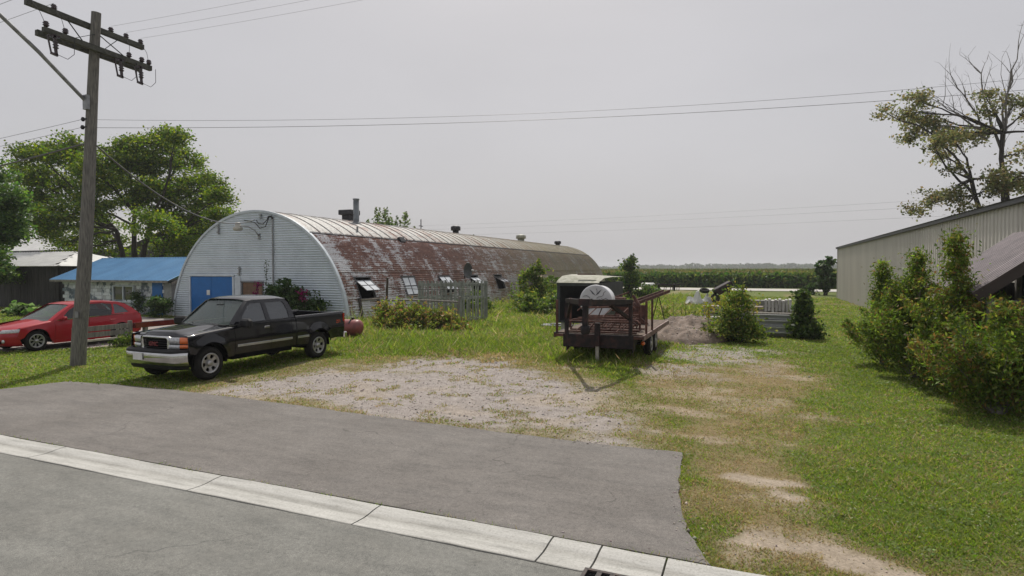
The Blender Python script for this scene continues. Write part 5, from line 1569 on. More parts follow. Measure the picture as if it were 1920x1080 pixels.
fe = thing('broken_fence', 'leaning remains of a dark post and rail fence before the crate', 'fence', (-15.42, 22.1, 0))
MB().tube([(0, 0, -0.2), (0.02, 0, 1.1), (0.06, 0.02, 2.15)], [0.07, 0.06, 0.05], 8).build('post', M('dark_post', (0.085, 0.065, 0.05), (0.05, 0.04, 0.03), 8, 0.9), fe)
MB().tube([(2.85, 1.15, -0.2), (2.92, 1.2, 0.7), (3.02, 1.22, 1.32)], [0.075, 0.07, 0.06], 8).build('post', WOOD_GREY, fe)
MB().tube([(0.04, 0.05, 1.16), (1.5, 0.6, 1.15), (3.0, 1.2, 1.08)], 0.045, 7).build('rail', WOOD_GREY, fe)
MB().tube([(0.05, 0.05, 1.72), (1.5, 0.6, 1.64), (3.5, 1.4, 1.66)], 0.014, 5).build('wire_strand', DARK_METAL, fe)
MB().tube([(1.6, 0.55, 0.72), (2.3, 0.8, 0.55), (2.75, 0.95, 0.62)], 0.02, 5).build('rail', WHITE_PAINT, fe)

# ------------------------------------------------------------------ gooseneck trailer with its load
TRL = thing('gooseneck_trailer', 'dark rusty gooseneck flatbed trailer with upright stakes', 'trailer', (-4.12, 15.6, 0), math.radians(1.5))
DZ = 0.76; TL, TW = 5.2, 2.42
MB().box((0, 0.0, DZ - 0.17), (TW - 0.5, 0.09, 0.36), None, 0.01).build('front_beam', RUST_DARK, TRL)
MB().box((0, 0.03, DZ - 0.045), (TW + 0.02, 0.12, 0.07)).build('deck_edge', RUST, TRL)
for s in (1, -1):
    MB().box((s * TW / 2, TL / 2, DZ - 0.04), (0.06, TL, 0.13)).build('side_rail', M('worn_rail', (0.16, 0.09, 0.075), (0.08, 0.045, 0.04), 6, 0.7, c3=(0.26, 0.22, 0.2)) if s > 0 else RUST_DARK, TRL)
    MB().box((s * 0.72, TL / 2, DZ - 0.26), (0.10, TL - 0.1, 0.20)).build('frame_rail', RUST_DARK, TRL)
    mb = MB(); mb.prism([(0.0, DZ - 0.1), (0.0, DZ - 0.46), (0.35, DZ - 0.40), (0.7, DZ - 0.12)], lambda u, v, t, s=s: (s * (0.9) + t, u + 0.06, v), 0.03); mb.build('gusset', RUST_DARK, TRL)
plm = MB().box((0, TL / 2, 0), (0.255, TL - 0.1, 0.045)).mesh('deck_plank', M('deck_plank', (0.17, 0.12, 0.09), (0.09, 0.065, 0.05), 3, 0.9, stretch=(6, 0.6, 6), rnd=0.3))
for i in range(9):
    o = link('deck_plank', plm, TRL); o.location = (-1.05 + i * 0.262, 0.06, DZ + 0.005)
stk = MB().box((0, 0, 0.42), (0.055, 0.055, 0.98)).mesh('stake', RUST)
for (x, y) in ((-TW / 2 + 0.02, 0.15), (-TW / 2 + 0.02, 1.5), (TW / 2 + 0.0, 0.45), (TW / 2 + 0.0, 1.5)):
    o = link('stake', stk, TRL); o.location = (x, y, DZ)
# gooseneck: two uprights, A-frame neck narrowing to the coupler
NZ = 1.66
for s in (1, -1):
    MB().bar((s * 0.87, 0.0, DZ - 0.35), (s * 0.87, 0.0, NZ), 0.085, 0.11, (0, 1, 0)).build('upright', RUST_DARK, TRL)
    MB().bar((s * 0.87, 0.05, NZ + 0.0), (0.32 + s * 0.06, -2.55, NZ + 0.11), 0.10, 0.12).build('neck_beam', RUST_DARK, TRL)
    MB().bar((s * 0.84, 0.0, NZ - 0.45), (s * 0.5, -0.9, NZ - 0.02), 0.08, 0.08).build('neck_brace', RUST_DARK, TRL)
MB().box((0, 0.0, NZ - 0.05), (1.64, 0.12, 0.16)).build('neck_crossbeam', RUST_DARK, TRL)
MB().box((0.32, -2.58, NZ + 0.11), (0.26, 0.22, 0.16)).build('coupler_head', RUST_DARK, TRL)
MB().box((0.32, -2.58, NZ - 0.20), (0.12, 0.12, 0.5)).lathe([(0.09, -0.16), (0.11, -0.1), (0.11, 0.02), (0.07, 0.04)], (0.32, -2.58, NZ - 0.45), 'Z', 12).build('coupler', RUST_DARK, TRL)
MB().box((0.42, -0.075, NZ + 0.0), (0.28, 0.01, 0.10)).build('label_plate', M('olive_plate', (0.2, 0.2, 0.1), None, 6, 0.6), TRL)
jk = MB().box((0.02, -0.14, 0.78), (0.13, 0.13, 0.62)).build('jack', RUST_DARK, TRL)
MB().box((0.02, -0.14, 0.24), (0.085, 0.085, 0.46)).box((0.02, -0.14, 0.02), (0.24, 0.24, 0.03)).build('jack_leg', M('pale_jack', (0.42, 0.40, 0.36), (0.25, 0.23, 0.2), 8, 0.6, 0.3), jk)
MB().lathe([(0, -0.03), (0.05, -0.03), (0.06, 0.01), (0.0, 0.015)], (1.14, 0.35, DZ - 0.22), 'Y', 10).build('marker_lamp', LAMP_AMBER, TRL)
for y in (1.9, 2.8):
    MB().tube([(-0.95, y, 0.36), (0.95, y, 0.36)], 0.05, 8).build('axle', RUST_DARK, TRL)
    for s in (1, -1): make_wheel(TRL, s * 1.0, 1, 0, 0.36, 0.2, 0.2, 5, 'truck').matrix_local = Matrix.Translation((s * 1.14, y, 0.36)) @ Matrix.Rotation(-s * PI / 2, 4, 'Z')

# load on the deck: welded pipe frames
def pipe_frame(name, label, y0, x0, x1, z, rz, depth=0.55, tilt=0.0):
    t = thing(name, label, 'pipe frame', (-4.12, 15.6 + y0, DZ + 0.04 + z), math.radians(1.5) + rz, 'rusty pipe frames on the trailer')
    for v in (0, depth):
        MB().tube([(x0, v, 0.02), (x1, v, 0.02 + tilt)], 0.026, 6).build('rail', RUST, t)
        MB().tube([(x0, v, 0.22), (x0 + 0.08, v, 0.30), (x1 - 0.08, v, 0.30 + tilt), (x1, v, 0.22 + tilt)], 0.024, 6).build('rail', RUST, t)
    k = 7
    for i in range(k):
        xa = x0 + (x1 - x0) * i / k; xb = x0 + (x1 - x0) * (i + 1) / k
        MB().tube([(xa, 0 if i % 2 else depth, 0.02 + tilt * i / k), (xb, depth if i % 2 else 0, 0.30 + tilt * (i + 1) / k)], 0.016, 5).build('web_rod', RUST, t)
    return t
pipe_frame('pipe_frame', 'rusty welded pipe frame nearest the trailer front beam', 0.15, -0.95, 1.0, 0.0, 0.02)
pipe_frame('pipe_frame', 'rusty welded pipe frame lying across the deck behind the first', 0.95, -0.8, 0.95, 0.0, -0.08)
pipe_frame('pipe_frame', 'rusty welded pipe frame stacked on top of the others', 0.5, -0.7, 0.9, 0.34, 0.05, 0.7, 0.06)
pipe_frame('pipe_frame', 'rusty welded pipe frame at the back under the white drum', 1.75, -0.9, 0.6, 0.0, 0.0)
bx_ = thing('rust_sheet', 'reddish-brown steel panel standing on the trailer beside the white drum', 'steel panel', (-3.9, 18.9, DZ + 0.03), math.radians(4))
MB().box((0, 0, 0.30), (1.0, 0.05, 0.60)).box((0, 0.1, 0.02), (1.0, 0.25, 0.03)).build('sheet', RUST, bx_)
MB().box((0.42, -0.04, 0.3), (0.05, 0.03, 0.58)).build('rib', RUST, bx_)
bp_ = thing('bent_stake', 'bent rusty channel leaning off the trailer deck', 'steel channel', (-3.25, 16.6, DZ + 0.03))
MB().bar((0.0, 0.3, 0), (0.0, 0.25, 0.7), 0.08, 0.05, (1, 0, 0)).bar((0, 0.25, 0.68), (-0.22, 0.4, 0.98), 0.08, 0.05, (0, 1, 0)).build('channel', RUST, bp_)
# white drum with cracked round face
wd = thing('white_drum', 'white round drum with a cracked stained face standing on the trailer', 'drum', (-5.03, 18.75, DZ + 0.03), math.radians(2))
DRUM = M('drum_white', (0.62, 0.63, 0.66), (0.50, 0.51, 0.53), 3, 0.45)
MB().lathe([(0.0, -0.02), (0.46, -0.025), (0.50, -0.03), (0.53, -0.01), (0.53, 0.04), (0.50, 0.06), (0.49, 0.72), (0.46, 0.78), (0, 0.80)], (0, 0, 0.70), 'Y', 40).build('shell', DRUM, wd)
CRK = M('dark_crack', (0.10, 0.105, 0.12), None, 6, 0.8)
ck = MB()
rnd2 = random.Random(5)
for k in range(11):
    a = rnd2.uniform(0, 2 * PI); r = rnd2.uniform(0.05, 0.2); x, z = r * math.cos(a), r * math.sin(a) + 0.05
    for j in range(6):
        a2 = a + rnd2.uniform(-0.8, 0.8); L = rnd2.uniform(0.05, 0.11); x2, z2 = x + L * math.cos(a2), z + L * math.sin(a2)
        if math.hypot(x2, z2) > 0.46: break
        ck.bar((x, -0.032, 0.70 + z), (x2, -0.032, 0.70 + z2), 0.012, 0.014, (0, 1, 0)); x, z = x2, z2
for s in (1, -1):
    ck.prism([(0, 0.18), (s * 0.10, 0.24), (s * 0.20, 0.38), (s * 0.12, 0.33), (s * 0.04, 0.24)], lambda u, v, t: (u, -0.028 - t, 0.70 + v), 0.006)
ck.build('crack', CRK, wd)
MB().box((-0.3, 0.35, 0.09), (0.12, 0.6, 0.17)).box((0.3, 0.35, 0.09), (0.12, 0.6, 0.17)).build('cradle', WOOD_GREY, wd)

# old box body behind the trailer: open end towards the road, pale roof
vb = thing('old_truck_body', 'old dark box body with open end and pale mossy roof behind the trailer', 'truck body', (-6.65, 22.2, 0), math.radians(-4))
VB = M('box_body_dark', (0.045, 0.05, 0.055), (0.025, 0.028, 0.03), 4, 0.6)
VR = M('pale_mossy_roof', (0.33, 0.33, 0.27), (0.20, 0.21, 0.15), 5, 0.85, c3=(0.42, 0.41, 0.36))
for s in (1, -1):
    MB().box((s * 0.80, 1.6, 1.25), (0.05, 3.2, 1.5)).build('side_wall', VB, vb)
    MB().box((s * 0.80, 0.0, 1.22), (0.12, 0.10, 1.52)).build('door_post', VB, vb)
MB().box((0, 3.18, 1.25), (1.58, 0.05, 1.5)).build('end_wall', VB, vb)
MB().box((0, 1.6, 0.48), (1.66, 3.2, 0.08)).build('floor_pan', VB, vb)
MB().box((0, -0.02, 1.95), (1.72, 0.10, 0.14)).build('header', VB, vb)
rows = []
for y, k in ((-0.12, 0.0), (0.0, 0.08), (0.5, 0.26), (1.6, 0.32), (3.25, 0.30)):
    rows.append([(0.87 * t, y, 2.0 + k * (1.0 - 0.16 * (t + 1))) for t in np.linspace(-1, 1, 9)])
MB().grid(rows, True).build('roof', VR, vb)
MB().box((0.25, 0.25, 2.33), (0.7, 0.12, 0.05), Matrix.Rotation(0.1, 3, 'Z')).build('roof_strip', RUST, vb)
for s in (1, -1):
    for y in (0.5, 2.7): MB().box((s * 0.7, y, 0.22), (0.3, 0.3, 0.44)).build('support_block', CONCRETE, vb)

# elevator boom leaning up behind the trailer
bo_ = thing('elevator_boom', 'long rusty elevator boom rising beyond the trailer with grey channel', 'elevator', (-4.75, 21.2, 0), 0)
A_ = Vector((0, 0, 1.15)); B_ = Vector((0.95, 4.3, 1.62))
for d in (-0.13, 0.13): MB().bar(A_ + Vector((d, 0, 0)), B_ + Vector((d, 0, 0)), 0.03, 0.12).build('side_plate', RUST, bo_)
MB().bar(A_ + Vector((0, 0, -0.07)), B_ + Vector((0, 0, -0.07)), 0.24, 0.02).build('trough', GREY_METAL, bo_)
for t in (0.25, 0.8):
    p = A_.lerp(B_, t)
    for d in (-0.35, 0.35): MB().bar(p + Vector((0, 0, -0.05)), (p.x + d, p.y, 0), 0.03, 0.03).build('leg', RUST_DARK, bo_)
MB().box(A_ + Vector((-0.1, 0.05, 0.12)), (0.45, 0.4, 0.5), None, 0.03).build('motor_box', RUST, bo_)
MB().tube([A_ + Vector((-0.4, 0, 0.3)), A_ + Vector((0.25, 0.15, 0.55))], 0.03, 6).build('lever', RUST, bo_)

pl_ = thing('flat_sheet', 'dark flat sheet lying on the ground behind the trailer', 'sheet', (-8.3, 24.8, 0.05), math.radians(10))
MB().box((0, 0, 0.03), (1.5, 0.9, 0.05)).box((0.1, 0.05, 0.08), (0.9, 0.35, 0.05)).build('sheet', M('dark_blue_sheet', (0.05, 0.055, 0.075), (0.16, 0.17, 0.2), 6, 0.5), pl_)

# ------------------------------------------------------------------ stored beams and other salvage
gS = 'grey beams in the low stack'
BEAM = M('grey_beam', (0.46, 0.47, 0.47), (0.34, 0.35, 0.35), 3, 0.6, stretch=(0.6, 5, 5), rnd=0.2, c3=(0.58, 0.58, 0.57))
sl_ = MB().box((0, 0, 0), (1.55, 0.75, 0.16), None, 0.015).build('concrete_slab', CONCRETE)
sl_.location = (-0.05, 24.6, 0.09); sl_.rotation_euler = (0, 0, 0.03)
tag(sl_, 'pale concrete slab on the grass under the grey beams', 'slab')
bm_ = {}
def beam(L, w, h):
    k = (L, w, h)
    if k not in bm_:   # channel section
        m2 = MB().box((0, 0, -h * 0.40), (L, w, h * 0.18)).box((0, 0, h * 0.40), (L, w, h * 0.18)).box((0, w * 0.22, 0), (L, w * 0.4, h * 0.62))
        bm_[k] = m2.mesh('grey_beam', BEAM)
    return bm_[k]
lay = [(0.29, 2.0, 0.24), (0.53, 2.25, 0.21), (0.745, 2.4, 0.17)]
nm_l = ['bottom', 'middle', 'top']
for li, (z, L, h) in enumerate(lay):
    for k in range(3):
        o = link('grey_beam', beam(L, 0.24, h)); o.location = (0.02 + 0.05 * ((li + k) % 2), 24.10 + 0.14 * li + k * 0.27, z); o.rotation_euler = (0, 0, 0.02 * (k - 1))
        tag(o, ('front grey beam of the %s layer in the low stack' % nm_l[li]) if k == 0 else ('%s grey beam from the front in the %s layer of the low stack' % (ORD[k], nm_l[li])), 'beam', gS)
for i in range(3):
    o = MB().box((0, 0, 0), (1.9, 0.13, 0.045)).build('bearer_strip', WOOD_GREY)
    o.location = (0.05, 24.45 + 0.2 * i, 0.853); tag(o, ORD[i] + ' thin board from the front lying flat on top of the grey beams', 'board', 'boards on the beam stack')
UPR = M('upright_panel', (0.55, 0.54, 0.51), (0.32, 0.31, 0.30), 4, 0.7, rnd=0.25)
ub_ = MB().box((0, 0, 0), (0.085, 0.9, 0.46)).mesh('edge_panel', UPR)
for i in range(8):
    o = link('edge_panel', ub_); o.location = (0.02 + i * 0.125, 25.75, 1.10 + 0.03 * math.sin(i * 2.1)); o.rotation_euler = (0, math.radians(3 * math.sin(i * 1.7)), 0)
    tag(o, ORD[i] + ' upright panel from the goldenrod side in the row behind the grey beams', 'panel', 'panels standing on edge')
pt_ = thing('timber_pallet', 'low timber trestle carrying the row of upright panels', 'trestle', (0.45, 25.75, 0))
for y in (-0.35, 0.35): box_obj('bearer', (0, y, 0.81), (1.3, 0.1, 0.1), WOOD_GREY, pt_)
for x in (-0.5, 0.5):
    for y in (-0.35, 0.35): box_obj('leg', (x, y, 0.38), (0.1, 0.1, 0.76), WOOD_GREY, pt_)
rb2 = thing('timber_bundle', 'short stack of weathered timbers left of the upright panels', 'timber stack', (-0.75, 26.0, 0))
for r in range(4):
    for k in range(3): box_obj('timber', (0.02 * ((r + k) % 2), -0.3 + k * 0.27, 0.13 + r * 0.26), (1.3, 0.25, 0.24), M('reddish_timber', (0.26, 0.19, 0.15), (0.2, 0.19, 0.18), 3, 0.85, rnd=0.25), rb2)
# salvage heap further back
def tyre(loc, rot, label):
    o = MB().lathe([(0.19, -0.08), (0.23, -0.11), (0.30, -0.10), (0.335, -0.05), (0.34, 0.05), (0.30, 0.10), (0.23, 0.11), (0.19, 0.08), (0.19, -0.08)], (0, 0, 0), 'Z', 24).build('tyre_scrap', RUBBER)
    o.location = loc; o.rotation_euler = rot; tag(o, label, 'old tyre', 'scrap tyres in the back yard')
tyre((-4.0, 44.6, 1.02), (0.3, 0.1, 0), 'black scrap tyre resting on the white crumpled sheet')
tyre((-3.25, 44.4, 0.5), (1.35, 0, 0.6), 'black scrap tyre propped up beside the white sheet')
tyre((0.35, 31.5, 0.36), (1.3, 0, -0.2), 'black scrap tyre just behind the upright panels')
mb = MB(); rows = []
rnd3 = random.Random(11)
for i in range(9):
    rows.append([(-0.95 + 1.9 * j / 10, -0.5 + i * 0.125, max(0.02, (0.55 + 0.35 * math.sin(j * 1.7)) * math.sin(PI * i / 8) ** 0.5 * math.sin(PI * j / 10) ** 0.3 + rnd3.uniform(-0.28, 0.28))) for j in range(11)])
mb.grid(rows, False)
o = mb.build('crumpled_sheet', WHITE_PAINT); o.location = (-4.4, 44.8, 0.0); tag(o, 'white crumpled plastic sheet over a heap in the back grass', 'sheet')
hp = thing('tilted_hopper', 'dark tilted metal hopper poking up behind the goldenrod bush', 'hopper', (-2.75, 44.5, 0), 0.4)
MB().box((0, 0, 1.2), (1.3, 0.7, 0.5), Matrix.Rotation(math.radians(-28), 3, 'Y'), 0.03).build('body', RUST_DARK, hp)
for x, z in ((-0.4, 0.85), (0.4, 1.15)):
    MB().box((x, 0, z / 2), (0.08, 0.4, z)).build('leg', RUST_DARK, hp)
tr_ = thing('twig_pile', 'small heap of pale sticks behind the stacked beams', 'stick pile', (1.0, 30.5, 0))
for i in range(16):
    a = rnd3.uniform(-0.5, 0.5); L = rnd3.uniform(0.7, 1.3); x = rnd3.uniform(-0.4, 0.4); z = 0.1 + 0.05 * i
    MB().tube([(x - L / 2 * math.cos(a), L / 2 * math.sin(a) * 0.8, z), (x + L / 2 * math.cos(a), -L / 2 * math.sin(a) * 0.8, z + rnd3.uniform(-0.1, 0.15))], 0.028, 5).build('stick', WOOD_GREY, tr_)
# more salvage strung out through the weeds behind the beams
gP = 'grey pipes lying in the weeds'
for i, (x, y, z, L, r, a) in enumerate(((-1.6, 27.4, 0.22, 3.2, 0.09, 0.05), (-1.5, 27.7, 0.22, 3.0, 0.09, 0.02), (-1.6, 27.55, 0.38, 3.1, 0.09, 0.04), (0.4, 28.6, 0.30, 2.6, 0.12, -0.06), (0.3, 29.0, 0.30, 2.8, 0.12, -0.02), (0.4, 28.8, 0.52, 2.5, 0.12, -0.05))):
    o = MB().lathe([(r - 0.012, -L / 2), (r, -L / 2), (r, L / 2), (r - 0.012, L / 2), (r - 0.012, -L / 2)], (0, 0, 0), 'X', 12).build('steel_pipe', GREY_METAL if i % 2 else M('pale_pipe', (0.46, 0.45, 0.43), (0.3, 0.29, 0.28), 4, 0.6, 0.2))
    o.location = (x, y, z); o.rotation_euler = (0, 0, a)
    tag(o, ('%s pipe of the %s pipe pile behind the grey beams' % (ORD[i % 3], 'thin' if i < 3 else 'thick')), 'pipe', gP)
for i, (x, y, n_, w_, c_) in enumerate(((-2.0, 31.0, 4, 1.5, (0.36, 0.33, 0.29)), (0.1, 33.6, 5, 1.8, (0.28, 0.27, 0.26)), (1.3, 27.0, 3, 1.2, (0.22, 0.12, 0.08)), (-0.6, 37.0, 4, 2.0, (0.40, 0.38, 0.35)))):
    st_ = thing('lumber_stack', ['short pale lumber stack half hidden by goldenrod', 'grey lumber stack beyond the thick pipes', 'low rust-brown lumber stack beside the dark sapling', 'farthest pale lumber stack before the far gravel road'][i], 'lumber stack', (x, y, 0), 0.1 * (i - 1), 'lumber stacks in the back yard')
    for r in range(n_):
        for k in range(3): box_obj('board', (0.06 * ((r * 3 + k) % 3 - 1), -0.32 + k * 0.32, 0.1 + r * 0.19), (w_, 0.29, 0.13), M('stack_board_%d' % i, c_, tuple(q * 0.6 for q in c_), 4, 0.85, rnd=0.3), st_)
        for xx in (-w_ * 0.3, w_ * 0.3):
            if r: box_obj('spacer', (xx, 0, r * 0.19 + 0.005), (0.06, 0.9, 0.055), WOOD_GREY, st_)
for i, (x, y, s_, c_) in enumerate(((-0.9, 29.6, 0.42, WHITE_PAINT), (1.1, 29.4, 0.34, WHITE_PAINT))):
    mb = MB(); rows = []
    for a in range(7):
        t = a / 6
        rows.append([(s_ * math.cos(2 * PI * j / 12) * (math.sin(PI * min(t * 0.93 + 0.07, 1)) ** 0.6) * rnd3.uniform(0.8, 1.15), s_ * 0.8 * math.sin(2 * PI * j / 12) * (math.sin(PI * min(t * 0.93 + 0.07, 1)) ** 0.6), s_ * 1.5 * t + rnd3.uniform(-0.04, 0.04)) for j in range(12)])
    rows = [r + [r[0]] for r in rows]
    o = mb.grid(rows, True).build('bulk_bag', c_); o.location = (x, y, 0)
    tag(o, ['white bulging bag in the weeds behind the grey beams', 'small white bag between the sticks and the pipes', 'grey lumpy sack standing alone in the back grass'][i], 'bag', 'bags in the back yard')
im = thing('farm_implement', 'rusty farm harrow parked by the far gravel road', 'farm implement', (-10.9, 72.5, 0))
MB().box((0, 0, 0.75), (3.2, 0.12, 0.12)).box((0, 1.0, 0.75), (3.2, 0.12, 0.12)).box((-1.2, 0.5, 0.76), (0.1, 1.0, 0.1)).box((1.2, 0.5, 0.76), (0.1, 1.0, 0.1)).build('frame', RUST_DARK, im)
for i in range(9):
    MB().tube([(-1.5 + i * 0.375, (i % 2) * 1.0, 0.72), (-1.5 + i * 0.375, (i % 2) * 1.0 + 0.22, 0.4), (-1.5 + i * 0.375, (i % 2) * 1.0 + 0.02, 0.05)], 0.04, 5).build('tine', RUST, im)
for x in (-0.9, 0.9):
    MB().lathe([(0.25, -0.08), (0.42, -0.08), (0.45, 0), (0.42, 0.08), (0.25, 0.08)], (x, 0.5, 0.45), 'X', 18).build('wheel', RUBBER, im)
wb = thing('white_tank', 'small white plastic tank lying near the far gravel road', 'tank', (-12.6, 70.2, 0.0), 0.3)
MB().lathe([(0, -0.8), (0.28, -0.76), (0.38, -0.65), (0.38, 0.65), (0.28, 0.76), (0, 0.8)], (0, 0, 0.62), 'X', 18).build('shell', WHITE_PAINT, wb)
for x in (-0.5, 0.5): MB().box((x, 0, 0.15), (0.12, 0.8, 0.3)).build('skid', RUST_DARK, wb)

# dirt pile: one mound with stones standing out of it
gxm = np.linspace(-1, 1, 64); A2, B2 = np.meshgrid(gxm, gxm, indexing='xy')
rr_ = np.sqrt(A2 ** 2 + B2 ** 2)
hh = 0.88 * np.clip(1 - rr_ * (0.85 + 0.3 * fbm(A2 * 1.5 + 9, B2 * 1.5, 66, 2)), 0, 1) ** 0.55 * (0.55 + 0.75 * fbm(A2 * 2.4 + 5, B2 * 2.4, 61, 3)) + (fbm(A2 * 8, B2 * 8, 62, 5) - 0.5) * 0.42 * np.clip(1.1 - rr_, 0, 1)
hh = np.where(rr_ > 1, -0.1, hh)
Vd = np.stack([A2 * 1.75, B2 * 2.6, hh], -1).reshape(-1, 3)
idd = np.arange(64 * 64).reshape(64, 64)
qd = np.stack([idd[:-1, :-1], idd[:-1, 1:], idd[1:, 1:], idd[1:, :-1]], -1).reshape(-1)
DIRT = M('loose_dirt', (0.19, 0.145, 0.115), (0.11, 0.085, 0.07), 4, 0.95, bmp=0.8, bscale=20, c3=(0.26, 0.21, 0.18))
dp = link('dirt_pile', np_mesh('dirt_pile', Vd, qd, 4, None, False), None, DIRT)
dp.location = (-2.75, 23.2, -0.02); tag(dp, 'brown heap of loose dirt and rubble behind the trailer', 'dirt pile')

# ------------------------------------------------------------------ trees and shrubs
BARK = M('bark', (0.055, 0.046, 0.04), (0.028, 0.024, 0.022), 5, 0.95, bmp=0.6, bscale=18, stretch=(4, 4, 0.8))
BARK_GREY = M('dead_bark', (0.21, 0.19, 0.175), (0.12, 0.11, 0.10), 5, 0.9)

def limb(mb, a, b, r0, r1, bend=0.12, n=6, rnd=random):
    a = Vector(a); b = Vector(b); L = (b - a).length
    off = Vector((rnd.uniform(-1, 1), rnd.uniform(-1, 1), rnd.uniform(-0.2, 0.8))) * L * bend
    pts = []; rad = []
    for i in range(n + 1):
        t = i / n
        p = a.lerp(b, t) + off * (4 * t * (1 - t)) * 0.5 + Vector((rnd.uniform(-1, 1), rnd.uniform(-1, 1), rnd.uniform(-1, 1))) * L * 0.018 * (0 < i < n)
        pts.append(p); rad.append(r0 + (r1 - r0) * t ** 0.8)
    mb.tube(pts, rad, 7 if r0 > 0.05 else 5, cap=False)
    return pts

def crown_points(clusters, per, sub, spread):
    """clusters: (centre, radii, weight); leaves gather in sprays so gaps remain between them"""
    P = []; shade = []
    for (c, rad, w) in clusters:
        c = np.array(c); rad = np.array(rad)
        k = max(4, int(sub * w))
        q = rng.normal(size=(k, 3)); q /= np.linalg.norm(q, axis=1)[:, None]
        q *= (rng.random((k, 1)) ** 0.45)
        cen = c + q * rad
        m = max(8, int(per * w / k))
        loc = rng.normal(size=(k, m, 3)) * spread * np.array([1, 1, 0.55])
        pts = (cen[:, None, :] + loc).reshape(-1, 3)
        P.append(pts); shade.append(np.repeat(rng.random(k), m))
    return np.concatenate(P), np.concatenate(shade)

def tree(name, label, base, trunk_top, clusters, leaf, per, sub, spread, cols, r_trunk, group=None, flat=0.3, forks=None, twigs=3, aspect=1.6, bark=None, seed=1, dead=None):
    rn = random.Random(seed)
    t = thing(name, label, 'tree', base, 0, group)
    B = Vector(base)
    mb = MB()
    tops = forks or [trunk_top]
    starts = []
    for ft in tops:
        pts = limb(mb, (0, 0, -0.2), Vector(ft) - B, r_trunk, r_trunk * 0.55, 0.05, 7, rn)
        starts.append(pts[-1]); starts.append(pts[-2])
    for (c, rad, w) in clusters:
        cc = Vector(c) - B
        s0 = min(starts, key=lambda s: (s - cc).length + rn.uniform(0, 1.0))
        pts = limb(mb, s0, cc, r_trunk * 0.42, r_trunk * 0.12, 0.16, 7, rn)
        for k in range(twigs):
            s1 = pts[rn.randint(2, len(pts) - 1)]
            e = cc + Vector((rn.uniform(-1, 1) * rad[0], rn.uniform(-1, 1) * rad[1], rn.uniform(-0.5, 1) * rad[2])) * 0.8
            limb(mb, s1, e, r_trunk * 0.13, r_trunk * 0.03, 0.15, 4, rn)
    mb.build('trunk', bark or BARK, t)
    P, sh = crown_points(clusters, per, sub, spread)
    n = len(P)
    col = palette(n, cols, 0.22) * (1.25 + 1.35 * sh[:, None])
    o = leaves_obj('crown', P - np.array(base), leaf * rng.uniform(0.7, 1.3, n), col, t, flat=flat, aspect=aspect)
    if dead:
        db = MB()
        for (a, e, r0) in dead:
            pts = limb(db, Vector(a) - B, Vector(e) - B, r0, r0 * 0.25, 0.12, 8, rn)
            for k in range(9):
                s1 = pts[rn.randint(2, len(pts) - 1)]
                dirn = (Vector(e) - Vector(a)).normalized()
                e1 = s1 + (dirn + Vector((rn.uniform(-0.8, 0.8), rn.uniform(-0.8, 0.8), rn.uniform(0.0, 0.9)))) * rn.uniform(0.6, 1.9)
                p2 = limb(db, s1, e1, r0 * 0.3, r0 * 0.07, 0.15, 4, rn)
                for m in range(3):
                    s2 = p2[rn.randint(1, len(p2) - 1)]
                    limb(db, s2, s2 + Vector((rn.uniform(-0.5, 0.5), rn.uniform(-0.5, 0.5), rn.uniform(0.1, 0.9))), r0 * 0.1, r0 * 0.04, 0.1, 3, rn)
        db.build('dead_branch', BARK_GREY, t)
    return t

BIG = [
    ((-55.0,30.3,12.0),(1.7,1.8,1.3),0.8),
    ((-59.4,32.1,10.7),(1.6,1.8,1.3),0.6),
    ((-54.4,32.2,12.5),(1.9,2.1,1.5),1),
    ((-58.4,33.2,10.4),(1.9,2.1,1.5),0.8),
    ((-59.8,32.9,8.7),(1.4,1.6,1.1),0.5),
    ((-51.7,29.5,6.8),(1.7,1.9,1.3),0.7),
    ((-51.8,28.8,5.7),(1.2,1.3,0.9),0.4),
    ((-60.3,35.1,5.0),(1.5,1.6,1.2),0.4),
    ((-51.0,32.2,10.7),(2.0,2.2,1.6),1),
    ((-51.3,31.7,8.0),(2.0,2.2,1.6),0.9),
    ((-59.3,37.4,6.4),(2.1,2.3,1.6),0.7),
    ((-50.9,34.9,12.0),(1.8,2.0,1.5),1),
    ((-55.3,37.3,10.3),(2.5,2.7,2.0),1.1),
    ((-50.5,35.1,13.2),(1.2,1.3,1.0),0.6),
    ((-50.1,37.3,14.2),(1.2,1.4,1.0),0.5),
    ((-43.9,34.1,13.2),(0.9,0.9,0.7),0.35),
    ((-50.5,37.0,12.3),(2.0,2.2,1.6),1.1),
    ((-50.6,39.8,12.8),(1.6,1.8,1.3),0.7),
    ((-49.3,36.1,9.3),(2.3,2.6,1.9),1.2),
    ((-48.9,38.9,10.1),(2.2,2.4,1.8),1),
    ((-46.2,39.2,10.2),(1.3,1.4,1.0),0.5),
    ((-39.7,34.7,8.4),(0.8,0.9,0.7),0.35),
    ((-47.0,39.9,8.2),(1.7,1.9,1.4),0.8),
    ((-47.6,37.6,7.3),(2.1,2.3,1.7),0.9),
    ((-41.8,36.5,6.8),(1.0,1.1,0.8),0.5),
    ((-44.1,32.3,6.1),(1.7,1.8,1.3),0.6),
    ((-48.6,40.3,5.8),(1.8,1.9,1.4),0.6),
    ((-46.4,36.6,4.6),(1.6,1.8,1.3),0.5),
    ((-50.8,37.6,4.2),(1.2,1.3,1.0),0.3),
    ((-56.4,37.2,4.8),(1.5,1.7,1.2),0.35),
    ((-57.0,34.9,4.2),(1.2,1.3,1.0),0.3),
]
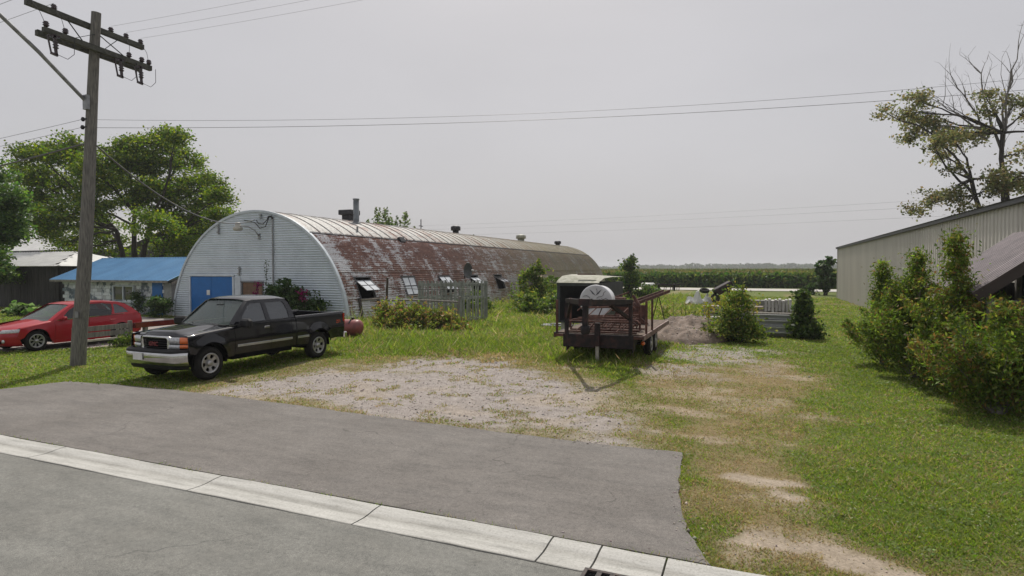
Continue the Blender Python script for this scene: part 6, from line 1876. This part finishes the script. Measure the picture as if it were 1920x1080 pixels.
LEFT = [
    ((-43.4,20.8,8.1),(1.4,1.6,1.2),1),
    ((-41.8,20.9,6.8),(1.1,1.2,0.9),0.8),
    ((-43.8,21.3,6.0),(1.5,1.6,1.2),1),
    ((-41.8,21.1,5.4),(1.0,1.1,0.8),0.7),
    ((-42.8,20.2,4.6),(1.3,1.4,1.0),0.8),
    ((-42.6,21.8,4.7),(0.9,1.0,0.7),0.5),
    ((-46.0,22.6,3.7),(1.0,1.1,0.8),0.6),
    ((-44.9,22.4,2.4),(0.8,0.8,0.6),0.5),
    ((-45.8,21.9,2.4),(1.0,1.1,0.8),0.6),
    ((-44.2,20.4,6.5),(1.3,1.4,1.0),0.8),
]
RIGHT = [
    ((8.5,54.8,14.8),(0.8,0.8,0.6),0.25),
    ((9.8,56.1,14.8),(0.9,1.0,0.7),0.4),
    ((11.0,57.0,16.0),(1.1,1.2,0.9),0.7),
    ((11.4,58.1,14.7),(1.1,1.2,0.9),0.7),
    ((11.9,57.0,13.8),(0.9,1.0,0.7),0.5),
    ((11.0,57.8,13.4),(1.0,1.0,0.8),0.5),
    ((11.2,52.0,11.9),(0.9,1.0,0.7),0.5),
    ((12.8,55.6,12.8),(1.1,1.2,0.9),0.6),
    ((14.8,59.5,13.1),(1.2,1.3,1.0),0.6),
    ((15.1,57.7,13.2),(1.0,1.1,0.8),0.5),
    ((12.8,58.4,12.0),(0.9,1.0,0.7),0.4),
    ((12.6,53.1,9.7),(0.5,0.6,0.4),0.2),
    ((15.3,56.7,15.8),(0.7,0.7,0.5),0.3),
    ((15.2,55.2,14.4),(0.6,0.7,0.5),0.3),
    ((17.7,58.2,15.5),(0.9,1.0,0.7),0.4),
    ((18.5,58.7,14.8),(1.0,1.1,0.8),0.5),
    ((15.3,53.5,9.3),(0.8,0.9,0.7),0.5),
    ((16.6,55.4,8.9),(1.0,1.1,0.8),0.8),
    ((15.5,55.3,8.5),(0.8,0.9,0.6),0.4),
    ((19.4,61.2,9.5),(1.1,1.2,0.9),0.6),
    ((12.0,57.0,8.3),(1.1,1.2,0.9),0.5),
    ((12.7,53.4,8.0),(0.9,0.9,0.7),0.4),
    ((10.9,56.7,7.2),(0.8,0.8,0.6),0.3),
    ((13.3,53.4,7.2),(0.6,0.7,0.5),0.25),
    ((18.1,58.7,11.5),(0.9,1.0,0.7),0.3),
    ((18.7,55.8,12.5),(1.6,1.7,1.3),0.7),
    ((18.8,55.0,9.6),(1.5,1.7,1.2),0.7),
]
tree('walnut_tree', 'broad leafy green tree behind the blue-roofed house', (-50.9, 35.2, 0), None, BIG, 0.15, 3500, 36, 0.42,
     [(0.058, 0.095, 0.014), (0.085, 0.122, 0.018), (0.125, 0.145, 0.02), (0.04, 0.07, 0.014)], 0.30, flat=0.35, twigs=4,
     forks=[(-52.2, 34.6, 6.0), (-49.3, 35.6, 6.6), (-50.9, 35.4, 7.5), (-48.0, 36.6, 5.2)], seed=3)
tree('shade_tree', 'partly seen leafy tree before the dark barn at the edge', (-45.3, 21.2, 0), None, LEFT, 0.14, 2600, 32, 0.30,
     [(0.05, 0.085, 0.02), (0.07, 0.11, 0.025), (0.03, 0.06, 0.018)], 0.25, forks=[(-44.6, 21.2, 3.5), (-45.0, 21.0, 4.5)], seed=8)
tree('poplar_tree', 'half-dead poplar with bare upper branches behind the beige shed', (17.1, 57.4, 0), None, RIGHT, 0.15, 900, 20, 0.36,
     [(0.082, 0.092, 0.036), (0.115, 0.115, 0.045), (0.06, 0.072, 0.028), (0.14, 0.115, 0.05)], 0.27, flat=0.2, twigs=4,
     forks=[(16.9, 57.4, 9.8), (16.6, 57.2, 13.0), (14.6, 56.8, 9.5)], seed=5,
     dead=[((16.9, 57.4, 9.8), (17.2, 57.8, 17.9), 0.15), ((16.7, 57.4, 12.0), (17.7, 58.1, 19.4), 0.12), ((16.7, 57.4, 11.5), (15.1, 56.9, 17.6), 0.13),
           ((15.6, 57.0, 13.0), (12.4, 55.6, 15.2), 0.10), ((15.3, 56.9, 13.4), (13.2, 56.1, 16.9), 0.09), ((15.6, 57.0, 12.6), (12.6, 55.8, 13.4), 0.08)])

def bush(name, label, cat, base, blobs, leaf, per, cols, stems=6, group=None, flat=0.1, up=None, aspect=1.7, spread=0.12, sub=22, stem_mat=None, seed=1, spikes=0, spike_h=0.6, w=None):
    """shrub or weed: stems from the ground to sprays of leaves; blobs: (dx,dy,z,rx,ry,rz,weight)"""
    rn = random.Random(seed)
    t = thing(name, label, cat, base, 0, group)
    mb = MB(); P = []; sh = []
    for (dx, dy, z, rx, ry, rz, wt) in blobs:
        for k in range(stems):
            e = Vector((dx + rn.uniform(-rx, rx) * 0.8, dy + rn.uniform(-ry, ry) * 0.8, z + rn.uniform(-0.3, 0.9) * rz))
            limb(mb, (dx * 0.35 + rn.uniform(-0.08, 0.08), dy * 0.35 + rn.uniform(-0.08, 0.08), -0.05), e, 0.016 + 0.006 * z, 0.006, 0.12, 5, rn)
        p, s = crown_points([((dx, dy, z), (rx, ry, rz), wt)], per, sub, spread)
        P.append(p); sh.append(s)
        for k in range(spikes):
            x0, y0 = dx + rn.uniform(-rx, rx) * 0.8, dy + rn.uniform(-ry, ry) * 0.8
            hgt = z + rz * 0.6 + rn.uniform(0.3, 1.0) * spike_h
            limb(mb, (x0, y0, z), (x0, y0, hgt), 0.010, 0.004, 0.03, 4, rn)
            m = int(26 * spike_h / 0.6)
            tt = rng.random(m)
            tt = tt ** 1.5; ws = 0.20 * spike_h * (1.02 - tt) + 0.02
            P.append(np.stack([x0 + rng.normal(size=m) * ws, y0 + rng.normal(size=m) * ws, z + (hgt - z) * tt], 1)); sh.append(np.full(m, 0.6))
    mb.build('stem', stem_mat or BARK, t)
    P = np.concatenate(P); sh = np.concatenate(sh)
    keep = P[:, 2] > 0.0
    P = P[keep]; sh = sh[keep]
    n = len(P)
    col = palette(n, cols, 0.25, w) * (1.1 + 0.9 * sh[:, None])
    leaves_obj('crown', P, leaf * rng.uniform(0.7, 1.3, n), col, t, flat=flat, up=up, aspect=aspect)
    return t

# cedars along the lawn
CED = [(0.05, 0.075, 0.014), (0.075, 0.10, 0.018), (0.13, 0.105, 0.022), (0.19, 0.10, 0.025), (0.03, 0.05, 0.012)]
def cedar(label, base, h, r, seed, w, leader=0.52, leaders=3):
    rn = random.Random(seed)
    t = thing('cedar_shrub', label, 'cedar', base, 0, 'ragged cedars along the lawn')
    mb = MB()
    heads = []
    for k in range(leaders + 1):
        off = 0.0 if k == 0 else 0.55 * r
        a = rn.uniform(0, 2 * PI)
        top = Vector((off * math.cos(a), off * math.sin(a), h * (1.0 if k == 0 else rn.uniform(0.62, 0.85))))
        heads.append((limb(mb, (0, 0, -0.1), top, 0.06, 0.010, 0.05, 12, rn), top.z))
    P = []; sh = []
    nb = int(190 * h / 3)
    gap = [rn.uniform(0, 2 * PI) for _ in range(3)]
    for i in range(nb):
        hd, hz2 = heads[0 if rn.random() < 0.5 else rn.randint(0, len(heads) - 1)]
        t_ = rn.random()
        z = 0.05 + t_ * hz2 * 0.99
        if t_ > leader: z = hz2 * (leader + round((t_ - leader) / 0.085) * 0.085)
        c = hd[min(len(hd) - 1, int(round((z / hz2) * (len(hd) - 1))))]
        prof = (1 - t_) ** 0.8 * 1.0 + 0.06
        if t_ > leader: prof *= 0.45
        a = rn.uniform(0, 2 * PI)
        if any(abs(math.sin((a - g) / 2)) < 0.10 and rn.random() < 0.8 for g in gap): continue
        rr2 = r * prof * rn.choice((0.4, 0.6, 0.8, 1.0, 1.25))
        e = Vector((c.x + rr2 * math.cos(a), c.y + rr2 * math.sin(a), z + 0.75 * rr2 + rn.uniform(-0.08, 0.2)))
        s0 = Vector((c.x, c.y, max(0.02, z - 0.25 * rr2)))
        limb(mb, s0, e, 0.011, 0.003, 0.10, 3, rn)
        m = int((90 + 290 * rr2) * (1.0 if t_ < leader else 0.7))
        tt = 0.25 + 0.8 * rng.random(m) ** 0.7
        line = np.array(s0)[None, :] * (1 - tt[:, None]) + np.array(e)[None, :] * tt[:, None]
        sp = 0.035 + 0.11 * np.sin(np.clip(tt, 0, 1) * PI)[:, None]
        P.append(line + rng.normal(size=(m, 3)) * np.array([1, 1, 0.9]) * sp * (0.55 + 0.5 * r)); sh.append(np.full(m, rn.random()))
    mb.build('trunk', BARK_GREY, t)
    P = np.concatenate(P); sh = np.concatenate(sh)
    kp = P[:, 2] > 0.02; P = P[kp]; sh = sh[kp]
    n = len(P)
    br = rng.random(n) < (0.10 + 0.5 * (sh > 0.72))         # browned sprays keep together
    c = palette(n, [(0.055, 0.082, 0.016), (0.08, 0.10, 0.02), (0.038, 0.06, 0.014)], 0.25) * (1.7 + 2.2 * sh[:, None])
    cb = palette(n, [(0.13, 0.115, 0.035), (0.15, 0.10, 0.04)], 0.25) * 1.6
    k2 = br & (rng.random(n) < (w[2] + w[3]) * 3.0)
    c[k2] = cb[k2]
    leaves_obj('crown', P, 0.030 * rng.uniform(0.6, 1.4, n), c, t, aspect=2.8, up=0.3)
cedar('dark green cedar farthest along the lawn beside the beige shed', (2.85, 18.3, 0), 2.55, 0.75, 21, [.35, .35, .1, .03, .17])
cedar('green cedar with a thin bare leader second from the far end', (3.2, 16.3, 0), 2.75, 0.88, 22, [.3, .4, .15, .05, .1])
cedar('tall browning cedar with long ragged top before the lean-to roof', (3.5, 14.5, 0), 3.05, 0.9, 23, [.2, .32, .25, .13, .1])
cedar('low rust-tinged cedar nearest the road at the picture edge', (3.7, 12.7, 0), 1.75, 0.98, 24, [.15, .28, .3, .2, .07])
cedar('green-brown cedar filling the gap under the lean-to eave', (4.3, 13.7, 0), 1.7, 0.8, 25, [.2, .3, .28, .15, .07])

G1 = [(0.06, 0.10, 0.02), (0.085, 0.125, 0.028), (0.12, 0.145, 0.035), (0.04, 0.07, 0.018)]
DARKG = [(0.025, 0.05, 0.018), (0.04, 0.07, 0.022), (0.055, 0.085, 0.028)]
YEL = [(0.08, 0.125, 0.024), (0.125, 0.16, 0.035), (0.18, 0.18, 0.045), (0.2, 0.13, 0.06)]
bush('flowering_shrub', 'dark leafy shrub with purple flowers against the white front', 'shrub', (-20.6, 21.7, 0),
     [(-1.2, 0.2, 1.1, 0.6, 0.45, 0.75, 1.0), (-0.3, 0.1, 1.3, 0.6, 0.45, 0.85, 1.2), (0.6, 0.0, 1.0, 0.6, 0.4, 0.7, 1.0), (1.4, 0.1, 0.7, 0.6, 0.4, 0.5, 0.9), (-0.5, 0, 0.5, 1.2, 0.5, 0.5, 1.2)], 0.085, 1300, DARKG, 4, seed=3, spikes=2, spike_h=0.6)
hk = thing('hollyhock', 'tall thin hollyhock stalk and purple blooms above the dark shrub', 'flower', (-20.6, 21.35, 0))
MB().tube([(-1.2, 0.2, 0), (-1.25, 0.2, 1.6), (-1.2, 0.22, 2.95)], [0.014, 0.012, 0.006], 5).tube([(1.15, 0.1, 0), (1.15, 0.1, 1.5)], 0.01, 5).tube([(-1.65, 0.1, 0), (-1.65, 0.1, 1.85)], 0.01, 5).build('stalk', BARK, hk)
Pf = np.concatenate([np.array(c) + rng.normal(size=(k, 3)) * s for c, k, s in (((-1.6, 0.05, 1.82), 34, 0.09), ((-1.72, 0.05, 1.45), 34, 0.08), ((1.1, 0.0, 1.38), 60, 0.12), ((1.2, 0, 1.18), 20, 0.06))])
tag(leaves_obj('bloom', Pf, 0.09, palette(len(Pf), [(0.22, 0.015, 0.10), (0.14, 0.012, 0.08), (0.30, 0.03, 0.14)], 0.2), hk, aspect=1.0), kind='stuff')
Pf = np.stack([-1.22 + rng.normal(size=40) * 0.07, 0.2 + rng.normal(size=40) * 0.06, rng.uniform(1.9, 2.95, 40)], 1)
tag(leaves_obj('leaf', Pf, 0.06, palette(40, DARKG, 0.2), hk), kind='stuff')
bush('round_bush', 'dark round bush in the corner between house and hut', 'bush', (-29.3, 21.6, 0), [(0, 0, 0.65, 0.65, 0.55, 0.6, 1.6)], 0.08, 1400, DARKG, 5, seed=4)
bush('climbing_plant', 'small dark climber growing up the white block house wall', 'climber', (-31.9, 22.25, 0), [(0, 0, 0.7, 0.35, 0.15, 0.7, 1.0)], 0.07, 800, DARKG, 4, seed=5)
bush('hosta_plant', 'pale green leafy hosta clump in front of the dark barn', 'hosta', (-37.4, 19.5, 0), [(0, 0, 0.35, 0.9, 0.5, 0.35, 1.2), (1.1, 0.1, 0.3, 0.5, 0.4, 0.3, 0.7)], 0.2, 420, [(0.10, 0.17, 0.05), (0.16, 0.22, 0.09), (0.07, 0.12, 0.03)], 3, seed=6, flat=0.6, aspect=1.3)
bush('ragweed_clump', 'tangled yellow-green weed thicket grown over the broken fence', 'weeds', (-13.6, 21.2, 0),
     [(-1.4, 0.3, 0.55, 0.6, 0.6, 0.55, 1), (-0.5, 0.3, 0.65, 0.7, 0.6, 0.6, 1.1), (0.5, 0.4, 0.55, 0.7, 0.6, 0.5, 1.1), (1.4, 0.6, 0.4, 0.7, 0.5, 0.4, 0.9), (2.2, 0.2, 0.22, 0.6, 0.5, 0.25, 0.7), (-0.2, -0.3, 0.25, 1.6, 0.5, 0.3, 1.0)], 0.075, 1500, YEL, 7, seed=7, spikes=4, spike_h=0.5, up=0.15)
bush('weed_bush', 'bright green weeds at the foot of the hut just past the crate', 'weeds', (-14.9, 29.8, 0), [(0, 0, 0.5, 1.0, 0.8, 0.5, 1.4), (-0.9, 1.8, 0.7, 0.9, 0.9, 0.7, 1.2)], 0.10, 1000, G1, 6, seed=9, spikes=3)
bush('young_tree', 'loose bushy green sapling growing close to the hut side', 'sapling', (-14.3, 37.0, 0), [(-0.3, 0, 0.8, 1.0, 1.0, 0.7, 1.0), (0.5, 0.5, 1.2, 0.9, 0.9, 0.8, 0.9), (-0.2, 0.2, 1.9, 0.75, 0.7, 0.6, 0.6), (0.3, 0.2, 2.5, 0.5, 0.5, 0.45, 0.35), (1.2, 0.4, 0.6, 0.9, 0.9, 0.6, 0.8)], 0.12, 800, YEL[:3] + G1, 7, seed=10, spikes=3, spread=0.2, sub=16)
bush('weed_bush', 'low yellow-green weeds spreading out from the hut wall', 'weeds', (-13.2, 33.6, 0), [(0, 0, 0.5, 1.2, 1.0, 0.5, 0.9), (1.3, 1.5, 0.6, 1.0, 1.0, 0.6, 0.9), (-1.2, 2.2, 0.7, 1.0, 1.0, 0.7, 0.9), (0.6, -1.6, 0.35, 1.0, 0.8, 0.35, 0.7)], 0.10, 800, YEL[:3] + G1, 6, seed=31, spikes=3, spread=0.2, sub=16)
bush('heap_weeds', 'straggly weeds rooted on the dirt heap behind the trailer', 'weeds', (-2.9, 24.6, 0.3), [(0.2, 0.3, 0.35, 0.9, 0.6, 0.35, 0.7), (-0.7, 0.8, 0.3, 0.6, 0.6, 0.3, 0.5)], 0.06, 600, YEL[:3], 5, seed=33, spikes=3, spike_h=0.4, spread=0.16, sub=14)
bush('weed_bush', 'dense green bush hiding the foot of the side porch', 'bush', (-15.0, 42.5, 0), [(0, 0, 1.0, 1.4, 1.2, 1.0, 1.8), (1.9, -1.0, 0.9, 1.2, 1.2, 0.9, 1.5), (2.6, -5.0, 0.6, 1.2, 1.2, 0.6, 1.2)], 0.15, 900, G1, 7, seed=11, spikes=3)
bush('weed_bush', 'green thicket between the hut and the old box body', 'bush', (-11.5, 31.5, 0), [(0, 0, 0.55, 1.3, 1.0, 0.55, 1.3), (1.6, 1.2, 0.7, 1.2, 1.0, 0.7, 1.3), (2.6, 3.5, 0.8, 1.2, 1.2, 0.8, 1.3)], 0.12, 900, G1, 6, seed=12, spikes=4)
bush('young_tree', 'small bushy tree standing before the corn beyond the trailer', 'sapling', (-10.6, 50.0, 0), [(0, 0, 1.0, 1.2, 1.1, 0.9, 1.1), (0.3, 0, 1.9, 1.0, 1.0, 0.7, 0.8), (0.0, 0, 2.7, 0.6, 0.6, 0.5, 0.4), (0.3, 0, 3.3, 0.3, 0.3, 0.35, 0.2), (-1.6, 0, 0.7, 0.9, 0.9, 0.6, 0.8), (1.5, 0.4, 0.7, 0.9, 0.9, 0.6, 0.8)], 0.14, 800, DARKG + G1, 7, seed=13, spikes=3, spread=0.22, sub=16)
bush('goldenrod_bush', 'yellow-green goldenrod bush beside the stacked grey beams', 'bush', (-1.0, 22.2, 0), [(0, 0, 0.7, 0.65, 0.65, 0.65, 1.3), (0.15, 0.1, 1.35, 0.42, 0.4, 0.5, 0.8), (-0.35, -0.2, 0.35, 0.6, 0.6, 0.4, 1.0), (0.5, -0.2, 0.3, 0.45, 0.45, 0.35, 0.8)], 0.06, 1300, YEL[:3] + [(0.05, 0.085, 0.018)], 8, seed=14, spikes=8, spike_h=0.7, up=0.2, spread=0.17, sub=18)
gl = thing('goldenrod', 'bright yellow goldenrod plumes left of the stacked beams', 'flower', (-1.7, 23.2, 0))
Pf = np.concatenate([np.array(c) + rng.normal(size=(140, 3)) * np.array([0.14, 0.14, 0.18]) for c in ((0.2, 0.5, 1.15), (-0.3, 0.9, 0.95), (1.3, 0.9, 1.1), (0.5, 1.0, 1.2))])
tag(leaves_obj('bloom', Pf, 0.06, palette(len(Pf), [(0.38, 0.30, 0.03), (0.28, 0.26, 0.04), (0.16, 0.18, 0.04)], 0.2), gl), kind='stuff')
MB().tube([(0.2, 0.5, 0), (0.2, 0.5, 1.1)], 0.012, 5).tube([(-0.3, 0.9, 0), (-0.3, 0.9, 0.95)], 0.012, 5).tube([(1.3, 0.9, 0), (1.3, 0.9, 1.1)], 0.012, 5).tube([(0.5, 1.0, 0), (0.5, 1.0, 1.2)], 0.012, 5).build('stalk', BARK, gl)
bush('mulberry_sapling', 'dark upright sapling at the right end of the stacked beams', 'sapling', (1.30, 24.0, 0), [(0, 0, 0.55, 0.42, 0.4, 0.5, 1.2), (0.0, 0, 1.1, 0.26, 0.26, 0.35, 0.7), (-0.1, 0, 1.55, 0.16, 0.16, 0.25, 0.35), (0.15, -0.1, 0.25, 0.45, 0.45, 0.3, 0.8)], 0.085, 1200, [(0.03, 0.055, 0.018), (0.05, 0.08, 0.024), (0.08, 0.11, 0.03)], 6, seed=15)
bush('scrub_tree', 'dark scrubby tree at the far corner of the beige shed', 'tree', (5.4, 66.0, 0), [(0, 0, 1.2, 1.2, 1.2, 1.1, 1.5), (-0.3, 0, 2.6, 0.9, 0.9, 0.8, 1.2), (0.3, 0.3, 3.2, 0.6, 0.6, 0.5, 0.6), (-1.2, 0.8, 0.6, 0.8, 0.8, 0.5, 0.8)], 0.2, 800, DARKG, 6, seed=16)
bush('willow_tree', 'wispy pale tree showing above the hut ridge by the stovepipe', 'tree', (-29.6, 41.0, 0), [(0, 0, 5.2, 1.4, 1.2, 1.0, 1.4), (0.8, 0.2, 5.8, 1.0, 0.9, 0.7, 0.9), (2.2, 0.8, 5.4, 0.7, 0.7, 0.6, 0.8)], 0.15, 900, [(0.08, 0.11, 0.045), (0.11, 0.14, 0.06)], 5, seed=17, spikes=5, spike_h=1.6, spread=0.16)
bush('trailing_vine', 'thin leafy vine tips showing over the hut ridge further back', 'vine', (-25.5, 50.5, 0), [(0, 0, 4.8, 0.8, 0.8, 0.5, 0.5)], 0.12, 400, DARKG, 4, seed=18, spikes=2, spike_h=0.8)
bush('pickup_weeds', 'green weeds sprouting beneath the plank barrier', 'weeds', (-19.3, 13.2, 0), [(0, 0, 0.18, 0.3, 0.6, 0.2, 0.9)], 0.06, 900, G1, 4, seed=19)

# ------------------------------------------------------------------ grass blades, denser and finer towards the viewer
NB = 1050000
az = rng.uniform(-math.radians(50), math.radians(50), NB)
dist = 5.0 * (85 / 5.0) ** rng.random(NB)
bxw = dist * np.sin(az) ; byw = dist * np.cos(az)
cx, sx = math.cos(YAW), math.sin(YAW)
X = bxw * cx - byw * sx; Y = bxw * sx + byw * cx
gv, dv, iv = ground_weights(X, Y)
hzv = hard_zone(X, Y)
clump = fbm(X * 2.6, Y * 2.6, 55, 3)
prob = np.clip(1 - gv * 1.06, 0, 1) * (1 - 0.97 * iv) * (1 - 0.35 * dv)
prob = np.maximum(prob, 0.6 * sstep(0.57, 0.70, clump) * (gv > 0.3) * (X > -12) * (Y < 26))
prob = np.maximum(prob, 0.85 * sstep(0.50, 0.60, clump) * (np.abs(hzv) < 0.22) * (Y > 7.5) * (X > -12))
ok = (rng.random(NB) < prob) & (hzv < -0.03 + 0.06 * rng.random(NB))
def inrect(a, c, e, f_): return (X > a) & (X < c) & (Y > e) & (Y < f_)
for r in ((-29.4, -17.9, 22.4, 71.6), (-39.3, -29.9, 22.4, 25.8), (-57.5, -41.3, 23.5, 29.6), (6.3, 23, 14, 60), (-200, 200, 60, 200), (-93, -65, 44, 62)):
    ok &= ~inrect(*r)
for (cx_, cy_) in ((-11.65, 9.77), (-11.65, 13.33), (-13.35, 9.77), (-13.35, 13.33), (-20.6, 11.1), (-20.6, 13.7)):
    ok &= ~((np.abs(X - cx_) < 0.16) & (np.abs(Y - cy_) < 0.12))
ok &= ~(sdf(X, Y, [(-4.4, 20.7), (-4.4, 25.6), (-1.1, 25.6), (-1.1, 20.7)]) < -0.45)
X = X[ok]; Y = Y[ok]; dist = dist[ok]; gv = gv[ok]; dv = dv[ok]; clump = clump[ok]
n = len(X)
meadow = sstep(13.0, 16.0, Y) * (1 - sstep(-4.0, -1.5, X)) * sstep(-22, -18, X)
nearhut = meadow * (1 - sstep(-16.5, -12.0, X)) * sstep(17, 20, Y)
h = 0.036 + 0.062 * meadow + 0.17 * nearhut * clump
h = h * (0.55 + 0.9 * clump) * rng.uniform(0.6, 1.35, n) * (1 - 0.35 * dv)
tall = rng.random(n) < 0.003 + 0.04 * meadow
h = np.where(tall, h * 2.4, h)
under = ((np.abs(X + 12.5) < 1.0) & (Y > 9.5) & (Y < 14.6)) | ((np.abs(X + 4.1) < 1.3) & (Y > 15) & (Y < 21))
h = np.where(under, h * 1.2, h)
h = h * (1 + 0.012 * dist)
wd_ = 0.0026 + 0.00105 * dist
th = rng.uniform(0, 2 * PI, n)
lean_a = rng.uniform(0, 2 * PI, n); lean = h * rng.uniform(0.3, 1.7, n)
zg = ground_z(X, Y)
base = np.stack([X, Y, zg - 0.01], 1)
side_v = np.stack([np.cos(th), np.sin(th), np.zeros(n)], 1) * wd_[:, None]
tip = base + np.stack([np.cos(lean_a) * lean, np.sin(lean_a) * lean, h], 1)
Vb = np.stack([base - side_v, base + side_v, tip], 1).reshape(-1, 3)
patch = fbm(X * 0.45, Y * 0.45, 77, 4)
gc = palette(n, [(0.185, 0.265, 0.045), (0.23, 0.30, 0.055), (0.14, 0.225, 0.04), (0.28, 0.315, 0.085)], 0.28)
dc = palette(n, [(0.33, 0.26, 0.14), (0.27, 0.23, 0.10), (0.40, 0.33, 0.20)], 0.2)
isdry = rng.random(n) < np.clip(dv * 0.72 + 0.12 + 0.6 * (patch - 0.5) + 0.5 * (clump - 0.5), 0.03, 0.93)
bc = np.where(isdry[:, None], dc, gc) * (0.6 + 0.5 * patch[:, None] + 0.3 * clump[:, None])
me = np_mesh('grass', Vb, np.arange(n * 3), 3, np.repeat(bc, 3, axis=0))
tag(link('grass', me, None, BLADE), 'short green and dry grass over the yard', 'grass', kind='stuff')

# broad-leaved weeds and clover in patches
NW = 2000
azw = rng.uniform(-math.radians(48), math.radians(48), NW); dw = 5.2 * (40 / 5.2) ** rng.random(NW)
wx = dw * np.sin(azw) * cx - dw * np.cos(azw) * sx; wy = dw * np.sin(azw) * sx + dw * np.cos(azw) * cx
g_, d_, i_ = ground_weights(wx, wy)
wok = (hard_zone(wx, wy) < -0.06) & (fbm(wx * 0.6, wy * 0.6, 91, 3) > 0.46) & (g_ < 0.7) & (d_ < 0.45) & (i_ < 0.2) & ~((wx < -17.8) & (wy > 22.3)) & (wx < 6.0)
wx = wx[wok]; wy = wy[wok]; dw = dw[wok]; k = 16
off = rng.normal(size=(len(wx), k, 3)) * np.array([0.05, 0.05, 0.012]) * (1 + dw * 0.05)[:, None, None]
Pw = np.stack([wx, wy, ground_z(wx, wy) + 0.03], 1)[:, None, :] + np.abs(off) * np.array([0, 0, 1]) + off * np.array([1, 1, 0])
Pw = Pw.reshape(-1, 3); szw = np.repeat(0.014 + dw * 0.0013, k) * rng.uniform(0.6, 1.4, len(Pw))
tag(leaves_obj('ground_weeds', Pw, szw, palette(len(Pw), [(0.16, 0.235, 0.055), (0.20, 0.27, 0.08), (0.28, 0.31, 0.15), (0.13, 0.19, 0.04)], 0.25), None, BLADE, flat=0.6, aspect=1.3), 'low broad-leaved weeds and clover through the grass', 'weeds', kind='stuff')

# loose stones on the gravel, the dirt heap and the bare patches
NS = 130000
X = rng.uniform(-24, 3, NS); Y = rng.uniform(5.2, 25.5, NS)
gv, dv, iv = ground_weights(X, Y)
rd = np.sqrt(((X + 2.75) / 1.75) ** 2 + ((Y - 23.2) / 2.6) ** 2)
onheap = rd < 0.97
hzs = hard_zone(X, Y)
edge = (np.abs(hzs + 0.02) < 0.14) & (Y > 5.3) & (rng.random(NS) < 0.8) & (fbm(X * 2, Y * 2, 15, 3) > 0.42)
keep = ((rng.random(NS) < np.clip(gv * 0.75 + iv * 0.2, 0, 1)) & (hzs < -0.02)) | edge | (onheap & (rng.random(NS) < 0.9))
X = X[keep]; Y = Y[keep]; onheap = onheap[keep]; n = len(X)
u_ = np.clip(((X + 2.75) / 1.75 + 1) / 2 * 63, 0, 63).astype(int); v_ = np.clip(((Y - 23.2) / 2.6 + 1) / 2 * 63, 0, 63).astype(int)
zs = np.where(onheap, hh[v_, u_] - 0.02, np.maximum(ground_z(X, Y), np.where(hard_zone(X, Y) > -0.03, 0.018, -1)))
size = rng.lognormal(-4.75, 0.45, n) * np.where(onheap, 1.9, 1.0)
size = np.clip(size, 0.005, 0.045)
oct_v = np.array([(1, 0, 0), (0, 1, 0), (-1, 0, 0), (0, -1, 0), (0, 0, 0.8), (0, 0, -0.8)])
oct_f = np.array([(0, 1, 4), (1, 2, 4), (2, 3, 4), (3, 0, 4), (1, 0, 5), (2, 1, 5), (3, 2, 5), (0, 3, 5)])
jit = oct_v[None] * rng.uniform(0.55, 1.2, (n, 6, 1))
ang = rng.uniform(0, 2 * PI, n); ca, sa = np.cos(ang), np.sin(ang)
jx = jit[:, :, 0] * ca[:, None] - jit[:, :, 1] * sa[:, None]; jy = jit[:, :, 0] * sa[:, None] + jit[:, :, 1] * ca[:, None]
Vs = np.stack([jx, jy, jit[:, :, 2]], -1) * size[:, None, None] + np.stack([X, Y, zs + size * 0.25], 1)[:, None, :]
Fs = (oct_f[None] + (np.arange(n) * 6)[:, None, None]).reshape(-1)
sc = palette(n, [(0.37, 0.335, 0.305), (0.29, 0.255, 0.235), (0.44, 0.40, 0.365), (0.22, 0.19, 0.175)], 0.2)
STONE, nt, b, out = _new('loose_stone')
at = nt.nodes.new('ShaderNodeAttribute'); at.attribute_name = 'Col'
nt.links.new(at.outputs['Color'], b.inputs['Base Color']); b.inputs['Roughness'].default_value = 0.9
tag(link('gravel', np_mesh('gravel', Vs.reshape(-1, 3), Fs, 3, np.repeat(sc, 6, axis=0)), None, STONE), 'loose pinkish-grey gravel stones on the parking patch', 'gravel', kind='stuff')

# ------------------------------------------------------------------ summer haze
hzb = MB().box((0, 970, 12.0), (3320, 2120, 26.0))
hm = bpy.data.materials.new('haze_air'); hm.use_nodes = True
hn = hm.node_tree; hn.nodes.clear()
ho = hn.nodes.new('ShaderNodeOutputMaterial'); hv = hn.nodes.new('ShaderNodeVolumePrincipled')
hv.inputs['Color'].default_value = (0.95, 0.97, 1.0, 1); hv.inputs['Density'].default_value = 0.0004
hv.inputs['Anisotropy'].default_value = 0.2
hn.links.new(hv.outputs[0], ho.inputs['Volume'])
tag(hzb.build('haze', hm), 'pale summer haze over the fields', 'haze', kind='stuff')
